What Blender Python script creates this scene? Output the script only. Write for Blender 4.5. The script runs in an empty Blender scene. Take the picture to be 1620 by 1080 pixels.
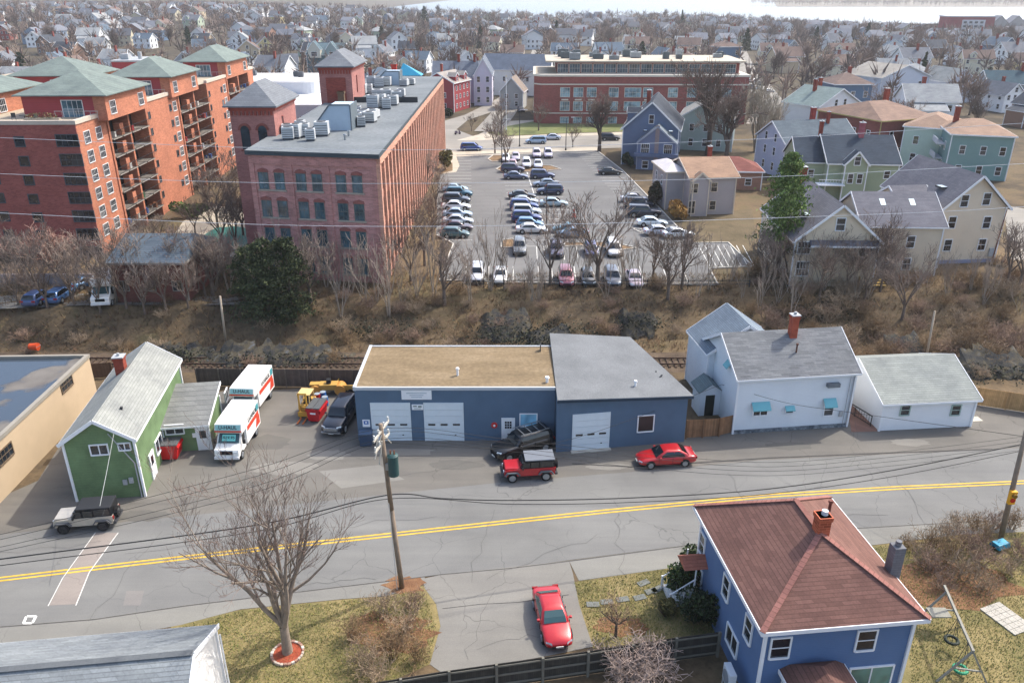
import bpy, math, random
from mathutils import Vector, Matrix
D=bpy.data; SC=bpy.context.scene; COL=SC.collection
R=math.radians; PI=math.pi
# ---------------------------------------------------------------- camera
FPX=1260.0; HC=35.0; PT=R(23.6); CP,SP=math.cos(PT),math.sin(PT)
cd=D.cameras.new('camera'); cam=D.objects.new('camera',cd); COL.objects.link(cam)
cam.location=(0,0,HC); cam.rotation_euler=(R(90)-PT,0,0)
cd.sensor_fit='HORIZONTAL'; cd.sensor_width=36; cd.lens=36*FPX/1620; cd.clip_start=.5; cd.clip_end=12000
SC.camera=cam
# ---------------------------------------------------------------- sky and sun
SUNV=Vector((0.70,0.50,1.02)).normalized()
W=D.worlds.new('World'); SC.world=W; W.use_nodes=True
nt=W.node_tree; bg=nt.nodes['Background']; sk=nt.nodes.new('ShaderNodeTexSky'); sk.sky_type='NISHITA'; sk.sun_disc=False
sk.sun_elevation=math.asin(SUNV.z); sk.sun_rotation=math.atan2(SUNV.x,SUNV.y); sk.air_density=1.0; sk.dust_density=3.5; sk.ozone_density=.8
nt.links.new(sk.outputs[0],bg.inputs[0]); bg.inputs[1].default_value=0.15
sl=D.lights.new('sun','SUN'); sl.energy=2.05; sl.angle=R(0.6); sl.color=(1,.94,.85)
so=D.objects.new('sun',sl); COL.objects.link(so); so.rotation_euler=(-SUNV).to_track_quat('-Z','Y').to_euler()
SC.view_settings.view_transform='Standard'; SC.view_settings.look='None'; SC.view_settings.exposure=1.1; SC.view_settings.gamma=1
SC.cycles.max_bounces=5; SC.cycles.diffuse_bounces=2; SC.cycles.glossy_bounces=3; SC.cycles.transmission_bounces=3; SC.cycles.transparent_max_bounces=8
# ---------------------------------------------------------------- helpers
def P(u,v,z=0.0):
    'point at height z seen at photo pixel u,v'
    a=(u-810)/FPX; b=(540-v)/FPX
    t=(z-HC)/(-SP+b*CP)
    return Vector((a*t,(CP+b*SP)*t,z))
def px(p):
    d=p[1]*CP+(HC-p[2])*SP
    return 810+FPX*p[0]/d, 540-FPX*(p[1]*SP-(HC-p[2])*CP)/d
def sm(t): t=max(0,min(1,t)); return t*t*(3-2*t)
ONES='zeroth first second third fourth fifth sixth seventh eighth ninth tenth eleventh twelfth thirteenth fourteenth fifteenth sixteenth seventeenth eighteenth nineteenth'.split()
TENS=['','','twent','thirt','fort','fift','sixt','sevent','eight','ninet']
def nth(n):
    if n==100: return 'hundredth'
    if n>100: return 'hundred-and-'+nth(n-100)
    if n<20: return ONES[n]
    t,o=divmod(n,10)
    return TENS[t]+'ieth' if o==0 else TENS[t]+'y-'+ONES[o]
def tag(o,label=None,cat=None,group=None,kind=None):
    if label: o['label']=label
    if cat: o['category']=cat
    if group: o['group']=group
    if kind: o['kind']=kind
    return o
def thing(name,label,cat,loc=(0,0,0),rz=0,group=None):
    o=D.objects.new(name,None); COL.objects.link(o); o.empty_display_size=.3
    o.location=loc; o.rotation_euler=(0,0,rz); return tag(o,label,cat,group)
def objof(name,me,parent=None,loc=(0,0,0),rot=(0,0,0)):
    o=D.objects.new(name,me); COL.objects.link(o); o.parent=parent; o.location=loc; o.rotation_euler=rot; return o
def copy_tree(o,parent=None,rep=None):
    c=o.copy(); COL.objects.link(c); c.parent=parent
    if rep and c.data: c.data=rep.get(c.data.name,c.data)
    for ch in o.children: copy_tree(ch,c,rep)
    return c
class MB:
    def __init__(s): s.v=[]; s.f=[]; s.m=[]; s.M=None
    def add(s,vs,fs,m=0):
        b=len(s.v)
        if s.M is not None: vs=[tuple(s.M@Vector(p)) for p in vs]
        s.v.extend(vs)
        for f in fs: s.f.append(tuple(b+i for i in f)); s.m.append(m)
    def box(s,x0,x1,y0,y1,z0,z1,m=0):
        s.add([(x0,y0,z0),(x1,y0,z0),(x1,y1,z0),(x0,y1,z0),(x0,y0,z1),(x1,y0,z1),(x1,y1,z1),(x0,y1,z1)],
              [(0,3,2,1),(4,5,6,7),(0,1,5,4),(1,2,6,5),(2,3,7,6),(3,0,4,7)],m)
    def cbox(s,c,sz,m=0):
        s.box(c[0]-sz[0]/2,c[0]+sz[0]/2,c[1]-sz[1]/2,c[1]+sz[1]/2,c[2]-sz[2]/2,c[2]+sz[2]/2,m)
    def prism(s,poly,z0,z1,m=0,mt=None):
        n=len(poly)
        s.add([(p[0],p[1],z0) for p in poly]+[(p[0],p[1],z1) for p in poly],[tuple((i,(i+1)%n,n+(i+1)%n,n+i)) for i in range(n)],m)
        s.add([(p[0],p[1],z1) for p in poly],[tuple(range(n))],m if mt is None else mt)
        s.add([(p[0],p[1],z0) for p in poly],[tuple(range(n-1,-1,-1))],m)
    def extr(s,poly,axis,a,b,m=0,cap=None):
        'poly in the plane across axis (x: (y,z); y: (x,z)), extruded from a to b'
        n=len(poly)
        f=(lambda p,t:(t,p[0],p[1])) if axis=='x' else (lambda p,t:(p[0],t,p[1]))
        s.add([f(p,a) for p in poly]+[f(p,b) for p in poly],[(i,(i+1)%n,n+(i+1)%n,n+i) for i in range(n)],m)
        c=m if cap is None else cap
        s.add([f(p,a) for p in poly],[tuple(range(n-1,-1,-1))],c); s.add([f(p,b) for p in poly],[tuple(range(n))],c)
    def tube(s,p,q,r0,r1=None,n=8,m=0,cap=True):
        r1=r0 if r1 is None else r1; p=Vector(p); q=Vector(q); d=q-p
        if d.length<1e-6: return
        d.normalize(); a=d.orthogonal().normalized(); b=d.cross(a)
        vs=[]
        for c,r in ((p,r0),(q,r1)):
            for i in range(n):
                t=2*PI*i/n; vs.append(tuple(c+a*(r*math.cos(t))+b*(r*math.sin(t))))
        fs=[(i,(i+1)%n,n+(i+1)%n,n+i) for i in range(n)]
        if cap: fs+=[tuple(range(n-1,-1,-1)),tuple(range(n,2*n))]
        s.add(vs,fs,m)
    def path(s,pts,r,n=4,m=0):
        for a,b in zip(pts,pts[1:]): s.tube(a,b,r,r,n,m,False)
    def bar(s,p,q,w,h,m=0):
        'rectangular bar from p to q: w sideways, h up'
        p=Vector(p); q=Vector(q); d=(q-p).normalized(); up=Vector((0,0,1))
        if abs(d.z)>.98: up=Vector((0,1,0))
        a=d.cross(up).normalized()*(w/2); b=a.cross(d).normalized()*(h/2)
        vs=[tuple(c+x*a+y*b) for c in (p,q) for x,y in ((-1,-1),(1,-1),(1,1),(-1,1))]
        s.add(vs,[(0,1,5,4),(1,2,6,5),(2,3,7,6),(3,0,4,7),(3,2,1,0),(4,5,6,7)],m)
    def build(s,name,mats,parent=None,loc=(0,0,0),rot=(0,0,0),smooth=False,sub=0,bev=0):
        o=objof(name,s.mesh(name,mats,smooth),parent,loc,rot)
        if bev: b=o.modifiers.new('b','BEVEL'); b.width=bev; b.segments=2; b.limit_method='ANGLE'
        if sub: b=o.modifiers.new('s','SUBSURF'); b.levels=sub; b.render_levels=sub
        return o
    def mesh(s,name,mats,smooth=False):
        me=D.meshes.new(name); me.from_pydata(s.v,[],s.f)
        if not isinstance(mats,(list,tuple)): mats=[mats]
        for m in mats: me.materials.append(m)
        if len(mats)>1: me.polygons.foreach_set('material_index',s.m)
        if smooth: me.polygons.foreach_set('use_smooth',[True]*len(s.f))
        me.update(); return me
# ---------------------------------------------------------------- materials
def srgb(h):
    if isinstance(h,(tuple,list)): return tuple(h)+(1,)
    v=[int(h[i:i+2],16)/255 for i in (0,2,4)]
    return tuple(c/12.92 if c<.04045 else ((c+.055)/1.055)**2.4 for c in v)+(1,)
def mixc(c,k,t=0): return tuple(max(0,min(1,x*k+t)) for x in c[:3])+(1,)
MC={}
class NT:
    def __init__(s,name):
        s.mat=D.materials.new(name); s.mat.use_nodes=True; s.n=s.mat.node_tree.nodes; s.l=s.mat.node_tree.links; s.b=s.n['Principled BSDF']
    def nd(s,t,**k):
        n=s.n.new('ShaderNode'+t)
        for a,b in k.items():
            if a in n.inputs: s.set(n.inputs[a],b)
            else: setattr(n,a,b)
        return n
    def set(s,i,v):
        if hasattr(v,'node') or str(type(v)).find('NodeSocket')>=0: s.l.new(v,i)
        else: i.default_value=v
    def noise(s,vec,scale,det=3,rough=.6):
        n=s.nd('TexNoise'); n.inputs['Scale'].default_value=scale; n.inputs['Detail'].default_value=det; n.inputs['Roughness'].default_value=rough; s.l.new(vec,n.inputs['Vector']); return n.outputs[0]
    def ramp(s,fac,stops):
        r=s.nd('ValToRGB'); s.l.new(fac,r.inputs[0]); e=r.color_ramp.elements
        e[0].position,e[0].color=stops[0]; e[1].position,e[1].color=stops[-1]
        for p,c in stops[1:-1]: x=e.new(p); x.color=c
        return r.outputs[0]
    def mix(s,f,a,b,mode='MIX'):
        m=s.nd('MixRGB',blend_type=mode); s.set(m.inputs[0],f); s.set(m.inputs[1],a); s.set(m.inputs[2],b); return m.outputs[0]
    def math(s,op,a,b=0,c=0):
        m=s.nd('Math',operation=op); s.set(m.inputs[0],a); s.set(m.inputs[1],b); s.set(m.inputs[2],c); return m.outputs[0]
    def obj(s): return s.nd('TexCoord').outputs['Object']
    def geo(s): return s.nd('NewGeometry').outputs['Position']
    def xyz(s,vec): return s.nd('SeparateXYZ',Vector=vec).outputs
    def comb(s,x,y,z): return s.nd('CombineXYZ',X=x,Y=y,Z=z).outputs[0]
    def bump(s,h,st=.3,d=.02):
        b=s.nd('Bump'); b.inputs['Strength'].default_value=st; b.inputs['Distance'].default_value=d; s.l.new(h,b.inputs['Height']); s.l.new(b.outputs[0],s.b.inputs['Normal'])
    def out(s,col,rough=.85,metal=0,spec=.3,coat=0):
        s.set(s.b.inputs['Base Color'],col); s.set(s.b.inputs['Roughness'],rough); s.b.inputs['Metallic'].default_value=metal
        s.b.inputs['Specular IOR Level'].default_value=spec; s.b.inputs['Coat Weight'].default_value=coat; s.b.inputs['Coat Roughness'].default_value=.05; return s.mat
def m_plain(c,rough=.7,var=.12,scale=1.5,metal=0,spec=.3):
    k=('p',c,rough,var,scale,metal)
    if k in MC: return MC[k]
    t=NT('painted_surface'); c=srgb(c); n=t.noise(t.obj(),scale,4)
    MC[k]=t.out(t.ramp(n,[(.3,mixc(c,1-var)),(.7,mixc(c,1+var))]),rough,metal,spec); return MC[k]
def m_flat(c,rough=.5,metal=0,spec=.4,coat=0):
    k=('f',c,rough,metal,coat)
    if k in MC: return MC[k]
    t=NT('smooth_finish'); MC[k]=t.out(srgb(c),rough,metal,spec,coat); return MC[k]
def m_paint(c,metal=.25):
    k=('car',c)
    if k in MC: return MC[k]
    t=NT('car_paint'); c=srgb(c); n=t.noise(t.obj(),2.2,2)
    MC[k]=t.out(t.ramp(n,[(.35,mixc(c,.92)),(.65,mixc(c,1.05))]),.32,metal,.5,1.0); return MC[k]
def m_glass(c='1a2128',rough=.08):
    k=('g',c,rough)
    if k in MC: return MC[k]
    t=NT('window_glass'); c=srgb(c); n=t.noise(t.geo(),.55,2)
    MC[k]=t.out(t.ramp(n,[(.38,mixc(c,.6)),(.62,mixc(c,1.7,.01))]),rough,0,.9); return MC[k]
def m_siding(c,pitch=.13,var=.08):
    k=('s',c,pitch)
    if k in MC: return MC[k]
    t=NT('clapboard_siding'); c=srgb(c); o=t.obj(); x=t.xyz(o)
    fr=t.math('FRACT',t.math('MULTIPLY',x[2],1/pitch))
    n=t.noise(o,.7,4); base=t.ramp(n,[(.3,mixc(c,1-var)),(.7,mixc(c,1+var))])
    line=t.ramp(fr,[(0,(.72,.72,.72,1)),(.14,(1,1,1,1)),(1,(1,1,1,1))])
    t.bump(fr,.35,.02); MC[k]=t.out(t.mix(1,base,line,'MULTIPLY'),.75); return MC[k]
def m_shingle(c,row=.16,var=.22,tone=None):
    k=('sh',c,row,var)
    if k in MC: return MC[k]
    t=NT('roof_shingles'); c=srgb(c); o=t.obj(); x=t.xyz(o)
    u=t.math('ADD',x[0],t.math('MULTIPLY',x[1],.93)); w=t.math('MULTIPLY',x[2],1.0)
    br=t.nd('TexBrick',Vector=t.comb(u,w,0.0)); br.inputs['Scale'].default_value=1; br.inputs['Brick Width'].default_value=.9; br.inputs['Row Height'].default_value=row*.62
    br.inputs['Mortar Size'].default_value=.012; br.inputs['Color1'].default_value=mixc(c,1-var); br.inputs['Color2'].default_value=mixc(c,1+var); br.inputs['Mortar'].default_value=mixc(c,.72)
    n=t.noise(o,.45,5,.7); st=t.ramp(n,[(.3,(.78,.78,.8,1)),(.7,(1.14,1.13,1.1,1))])
    n2=t.noise(o,9,3); st2=t.ramp(n2,[(.3,(.88,.88,.88,1)),(.7,(1.1,1.1,1.1,1))])
    t.bump(br.outputs['Fac'],-.12,.01); MC[k]=t.out(t.mix(1,t.mix(1,br.outputs[0],st,'MULTIPLY'),st2,'MULTIPLY'),.92,0,.15); return MC[k]
def m_brick(c,var=.16,mortar=.8):
    k=('b',c,var)
    if k in MC: return MC[k]
    t=NT('brickwork'); c=srgb(c); o=t.obj(); x=t.xyz(o)
    br=t.nd('TexBrick',Vector=t.comb(t.math('ADD',x[0],x[1]),x[2],0.0)); br.inputs['Scale'].default_value=1; br.inputs['Brick Width'].default_value=.42; br.inputs['Row Height'].default_value=.16
    br.inputs['Mortar Size'].default_value=.012; br.inputs['Color1'].default_value=mixc(c,1-var); br.inputs['Color2'].default_value=mixc(c,1+var); br.inputs['Mortar'].default_value=mixc(c,mortar,.03)
    n=t.noise(o,.25,5,.7); st=t.ramp(n,[(.3,(.8,.78,.78,1)),(.7,(1.15,1.12,1.1,1))])
    t.bump(br.outputs['Fac'],-.2,.01); MC[k]=t.out(t.mix(1,br.outputs[0],st,'MULTIPLY'),.9,0,.2); return MC[k]
def m_boards(c,wd=.14,var=.25):
    k=('bd',c,wd)
    if k in MC: return MC[k]
    t=NT('fence_boards'); c=srgb(c); o=t.obj(); x=t.xyz(o)
    u=t.math('MULTIPLY',x[0],1/wd); cell=t.math('FLOOR',u)
    wn=t.nd('TexWhiteNoise'); wn.noise_dimensions='1D'; t.l.new(cell,wn.inputs['W'])
    base=t.ramp(wn.outputs[0],[(0,mixc(c,1-var)),(1,mixc(c,1+var))])
    line=t.ramp(t.math('FRACT',u),[(0,(.4,.4,.4,1)),(.1,(1,1,1,1)),(1,(1,1,1,1))])
    n=t.ramp(t.noise(o,2,4),[(.3,(.8,.8,.8,1)),(.7,(1.15,1.15,1.15,1))])
    MC[k]=t.out(t.mix(1,t.mix(1,base,line,'MULTIPLY'),n,'MULTIPLY'),.9,0,.15); return MC[k]
def m_ground(name,stops,scale=.3,fine=6,rough=.95,bump=.3,streak=None):
    t=NT(name); g=t.geo()
    if streak:
        mp=t.nd('Mapping',Vector=g); mp.inputs['Scale'].default_value=streak; g1=mp.outputs[0]
    else: g1=g
    n=t.noise(g1,scale,6,.65); c=t.ramp(n,[(p,srgb(h)) for p,h in stops])
    f=t.noise(g,fine,4,.7); k=t.ramp(f,[(.25,(.72,.72,.72,1)),(.75,(1.25,1.25,1.25,1))])
    if bump: t.bump(f,bump,.05)
    return t.out(t.mix(1,c,k,'MULTIPLY'),rough,0,.15)
def m_asphalt(c,name='asphalt',crack=True,dark=.75):
    t=NT(name); g=t.geo(); c=srgb(c)
    n=t.noise(g,.12,6,.6); base=t.ramp(n,[(.3,mixc(c,.84)),(.5,c),(.72,mixc(c,1.14))])
    mp=t.nd('Mapping',Vector=g); mp.inputs['Rotation'].default_value=(0,0,R(-7)); mp.inputs['Scale'].default_value=(.06,.7,1)
    n2=t.noise(mp.outputs[0],1.0,4); base=t.mix(1,base,t.ramp(n2,[(.3,(.88,.88,.9,1)),(.7,(1.08,1.08,1.07,1))]),'MULTIPLY')
    f=t.noise(g,14,3,.7); base=t.mix(1,base,t.ramp(f,[(.3,(.9,.9,.9,1)),(.7,(1.1,1.1,1.1,1))]),'MULTIPLY')
    if crack:
        wv=t.nd('TexVoronoi',feature='DISTANCE_TO_EDGE'); wp=t.nd('Mapping',Vector=g); dn=t.nd('TexNoise'); dn.inputs['Scale'].default_value=.9; t.l.new(g,dn.inputs['Vector'])
        mx=t.mix(1,g,dn.outputs[1],'ADD'); t.l.new(mx,wv.inputs['Vector']); wv.inputs['Scale'].default_value=.23
        mask=t.ramp(t.noise(g,.09,2),[(.42,(0,0,0,1)),(.55,(1,1,1,1))])
        cr=t.ramp(wv.outputs[0],[(.0,(.62,.62,.62,1)),(.004,(.72,.72,.72,1)),(.008,(1,1,1,1))])
        base=t.mix(t.math('MULTIPLY',mask,.8),base,t.mix(1,base,cr,'MULTIPLY'))
    t.bump(f,.15,.01); return t.out(base,.9,0,.25)
WHITE=m_plain('e6e8ea',.6,.03); OFFW=m_plain('d8d6d0',.6,.05); BLK=m_flat('16181a',.6); DGREY=m_plain('3a3c3f',.7); LGREY=m_plain('a5a8aa',.6); GALV=m_flat('9aa0a4',.4,.6)
GLASS=m_glass(); CHIM=m_brick('8c4233'); CONC=m_plain('b3aea2',.9,.1,2); BARK=m_plain('6f6258',.95,.25,3); TWIG=m_plain('7d6c62',.95,.2,.5); TWIGP=m_plain('8d7068',.95,.2,.5)
# ---------------------------------------------------------------- windows, doors, roofs, houses
WC={}
def win_mesh(w,h,fr,gl,st=0):
    k=(round(w,2),round(h,2),fr.name,gl.name,st)
    if k in WC: return WC[k]
    b=MB(); t=.09 if w>.7 else .07
    b.box(-w/2-t,-w/2,-.06,.05,-t,h+t,0); b.box(w/2,w/2+t,-.06,.05,-t,h+t,0); b.box(-w/2,w/2,-.06,.05,h,h+t,0); b.box(-w/2-t*.2,w/2+t*.2,-.1,.05,-t,0,0)
    if st in (0,1,3): b.box(-w/2,w/2,-.035,.03,h*.48,h*.48+.05,0)
    if st in (1,3): b.box(-.02,.02,-.03,.03,0,h,0)
    if st==2: b.box(-.035,.035,-.04,.03,0,h,0)
    if st==3: b.box(-w/4-.02,-w/4+.02,-.03,.03,0,h,0); b.box(w/4-.02,w/4+.02,-.03,.03,0,h,0)
    f=b.mesh('window_frame',fr)
    g=MB(); g.box(-w/2,w/2,-.012,.02,0,h); g=g.mesh('pane',gl)
    c=MB(); c.v=list(b.v); c.f=list(b.f); c.m=list(b.m); c.box(-w/2,w/2,-.012,.02,0,h,1); WC[k]=(f,g,c.mesh('window',[fr,gl])); return WC[k]
def window(parent,loc,rz,w,h,fr,gl,st=0,near=False,name='window'):
    f,g,c=win_mesh(w,h,fr,gl,st)
    if near:
        o=objof(name,f,parent,loc,(0,0,rz)); objof('pane',g,o); return o
    return objof(name,c,parent,loc,(0,0,rz))
FACE={'F':0,'R':R(90),'B':R(180),'L':R(-90)}
def facepos(face,w,d,s,z,off=0.0):
    'point on a wall: s metres from the middle of the face, along its own right'
    if face=='F': return (s,-d/2-off,z)
    if face=='B': return (-s,d/2+off,z)
    if face=='R': return (w/2+off,s,z)
    return (-w/2-off,-s,z)
def roof_geo(b,kind,axis,w,d,h,r,oh,th=.18,rl=None,x0=0,y0=0):
    W2,D2=w/2+oh,d/2+oh
    if kind=='gable':
        if axis=='x':
            s=r/(d/2); e=h-oh*s
            b.extr([(y0-D2,e),(y0,h+r),(y0+D2,e),(y0+D2,e+th),(y0,h+r+th),(y0-D2,e+th)][::-1],'x',x0-W2,x0+W2)
        else:
            s=r/(w/2); e=h-oh*s
            b.extr([(x0-W2,e),(x0,h+r),(x0+W2,e),(x0+W2,e+th),(x0,h+r+th),(x0-W2,e+th)],'y',y0-D2,y0+D2)
    elif kind=='hip':
        if rl is None: rl=abs(w-d) if axis in('x','y') else 0
        rx,ry=((rl/2,0) if axis=='x' else (0,rl/2))
        e=h
        vs=[(-W2,-D2,e),(W2,-D2,e),(W2,D2,e),(-W2,D2,e),(-W2,-D2,e+th),(W2,-D2,e+th),(W2,D2,e+th),(-W2,D2,e+th)]
        fs=[(3,2,1,0),(0,1,5,4),(1,2,6,5),(2,3,7,6),(3,0,4,7)]
        if rl<.05: vs.append((0,0,h+r+th)); fs+=[(4,5,8),(5,6,8),(6,7,8),(7,4,8)]
        elif axis=='x': vs+=[(-rx,0,h+r+th),(rx,0,h+r+th)]; fs+=[(4,5,9,8),(5,6,9),(6,7,8,9),(7,4,8)]
        else: vs+=[(0,-ry,h+r+th),(0,ry,h+r+th)]; fs+=[(4,5,8),(5,6,9,8),(6,7,9),(7,4,8,9)]
        b.add([(x+x0,y+y0,z) for x,y,z in vs],fs)
    elif kind=='shed':   # high at the back (axis x) or right (axis y)
        if axis=='x':
            s=r/d; b.extr([(y0-D2,h-oh*s),(y0+D2,h+r+oh*s),(y0+D2,h+r+oh*s+th),(y0-D2,h-oh*s+th)],'x',x0-W2,x0+W2)
        else:
            s=r/w; b.extr([(x0-W2,h-oh*s),(x0+W2,h+r+oh*s),(x0+W2,h+r+oh*s+th),(x0-W2,h-oh*s+th)],'y',y0-D2,y0+D2)
    elif kind=='mansard':
        k=.8
        vs=[(sx*(W2),sy*(D2),h) for sx,sy in ((-1,-1),(1,-1),(1,1),(-1,1))]+[(sx*(W2-k),sy*(D2-k),h+r) for sx,sy in ((-1,-1),(1,-1),(1,1),(-1,1))]
        b.add([(x+x0,y+y0,z) for x,y,z in vs],[(3,2,1,0),(0,1,5,4),(1,2,6,5),(2,3,7,6),(3,0,4,7),(4,5,6,7)])
def wall_geo(b,kind,axis,w,d,h,r,x0=0,y0=0,zb=-.6):
    if kind=='gable':
        if axis=='x': b.extr([(y0-d/2,zb),(y0+d/2,zb),(y0+d/2,h),(y0,h+r),(y0-d/2,h)],'x',x0-w/2,x0+w/2)
        else: b.extr([(x0-w/2,zb),(x0-w/2,h),(x0,h+r),(x0+w/2,h),(x0+w/2,zb)][::-1],'y',y0-d/2,y0+d/2)
    elif kind=='shed':
        if axis=='x': b.extr([(y0-d/2,zb),(y0+d/2,zb),(y0+d/2,h+r),(y0-d/2,h)],'x',x0-w/2,x0+w/2)
        else: b.extr([(x0-w/2,zb),(x0-w/2,h),(x0+w/2,h+r),(x0+w/2,zb)][::-1],'y',y0-d/2,y0+d/2)
    else: b.box(x0-w/2,x0+w/2,y0-d/2,y0+d/2,zb,h)
def trim_geo(b,kind,axis,w,d,h,r,oh,x0=0,y0=0,corner=True,t=.16,zb=0):
    W2,D2=w/2+oh+.02,d/2+oh+.02
    if kind=='gable':
        if axis=='x':
            s=r/(d/2); e=h-oh*s+.07
            for x in (x0-W2,x0+W2):
                b.bar((x,y0-D2,e),(x,y0,h+r+.07),.05,t+.1); b.bar((x,y0,h+r+.07),(x,y0+D2,e),.05,t+.1)
            for y in (y0-D2,y0+D2): b.bar((x0-W2,y,e-.01),(x0+W2,y,e-.01),.06,t)
        else:
            s=r/(w/2); e=h-oh*s+.07
            for y in (y0-D2,y0+D2):
                b.bar((x0-W2,y,e),(x0,y,h+r+.07),.05,t+.1); b.bar((x0,y,h+r+.07),(x0+W2,y,e),.05,t+.1)
            for x in (x0-W2,x0+W2): b.bar((x,y0-D2,e-.01),(x,y0+D2,e-.01),.06,t)
    elif kind=='shed':
        if axis=='x':
            s=r/d; e=h-oh*s+.07; e2=h+r+oh*s+.07
            for x in (x0-W2,x0+W2): b.bar((x,y0-D2,e),(x,y0+D2,e2),.05,t+.08)
            b.bar((x0-W2,y0-D2,e),(x0+W2,y0-D2,e),.06,t); b.bar((x0-W2,y0+D2,e2),(x0+W2,y0+D2,e2),.06,t)
        else:
            s=r/w; e=h-oh*s+.07; e2=h+r+oh*s+.07
            for y in (y0-D2,y0+D2): b.bar((x0-W2,y,e),(x0+W2,y,e2),.05,t+.08)
            b.bar((x0-W2,y0-D2,e),(x0-W2,y0+D2,e),.06,t); b.bar((x0+W2,y0-D2,e2),(x0+W2,y0+D2,e2),.06,t)
    else:
        for y in (y0-D2,y0+D2): b.bar((x0-W2,y,h+.05),(x0+W2,y,h+.05),.06,t+.08)
        for x in (x0-W2,x0+W2): b.bar((x,y0-D2,h+.05),(x,y0+D2,h+.05),.06,t+.08)
    if corner:
        for sx in (-1,1):
            for sy in (-1,1):
                x=x0+sx*w/2; y=y0+sy*d/2; b.box(x-.08,x+.08,y-.08,y+.08,zb,h-.05)
def chimney(parent,x,y,z0,z1,s=.7,m=None,cap=True):
    b=MB(); b.box(x-s/2,x+s/2,y-s/2,y+s/2,z0,z1); b.box(x-s/2-.05,x+s/2+.05,y-s/2-.05,y+s/2+.05,z1-.25,z1-.02); o=b.build('chimney',m or CHIM,parent)
    if cap:
        c=MB(); c.box(x-s/2-.08,x+s/2+.08,y-s/2-.08,y+s/2+.08,z1,z1+.08); c.tube((x,y,z1+.08),(x,y,z1+.3),.14,.12,8); c.build('chimney_cap',LGREY,o)
    return o
def winrow(t,face,w,d,ss,zs,ww,hh,fr,gl,st=0,near=False,x0=0,y0=0,off=0.0):
    for z in zs:
        for s in ss:
            p=facepos(face,w,d,s,z,off); window(t,(p[0]+x0,p[1]+y0,z),FACE[face],ww,hh,fr,gl,st,near)
def door(t,face,w,d,s,z,ww=.95,hh=2.05,m=None,fr=None,x0=0,y0=0,glass=True):
    m=m or OFFW; fr=fr or WHITE
    p=facepos(face,w,d,s,z); p=(p[0]+x0,p[1]+y0,z); b=MB()
    b.box(-ww/2-.1,-ww/2,-.06,.04,0,hh+.1); b.box(ww/2,ww/2+.1,-.06,.04,0,hh+.1); b.box(-ww/2,ww/2,-.06,.04,hh,hh+.1)
    b.box(-ww/2,ww/2,-.03,.02,0,hh,1)
    o=b.build('door',[fr,m],t,p,(0,0,FACE[face]))
    if glass: g=MB(); g.box(-ww*.3,ww*.3,-.04,-.02,hh*.55,hh*.9); g.build('pane',GLASS,o)
    h=MB(); h.tube((ww*.36,-.09,1.0),(ww*.36,-.03,1.0),.035,.035,8); h.build('handle',GALV,o)
    return o
def house(name,label,cat,A,B=None,ang=None,w=None,d=8,h=6,r=2.5,kind='gable',axis='x',wall=None,roof=None,z0=3,oh=.35,fr=None,trim=None,wins=(),group=None,near=False,chims=(),gl=None,zb=-.6,corner=True,rl=None):
    'A,B: world xy of front-left and front-right wall corners'
    A=Vector(A[:2])
    if B is not None: B=Vector(B[:2]); v=B-A; w=v.length; ang=math.atan2(v.y,v.x)
    ux=Vector((math.cos(ang),math.sin(ang))); uy=Vector((-ux.y,ux.x)); c=A+ux*w/2+uy*d/2
    t=thing(name,label,cat,(c.x,c.y,z0),ang,group); t['_w']=w; t['_d']=d; t['_h']=h
    fr=fr or WHITE; trim=trim or fr; gl=gl or GLASS
    b=MB(); wall_geo(b,kind,axis,w-.06,d-.06,h,r*(1-.06/w) if kind=='gable' else r,zb=zb); b.build('wall',wall,t)
    b=MB(); roof_geo(b,kind,axis,w,d,h,r,oh,rl=rl); b.build('roof',roof,t)
    b=MB(); trim_geo(b,kind,axis,w,d,h,r,oh,corner=corner); b.build('trim',trim,t)
    for q in wins:
        face,ss,zs,ww,hh=q[:5]; winrow(t,face,w-.06,d-.06,ss,zs,ww,hh,fr,gl,q[5] if len(q)>5 else 0,near)
    for q in chims: chimney(t,*q)
    return t
def wing(t,x0,y0,w,d,h,r,kind,axis,wall,roof,oh=.3,trim=None,wins=(),near=False,fr=None,gl=None,zb=-.6,name='wing',rl=None):
    'an added volume: its wall carries its roof, trim and windows as sub-parts'
    b=MB(); wall_geo(b,kind,axis,w,d,h,r,x0,y0,zb); o=b.build(name,wall,t)
    b=MB(); roof_geo(b,kind,axis,w,d,h,r,oh,x0=x0,y0=y0,rl=rl); b.build('roof',roof,o)
    b=MB(); trim_geo(b,kind,axis,w,d,h,r,oh,x0,y0); b.build('trim',trim or WHITE,o)
    for q in wins:
        face,ss,zs,ww,hh=q[:5]; winrow(o,face,w,d,ss,zs,ww,hh,fr or WHITE,gl or GLASS,q[5] if len(q)>5 else 0,False,x0,y0)
    return o
def spread(n,w,margin=1.2):
    if n==1: return [0]
    return [-(w/2-margin)+i*(w-2*margin)/(n-1) for i in range(n)]
def skylight(t,x,y,z,slope,w=.8,l=1.2,rz=0,name='skylight'):
    b=MB(); b.box(-w/2,w/2,-l/2,l/2,-.1,.1,0); b.box(-w/2+.08,w/2-.08,-l/2+.08,l/2-.08,.09,.115,1)
    return b.build(name,[DGREY,m_flat('cfe0ea',.1)],t,(x,y,z),(slope,0,rz))
def vent(t,x,y,z,h=.5,r=.09,m=None,name='vent_pipe'):
    b=MB(); b.tube((x,y,z-.3),(x,y,z+h),r,r,10); b.tube((x,y,z+h),(x,y,z+h+.12),r*1.7,r*1.4,10); return b.build(name,m or GALV,t)
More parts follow.
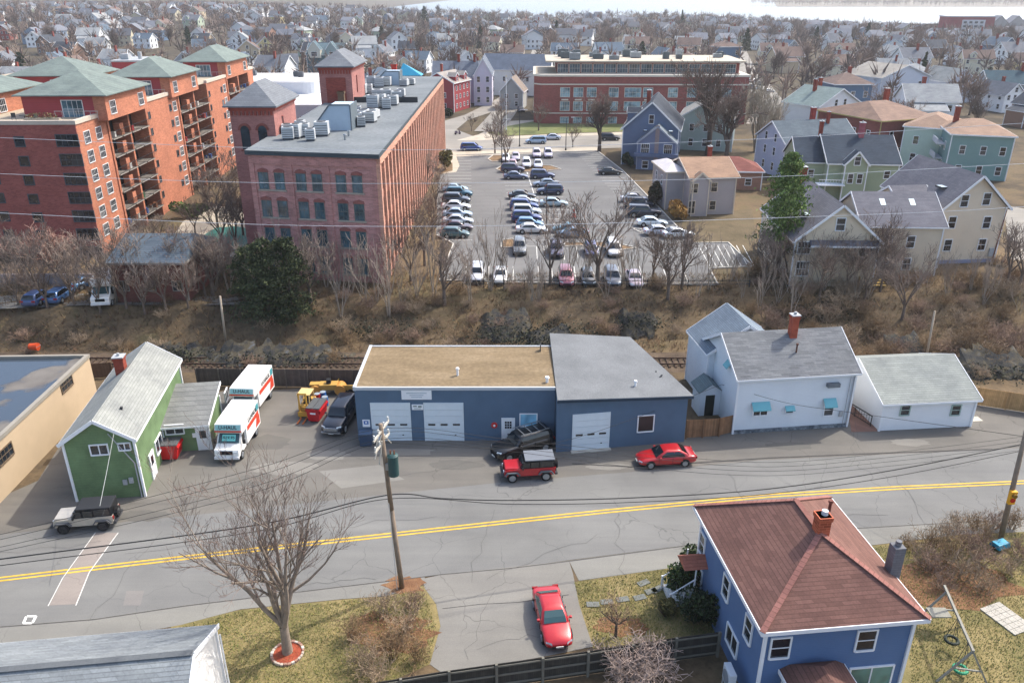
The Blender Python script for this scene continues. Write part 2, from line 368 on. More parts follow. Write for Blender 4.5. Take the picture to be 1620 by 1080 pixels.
def gable_dormer(t,x,y,z,w,d,h,r,wall,roof,fr=None,face='F',win=(.7,1.0)):
    b=MB(); s=1
    if face=='F': M=Matrix.Translation((x,y,z))
    elif face=='R': M=Matrix.Translation((x,y,z))@Matrix.Rotation(R(90),4,'Z')
    else: M=Matrix.Translation((x,y,z))@Matrix.Rotation(R(-90),4,'Z')
    b.M=M; wall_geo(b,'gable','y',w,d,h,r,zb=-.2); o=b.build('dormer',wall,t)
    c=MB(); c.M=M; roof_geo(c,'gable','y',w,d,h,r,.15,.1); c.build('roof',roof,o)
    c=MB(); c.M=M; trim_geo(c,'gable','y',w,d,h,r,.15,corner=False,t=.08); c.build('trim',fr or WHITE,o)
    p=M@Vector((0,-d/2,h*.18)); window(o,tuple(p),FACE[face],win[0],win[1],fr or WHITE,GLASS)
    return o
# ---------------------------------------------------------------- trees and shrubs
def grow(seed,H=10,th=.25,trunk=.25,nl=4,spread=.5,levels=4,kids=(4,4,4),lean=(0,0),curl=.18,minr=.012,shrink=.62,multi=False):
    rnd=random.Random(seed); segs=[]
    def branch(p,d,L,r,lv,sd=0):
        rnd=random.Random(sd)
        n=4 if lv<2 else 3; pts=[(p.copy(),r)]; q=p.copy(); dd=d.copy()
        for i in range(n):
            dd=(dd+Vector((rnd.gauss(0,curl),rnd.gauss(0,curl),rnd.gauss(0,curl*.6)+(.10 if lv>0 else .03)))).normalized()
            q=q+dd*(L/n); rr=max(minr,r*(1-.62*(i+1)/n)); pts.append((q.copy(),rr)); segs.append((pts[-2][0],pts[-1][0],pts[-2][1],rr,lv))
        if lv<levels:
            k=kids[min(lv-1,len(kids)-1)] if lv>0 else nl
            for j in range(k):
                f=rnd.uniform(.28,1.0) if lv>0 else rnd.uniform(.55,1.0)
                x=f*n; i=min(n-1,int(x)); b=pts[i][0].lerp(pts[i+1][0],x-i)
                ax=dd.orthogonal().normalized(); ax.rotate(Matrix.Rotation(rnd.uniform(0,2*PI),3,dd))
                nd=(dd*(1-spread*.5)+ax*rnd.uniform(.5,1.1)*spread*1.5+Vector((0,0,.15))).normalized()
                branch(b,nd,L*shrink*rnd.uniform(.7,1.15),max(minr,pts[i+1][1]*.72),lv+1,rnd.randrange(1<<30))
    if multi:
        for j in range(nl):
            a=2*PI*j/nl+rnd.uniform(-.4,.4); d=Vector((math.cos(a)*spread*.6,math.sin(a)*spread*.6,1)).normalized()
            branch(Vector((math.cos(a)*.15,math.sin(a)*.15,-.1)),d,H*rnd.uniform(.5,.62),th*rnd.uniform(.55,.8),1,rnd.randrange(1<<30))
    else:
        p=Vector((0,0,-.1)); top=Vector((lean[0],lean[1],H*trunk)); segs.append((p,top*.5,th*1.25,th,0)); segs.append((top*.5,top,th,th*.92,0))
        for j in range(nl):
            a=2*PI*j/nl+rnd.uniform(-.35,.35); s=spread*rnd.uniform(.45,1.0); d=Vector((math.cos(a)*s,math.sin(a)*s,1)).normalized()
            branch(top-Vector((0,0,rnd.uniform(0,.1)*H*trunk)),d,H*(1-trunk)*rnd.uniform(.5,.68),th*rnd.uniform(.5,.75),1,rnd.randrange(1<<30))
    return segs
def tree_meshes(segs,split=2,bark=None,twig=None,sc=1.0,tw=1.0):
    a=MB(); b=MB()
    for p,q,r0,r1,lv in segs:
        if lv<=split: a.tube(p,q,r0,r1,7 if lv==0 else (6 if lv==1 else 4),0,False)
        else: b.tube(p,q,r0*tw,r1*tw*.8,3,0,False)
    return a.mesh('trunk',bark or BARK,True),b.mesh('crown',twig or TWIG)
def puff(b,rnd,c,rad,n,size,m=0,flat=1.0):
    'n leaf sized faces in and on an ellipsoid'
    for i in range(n):
        while True:
            v=Vector((rnd.uniform(-1,1),rnd.uniform(-1,1),rnd.uniform(-1,1)))
            if .15<v.length<1: break
        v=v.normalized()*(v.length**.45)
        p=Vector((c[0]+v.x*rad[0],c[1]+v.y*rad[1],c[2]+v.z*rad[2])); s=size*rnd.uniform(.6,1.4)
        a=Vector((rnd.gauss(0,1),rnd.gauss(0,1),rnd.gauss(0,1)*flat)).normalized(); bb=a.orthogonal().normalized(); bb.rotate(Matrix.Rotation(rnd.uniform(0,6.3),3,a)); cc=a.cross(bb)
        b.add([tuple(p+bb*s),tuple(p-bb*s*.5+cc*s*.7),tuple(p-bb*s*.5-cc*s*.7)],[(0,1,2)],rnd.choice((m,m,m+1)))
def place_tree(proto,label,cat,loc,rz,sc,group=None,name='bare_tree',sz=None):
    t=thing(name,label,cat,loc,rz,group); t.scale=(sc,sc,sc if sz is None else sz)
    for n,me in proto: objof(n,me,t)
    return t
# ---------------------------------------------------------------- terrain and paving
def T(x,y):
    z=3*sm((y-78)/(12.0-6*sm((-14-x)/10)))
    if y>230:
        left=sm((90-x)/480.0)
        z+=left*13*sm((y-330)/600.0)
        z-=5.5*sm((x-150-max(0,(900-y)*.35))/250.0)*sm((y-520)/420.0)
        if y>1150: z-=(z+6)*sm((y-1150)/300)*sm((x+520)/260)
    return z
def ground():
    ys=[8+2.0*i for i in range(34)]; y=76
    while y<94: ys.append(y); y+=.9
    while y<330: ys.append(y); y+=6
    while y<9000: ys.append(y); y*=1.07
    ys=sorted(set(ys)); xs=[]; x=0
    while x<70: xs.append(x); x+=2.2
    while x<7000: xs.append(x); x*=1.09
    xs=[-q for q in xs[:0:-1]]+xs
    rnd=random.Random(3); vs=[]; fs=[]
    for yy in ys:
        for xx in xs:
            z=T(xx,yy)-.004
            if 77<yy<91: z+=rnd.uniform(-.35,.35)*sm((yy-77)/3)*sm((91-yy)/2)
            vs.append((xx,yy,z))
    n=len(xs)
    for j in range(len(ys)-1):
        for i in range(n-1): a=j*n+i; fs.append((a,a+1,a+n+1,a+n))
    b=MB(); b.v=vs; b.f=fs; b.m=[0]*len(fs)
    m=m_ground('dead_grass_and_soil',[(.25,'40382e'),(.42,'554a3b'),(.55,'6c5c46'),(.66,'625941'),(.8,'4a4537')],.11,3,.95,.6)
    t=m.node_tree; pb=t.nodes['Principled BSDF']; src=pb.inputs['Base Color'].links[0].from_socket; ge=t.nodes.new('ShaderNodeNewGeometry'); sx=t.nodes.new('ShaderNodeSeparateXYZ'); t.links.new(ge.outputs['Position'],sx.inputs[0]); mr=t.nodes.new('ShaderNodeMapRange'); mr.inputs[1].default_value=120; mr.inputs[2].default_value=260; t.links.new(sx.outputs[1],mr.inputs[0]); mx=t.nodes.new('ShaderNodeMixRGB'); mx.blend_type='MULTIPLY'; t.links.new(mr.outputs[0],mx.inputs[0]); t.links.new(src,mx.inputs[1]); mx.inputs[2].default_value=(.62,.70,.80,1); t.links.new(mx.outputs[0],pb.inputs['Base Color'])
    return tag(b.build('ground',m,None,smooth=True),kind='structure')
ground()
def sheet(name,pts,z,mat,px_=True,kind='structure',thick=0,label=None):
    w=[P(u,v,z) for u,v in pts] if px_ else [Vector((a,b_,z)) for a,b_ in pts]
    b=MB()
    ar=sum(p.x*q.y-q.x*p.y for p,q in zip(w,w[1:]+w[:1]))
    if ar<0: w=w[::-1]
    if thick: b.prism([(p.x,p.y) for p in w],z-thick,z)
    else: b.add([(p.x,p.y,z) for p in w],[tuple(range(len(w)))])
    # triangulate concave outlines safely
    me=b.mesh(name,mat); import bmesh
    bm=bmesh.new(); bm.from_mesh(me); bmesh.ops.triangulate(bm,faces=bm.faces[:]); bm.to_mesh(me); bm.free()
    o=objof(name,me); return tag(o,label,None,None,kind)
ROADM=m_asphalt('737370','road_asphalt'); SITEM=m_asphalt('6c6963','yard_asphalt'); WALKM=m_asphalt('7d7c76','footway_asphalt'); LOTM=m_asphalt('6d6d6c','lot_asphalt',True)
DRIVEM=m_asphalt('7b7973','drive_asphalt')
near=[(-800,1110),(-250,1018),(0,990),(150,978),(290,957),(535,927),(620,917),(810,897),(1089,861),(1355,834),(1515,825),(2000,802),(2700,778)]
far=[(-800,930),(-250,878),(0,845),(300,815),(560,787),(800,762),(1000,746),(1200,728),(1570,711),(2000,690),(2700,668)]
sheet('road',near+far[::-1],.008,ROADM)
sheet('yard_pavement',[(-200,872)]+far[2:]+[(2700,640),(1900,655),(1620,650),(1548,640),(1360,630),(1345,650),(1160,680),(1083,690),(1083,650),(875,600),(600,608),(430,617),(360,617),(250,640),(135,640),(60,760),(-100,830)],.004,SITEM)
sheet('footway',[(-250,1018),(0,990),(150,978),(290,957),(535,927),(620,917),(672,911),(672,922),(612,942),(540,947),(380,963),(285,988),(0,1040),(-250,1060)],.012,WALKM)
sheet('footway',[(900,886),(1089,861),(1200,849),(1355,834),(1515,825),(2000,802),(2000,824),(1520,845),(1378,862),(1200,878),(1060,898),(916,918)],.012,WALKM)
sheet('driveway',[(668,915),(700,908),(900,886),(906,905),(916,955),(938,1022),(860,1038),(700,1064),(680,1050),(697,990),(690,955),(672,930)],.016,DRIVEM)
LAWN=m_ground('spring_lawn',[(.28,'66603e'),(.45,'746c48'),(.56,'857852'),(.7,'8f825c')],.35,9,.95,.5)
sheet('lawn',[(270,990),(380,964),(540,948),(612,943),(672,925),(690,955),(697,990),(680,1050),(600,1085),(620,1120),(250,1180),(290,1080)],.006,LAWN)
sheet('lawn',[(906,920),(1060,898),(1110,893),(1150,1000),(938,1025),(916,955)],.006,LAWN)
sheet('lawn',[(1378,863),(1520,846),(1800,830),(1900,1200),(1400,1200),(1440,1000),(1395,900)],.006,LAWN)
MULCH=m_ground('leaf_litter',[(.3,'5d4333'),(.5,'7a5a42'),(.7,'8c6d50')],.8,10,.95,.6)
def blob(cx,cy,rx,ry,n=22,seed=1,amp=.25):
    rnd=random.Random(seed); return [(cx+rx*math.cos(2*PI*i/n)*(1+rnd.uniform(-amp,amp)),cy+ry*math.sin(2*PI*i/n)*(1+rnd.uniform(-amp,amp))) for i in range(n)]
def litter(u,v,rx,ry,seed):
    p=P(u,v); sheet('leaf_litter_patch',blob(p.x,p.y,rx,ry,22,seed),.019,MULCH,False)
litter(640,925,1.3,.9,1); litter(615,1000,2.6,1.6,2); litter(1500,920,4.5,2.2,3); litter(985,990,1.6,.8,4)
# yellow double line
YEL=m_ground('yellow_road_paint',[(.3,'c29a33'),(.6,'d8b04a')],1.2,18,.8,0)
cl=[(-800,1015),(-220,943),(0,916),(200,892.5),(405,869),(620,845.5),(810,824.5),(960,808.5),(1215,784),(1420,771.5),(1620,762.5),(1900,753),(2700,732)]
cw=[P(u,v,0) for u,v in cl]
for sgn in (-1,1):
    b=MB(); L=[];Rr=[]
    for i,p in enumerate(cw):
        t=(cw[min(i+1,len(cw)-1)]-cw[max(i-1,0)]).normalized(); n=Vector((-t.y,t.x,0))
        L.append(p+n*(sgn*.17+.075)); Rr.append(p+n*(sgn*.17-.075))
    for i in range(len(cw)-1):
        b.add([(q.x,q.y,.02) for q in (Rr[i],Rr[i+1],L[i+1],L[i])],[(0,1,2,3)])
    tag(b.build('road_marking',YEL),kind='structure')
TRENCH=m_asphalt('888079','patched_asphalt'); sheet('road_patch',[(78,957),(120,955),(140,905),(186,842),(152,842),(100,915)],.013,TRENCH)
RWH=m_plain('c9c6c0',.8,.15,6)
def line(pts,wd,z,mat=None,name='road_marking',px_=True):
    w=[P(u,v,z) for u,v in pts] if px_ else [Vector((a,b_,z)) for a,b_ in pts]; b=MB()
    for p,q in zip(w,w[1:]):
        t=(q-p).normalized(); n=Vector((-t.y,t.x,0))*wd/2; b.add([tuple(p-n),tuple(q-n),tuple(q+n),tuple(p+n)],[(0,1,2,3)])
    return tag(b.build(name,mat or RWH),kind='structure')
line([(120,957),(141,905),(187,842)],.07,.022); line([(76,958),(99,914),(151,842)],.06,.022)
line([(37,985),(51,985),(57,974),(42,974),(37,985)],.16,.022,m_plain('e2e2dc',.7,.05))
sheet('road_patch',[(195,957),(222,957),(228,934),(200,934)],.013,m_asphalt('7c7975','mended_asphalt',False))
sheet('road_patch',[(505,745),(600,735),(640,758),(540,772)],.0105,m_asphalt('7d7b75','mended_asphalt',False))
SEAM=m_plain('4c4a48',.95,.2,4)
line([(0,991),(150,979),(290,958),(535,928),(620,918),(700,908),(810,898),(900,887),(1089,862),(1355,835),(1515,826),(1700,816)],.07,.024,SEAM,'road_seam')
line([(905,733),(1000,738),(1215,724),(1400,716),(1570,710)],.16,.024,SEAM,'road_seam')
line([(700,962),(760,955),(820,952),(900,940)],.05,.024,SEAM,'road_seam')
# gravel track bed beyond the fence, with rails and sleepers
BAL=m_ground('track_ballast',[(.3,'453c33'),(.55,'5c4f42'),(.75,'6c5f50')],.7,9,.95,.7)
sheet('railway_bed',[(-90,72.3),(90,72.3),(90,77.2),(-90,77.2)],.01,BAL,False)
RUST=m_plain('54443a',.7,.15,3,.3)
b=MB()
for y in (73.9,75.34): b.box(-90,90,y-.04,y+.04,.12,.27)
tr=thing('railway_track','rusty railway track running behind the wooden fences and garages','railway track',(0,74.6,0))
for y in (73.9,75.34):
    b=MB(); b.box(-90,90,y-74.6-.045,y-74.6+.045,.13,.28); b.build('rail',RUST,tr)
b=MB()
for i in range(280):
    x=-89.5+i*.64; b.box(x-.11,x+.11,-1.25,1.25,.02,.14)
tag(b.build('sleepers',m_plain('4b3d33',.95,.25,2),tr),kind='stuff')
# lot
sheet('parking_lot',[(696,444),(717,386),(690,372),(692,300),(697,276),(722,272),(727,262),(722,246),(800,243),(945,239),(985,270),(1020,306),(1055,342),(1096,385),(1152,384),(1191,422),(1122,425),(1136,451),(900,449)],3.006,LOTM)
CURB=m_plain('b9b6ae',.85,.08,2)
def curb(pts,z,w=.18,h=.13,name='kerb'):
    b=MB(); q=[P(u,v,z) for u,v in pts]
    for a,c in zip(q,q[1:]): b.bar(a+Vector((0,0,h/2)),c+Vector((0,0,h/2)),w,h)
    return tag(b.build(name,CURB),kind='structure')
curb([(696,444),(717,386),(690,372)],3); curb([(945,239),(985,270),(1020,306),(1055,342),(1096,385),(1152,384),(1191,422),(1122,425),(1136,451),(900,449),(696,444)],3); curb([(722,246),(800,243),(945,239)],3)
DIRT=m_ground('planting_soil',[(.3,'5f5040'),(.6,'80694f'),(.8,'75704f')],.6,6,.95,.5)
for pts in ([(793,392),(795,380),(812,378),(817,392)],[(893,384),(965,383),(1008,393),(975,397),(940,389),(893,390)],[(772,252),(780,246),(795,246),(800,254),(778,256)],[(785,268),(795,262),(870,262),(888,268),(850,272),(795,272)]):
    sheet('planted_island',pts,3.05,DIRT); curb(pts+pts[:1],3)
pts=[(1000,362),(1012,363),(1022,366),(1012,368)]; curb(pts+pts[:1],3)
# stall lines
sw=m_plain('cfcfca',.8,.08,4)
for i in range(22):
    y=109+i*2.9
    line([(-10.2-.05*(y-109),y),(-5.6-.05*(y-109),y)],.1,3.02,sw,'parking_line',False)
cxa=P(833,270,3.02); cxb=P(872,392,3.02)
line([(cxa.x,cxa.y),(cxb.x,cxb.y)],.14,3.021,sw,'parking_line',False)
for i in range(17):
    y=106+i*2.9; f=(y-cxb.y)/(cxa.y-cxb.y); x=cxb.x+(cxa.x-cxb.x)*f
    line([(x-4.8,y),(x-.2,y)],.1,3.022,sw,'parking_line',False); line([(x+.2,y),(x+4.8,y)],.1,3.022,sw,'parking_line',False)
for i in range(25):
    f=i/24; p=P(945,239,3).lerp(P(1055,342,3),f) if i<24 else P(1055,342,3)
    line([(p.x-5,p.y),(p.x-.3,p.y)],.1,3.022,sw,'parking_line',False)
for u in (735,772,812,853,875,912,950,985,1020,1058,1090): line([(u,450),(u+(810-u)*.04,421)],.1,3.022,sw,'parking_line')
for u in (850,862,893,915,950,985): line([(u,411),(u+(810-u)*.03,390)],.1,3.022,sw,'parking_line')
for u in range(1105,1185,10): line([(u+18,421),(u,388)],.1,3.022,sw,'parking_line')
# streets behind
STM=m_asphalt('8a867e','street_asphalt',False); CON=m_ground('concrete_paving',[(.3,'a59c8c'),(.7,'bcb3a3')],.5,5,.9,.1)
sheet('street',[(560,243),(722,243),(945,235),(1045,232),(1150,240),(1150,217),(1045,210),(880,213),(760,220),(722,205),(740,190),(800,170),(842,135),(842,118),(822,118),(812,140),(780,160),(735,182),(690,195),(560,200)],3.012,STM)
sheet('pavement',[(700,275),(722,272),(727,262),(722,248),(945,238),(945,233),(722,240),(560,246),(560,252),(690,250)],3.016,CON)
sheet('pavement',[(722,222),(757,213),(785,198),(795,192),(845,190),(845,196),(800,200),(770,211),(800,216),(880,212),(1050,207),(1050,211),(880,216),(760,222)],3.016,CON)
GR=m_ground('green_lawn',[(.3,'5f6640'),(.55,'72774c'),(.75,'817f58')],.3,5,.95,.3)
sheet('lawn',[(771,211),(800,200),(845,192),(1000,190),(1060,195),(1060,206),(880,211),(800,215)],3.018,GR)
sheet('lawn',[(690,276),(716,270),(716,258),(700,252),(690,255)],3.02,DIRT)
sheet('street',[(1180,196),(1200,160),(1165,120),(1120,95),(1135,92),(1215,130),(1240,160),(1228,196)],3.012,STM)
sheet('street',[(1440,300),(1620,330),(1700,350),(1700,420),(1600,410),(1590,345),(1440,318)],3.012,STM)
sheet('back_yard',[(1062,346),(1190,330),(1205,446),(1141,448),(1128,427),(1193,424),(1154,383),(1098,384)],3.004,m_ground('yard_soil',[(.3,'4f4836'),(.6,'685c48'),(.8,'5a583c')],.3,4,.95,.3))
sheet('courtyard',[(255,400),(290,350),(330,325),(395,330),(400,400),(330,412)],3.01,CON)
sheet('access_lane',[(-40,468),(150,464),(400,470),(400,482),(150,482),(-40,490)],3.01,m_asphalt('77746e','lane_asphalt',False))
# water
WT=NT('bay_water'); g=WT.geo(); n=WT.noise(g,.02,4); WT.bump(WT.noise(g,.4,4),.25,.3); WT.out(WT.ramp(n,[(.3,srgb('54708a')),(.7,srgb('6a87a0'))]),.22,0,.9)
b=MB(); b.add([(-900,1100,-.9),(9000,1100,-.9),(9000,9500,-.9),(-900,9500,-.9)],[(0,1,2,3)]); tag(b.build('water',WT.mat),kind='structure')
b=MB(); b.add([(760,2480,-.85),(5200,2300,-.85),(5200,7000,10),(2100,7000,10)],[(0,1,2,3)]); tag(b.build('far_shore',m_ground('far_shore_soil',[(.3,'6b6356'),(.7,'8b8372')],.01,.1,.95,0)),kind='structure')
# rocky ledges in the bank
ROCK=m_ground('blue_grey_rock',[(.25,'232322'),(.45,'393a3a'),(.58,'534c3c'),(.68,'5c5e60'),(.8,'7d8084')],1.1,7,.9,.9)
def rock(u,v,w,h,d,label,seed,z=0.0):
    rnd=random.Random(seed); p=P(u,v,z); b=MB(); nx=max(10,int(w/.3)); nz=max(6,int(h/.28)); g={}
    import mathutils.noise as mn
    for j in range(nz+1):
        for i in range(nx+1):
            fx=i/nx; fz=j/nz; q=Vector((fx*w*.6+seed*7,fz*h*.8,seed)); k=mn.noise(q*1.1)*.8+mn.cell(q*1.9)*.55+mn.cell(q*4.3+Vector((3,1,2)))*.35+abs(mn.noise(q*6))*.3
            edge=min(1,4*fx,4*(1-fx)); g[i,j]=len(b.v); b.v.append(((fx-.5)*w,(fz**1.1)*d+k*.8-.5-.9*edge*(1-fz*.6),(fz**.8)*h*edge-.4+k*.35))
    for j in range(nz):
        for i in range(nx): b.f.append((g[i,j],g[i+1,j],g[i+1,j+1],g[i,j+1])); b.m.append(0)
    b.add([((fx-.5)*w,d+1.6,-.5) for fx in (0,1)]+[b.v[g[nx,nz]],b.v[g[0,nz]]],[(0,1,2,3)])
    return tag(b.build('rock_outcrop',ROCK,None,(p.x,p.y,z)),label,'rock outcrop','rock ledges in the railway bank')
rock(800,532,8,2.3,3.5,'dark blue-grey rock ledge below the parked white cars, behind the flat tan roof',1,.3)
rock(870,545,7,1.6,3,'low broken rock ledge in the bank behind the tan and grey garage roofs',5,.2)
rock(430,572,17,1.7,2.2,'long dark rock ledge behind the weathered fence and the box trucks',2,.1)
rock(275,562,8,1.6,2,'pale-streaked rock ledge just behind the green shingled house',3,.1)
rock(1575,590,11,2.0,3,'dark rock ledge behind the tan board fence at right',4,.2)
rock(1010,520,6,1.8,2.5,'rock ledge in the bank beyond the grey shed roof',6,.8)
rock(1430,560,7,1.8,2.2,'rock ledge in the brush behind the white garage roof',7,.3)

# crack sealer, stains and patches
rp=random.Random(12); STAIN=m_asphalt('62605b','oil_stained_asphalt',False); PALEP=m_asphalt('7d7a73','worn_asphalt',False)
def wob(x,y,L,a,n=9,amp=.35):
    q=[]; 
    for i in range(n): f=i/(n-1)-.5; q.append((x+math.cos(a)*L*f-math.sin(a)*rp.uniform(-amp,amp),y+math.sin(a)*L*f+math.cos(a)*rp.uniform(-amp,amp)))
    return q
for (u,v,L,a) in ((200,905,9,1.5),(470,880,8,1.45),(560,830,12,.15),(760,860,8,1.4),(860,880,9,.5),(980,860,7,1.5),(1180,800,9,1.6),(1300,820,10,.1),(1450,800,8,1.5),(330,860,11,.2),(700,740,7,.3),(650,725,9,.05),(880,725,8,.1),(1120,735,9,.15),(1350,700,8,1.2),(760,985,6,1.3),(820,1010,5,.3),(440,790,9,.25),(60,870,8,.2),(520,920,6,.1)):
    p=P(u,v); line(wob(p.x,p.y,L,a),.022,.026,m_plain('5b5a57',.95,.2,4),'crack_sealer',False)
for k_,(u,v,rx,ry,m) in enumerate(((420,700,2.2,1.3,STAIN),(520,720,1.6,.8,PALEP),(450,740,2.5,1.0,PALEP),(640,715,2.6,.6,PALEP),(720,735,2.2,.7,STAIN),(960,738,1.8,.5,PALEP),(1250,705,2.0,.6,STAIN),(390,760,1.3,.8,STAIN),(1440,700,1.6,.6,PALEP),(225,815,1.8,.7,STAIN),(40,700,1.3,3,STAIN))):
    p=P(u,v); sheet('road_patch',blob(p.x,p.y,rx,ry,26,int(u),.18),.0112+.0005*k_,m,False)

o=sheet('swimming_pool',[(318,392),(322,372),(342,360),(372,358),(398,362),(398,396),(360,400)],3.03,m_plain('2f6b62',.6,.12,.6),kind=None); tag(o,'dark teal covered pool in the courtyard between the apartments and the mill','pool')
# ---------------------------------------------------------------- near buildings
def frame_of(t):
    return Matrix.Translation(t.location)@Matrix.Rotation(t.rotation_euler.z,4,'Z')
def onface(t,face,u,v,w=None,d=None,x0=0,y0=0):
    w=t['_w'] if w is None else w; d=t['_d'] if d is None else d
    M=frame_of(t).inverted(); o=M@Vector((0,0,HC)); q=M@P(u,v,0); r=q-o
    if face in 'FB': y=y0+(-d/2 if face=='F' else d/2); k=(y-o.y)/r.y; p=o+r*k; return (p.x,y,p.z)
    x=x0+(w/2 if face=='R' else -w/2); k=(x-o.x)/r.x; p=o+r*k; return (x,p.y,p.z)
OUT={'F':(0,-1),'B':(0,1),'R':(1,0),'L':(-1,0)}
def wpx(t,face,u,v,ww,hh,fr=None,gl=None,st=0,near=True,dims=None,parent=None,off=.0,name='window'):
    'window centred on the photo pixel u,v of a wall face'
    w,d,x0,y0=dims or (None,None,0,0); p=onface(t,face,u,v,w,d,x0,y0); o=OUT[face]
    return window(parent or t,(p[0]+o[0]*off,p[1]+o[1]*off,p[2]-hh/2),FACE[face],ww,hh,fr or WHITE,gl or GLASS,st,near,name)
def board(t,face,u,v,ww,hh,m,th=.06,name='sign',off=0.0,dims=None):
    w,d,x0,y0=dims or (None,None,0,0); p=onface(t,face,u,v,w,d,x0,y0); o=OUT[face]
    b=MB(); b.box(-ww/2,ww/2,-th,0,-hh/2,hh/2); return b.build(name,m,t,(p[0]+o[0]*off,p[1]+o[1]*off,p[2]),(0,0,FACE[face]))
def text(s,size,mat,parent,loc,rot,name='lettering',ext=.006,sx=1.0):
    c=D.curves.new('lettering','FONT'); c.body=s; c.size=size; c.align_x='CENTER'; c.align_y='CENTER'; c.extrude=ext; c.offset=size*.012
    o=D.objects.new('tmp',c); COL.objects.link(o); dg=bpy.context.evaluated_depsgraph_get(); me=D.meshes.new_from_object(o.evaluated_get(dg)); D.objects.remove(o)
    me.name=name; me.materials.clear(); me.materials.append(mat); r=objof(name,me,parent,loc,rot); r.scale=(sx,1,1); return r
WALLG=m_siding('4f8a55',.16,.2); ROOFLG=m_shingle('8f928e',.2,.07); ROOFG=m_shingle('7c7e7c',.2,.1); ROOFD=m_shingle('3f454c',.2,.15); ROOFBR=m_shingle('6f6661',.18,.15)
FRW=m_plain('dfe2e4',.6,.03)
# shingled green house
GREENW=m_siding('68805a',.22,.25)
gh=house('shingled_house','green shingled gabled house with a brick chimney beside the tan flat-roofed building','house',(-32.7,50.1),ang=R(8),w=4.9,d=13.7,h=5.05,r=1.65,axis='y',wall=GREENW,roof=ROOFLG,z0=0,oh=.25,near=True,zb=-.2)
wpx(gh,'F',157,711,1.15,.75,st=2); wpx(gh,'F',197,706,.75,.5,st=2)
chimney(gh,-.75,2.3,5.4,7.7,.75)
b=MB(); b.box(-3.5,-2.47,3.2,5.6,-.2,3.6); o=b.build('lean_to',GREENW,gh); b=MB(); b.M=Matrix.Translation((-3.05,4.4,3.9))@Matrix.Rotation(R(-18),4,'Y'); b.box(-.75,.75,-1.4,1.4,-.05,.08); b.build('roof',ROOFG,o)
b=MB(); b.tube((2.2,-6.9,0),(2.2,-6.9,3.0),.05,.05,8); b.tube((2.2,-6.9,3.0),(.8,-6.9,5.6),.04,.04,8); b.box(1.55,1.85,-6.98,-6.85,1.3,1.75); b.box(1.1,1.4,-6.98,-6.85,1.2,1.6); b.build('electric_meter',LGREY,gh)
wpx(gh,'R',251,702,1.6,1.1,st=2); wpx(gh,'R',263,692,.8,1.0)
p=onface(gh,'R',242,735); door(gh,'R',gh['_w'],gh['_d'],p[1],0,.95,2.1,m=WHITE)
vent(gh,1.1,-4.2,5.9,.35,.07,DGREY)
ad=wing(gh,2.42+1.75,1.6+.6,3.5,5.4,2.35,1.0,'shed','x',GREENW,ROOFG,.25,zb=-.2,name='annex')
dm=(3.5,5.4,4.17,2.2)
wpx(gh,'F',276,679,1.35,.75,st=2,dims=dm,parent=ad); p=onface(gh,'F',322,690,*dm); door(ad,'F',3.5,5.4,p[0]-4.17,0,.95,2.05,m=WHITE,x0=4.17,y0=2.2)
board(gh,'F',308,688,.35,.4,WHITE,.05,'notice_board',0,dm)
wpx(gh,'R',358,625,1.1,.9,st=2,dims=dm,parent=ad)
# tan flat-roofed building at the left edge
TAN=m_plain('bda88c',.85,.05,.6); ROOFTAR=None
t=NT('ponded_tar_roof'); g=t.geo(); n=t.noise(g,.16,3,.5); base=t.ramp(t.noise(g,.5,5),[(.3,srgb('55514d')),(.7,srgb('6e6a64'))])
pud=t.ramp(n,[(.50,(0,0,0,1)),(.54,(1,1,1,1))]); colr=t.mix(pud,base,srgb('3b4550')); rg=t.ramp(pud,[(0,(.85,)*3+(1,)),(1,(.06,)*3+(1,))]); t.l.new(rg,t.b.inputs['Roughness']); t.set(t.b.inputs['Base Color'],colr); t.b.inputs['Specular IOR Level'].default_value=.6; ROOFTAR=t.mat
tb=thing('flat_roofed_building','tan stucco building with a puddled dark flat roof, at the left edge','building',(-50,55,0)); tb['_w']=23.0; tb['_d']=22.0
b=MB(); b.box(-11.4,11.4,-11,11,-.3,4.3); b.build('wall',TAN,tb)
b=MB(); b.box(-11.2,11.2,-10.8,10.8,4.3,4.36); b.build('roof',ROOFTAR,tb)
b=MB()
for a in ((-11.5,11.5,10.75,11.05),(-11.5,11.5,-11.05,-10.75),(11.15,11.5,-10.75,10.75),(-11.5,-11.15,-10.75,10.75)): b.box(a[0],a[1],a[2],a[3],4.31,4.62)
b.build('parapet',m_plain('8f8a80',.8,.06),tb)
tb.rotation_euler.z=R(2.0); tb.location=(-49.95,55.2,0)
TANF=m_plain('b89c7c',.8,.05)
for u,v in ((105,606),(8,718)): wpx(tb,'R',u,v,1.9,.95,m_plain('6a5a48',.7),GLASS,3,True,(22.8,22,0,0))
b=MB(); b.tube((-2,9,4.3),(-2,9,5.2),.32,.32,12); b.tube((-2,9,5.2),(-2,9,5.45),.5,.45,12,1); b.build('roof_vent',[m_plain('7b3f33',.8),OFFW],tb,(1.6,-.6,0))
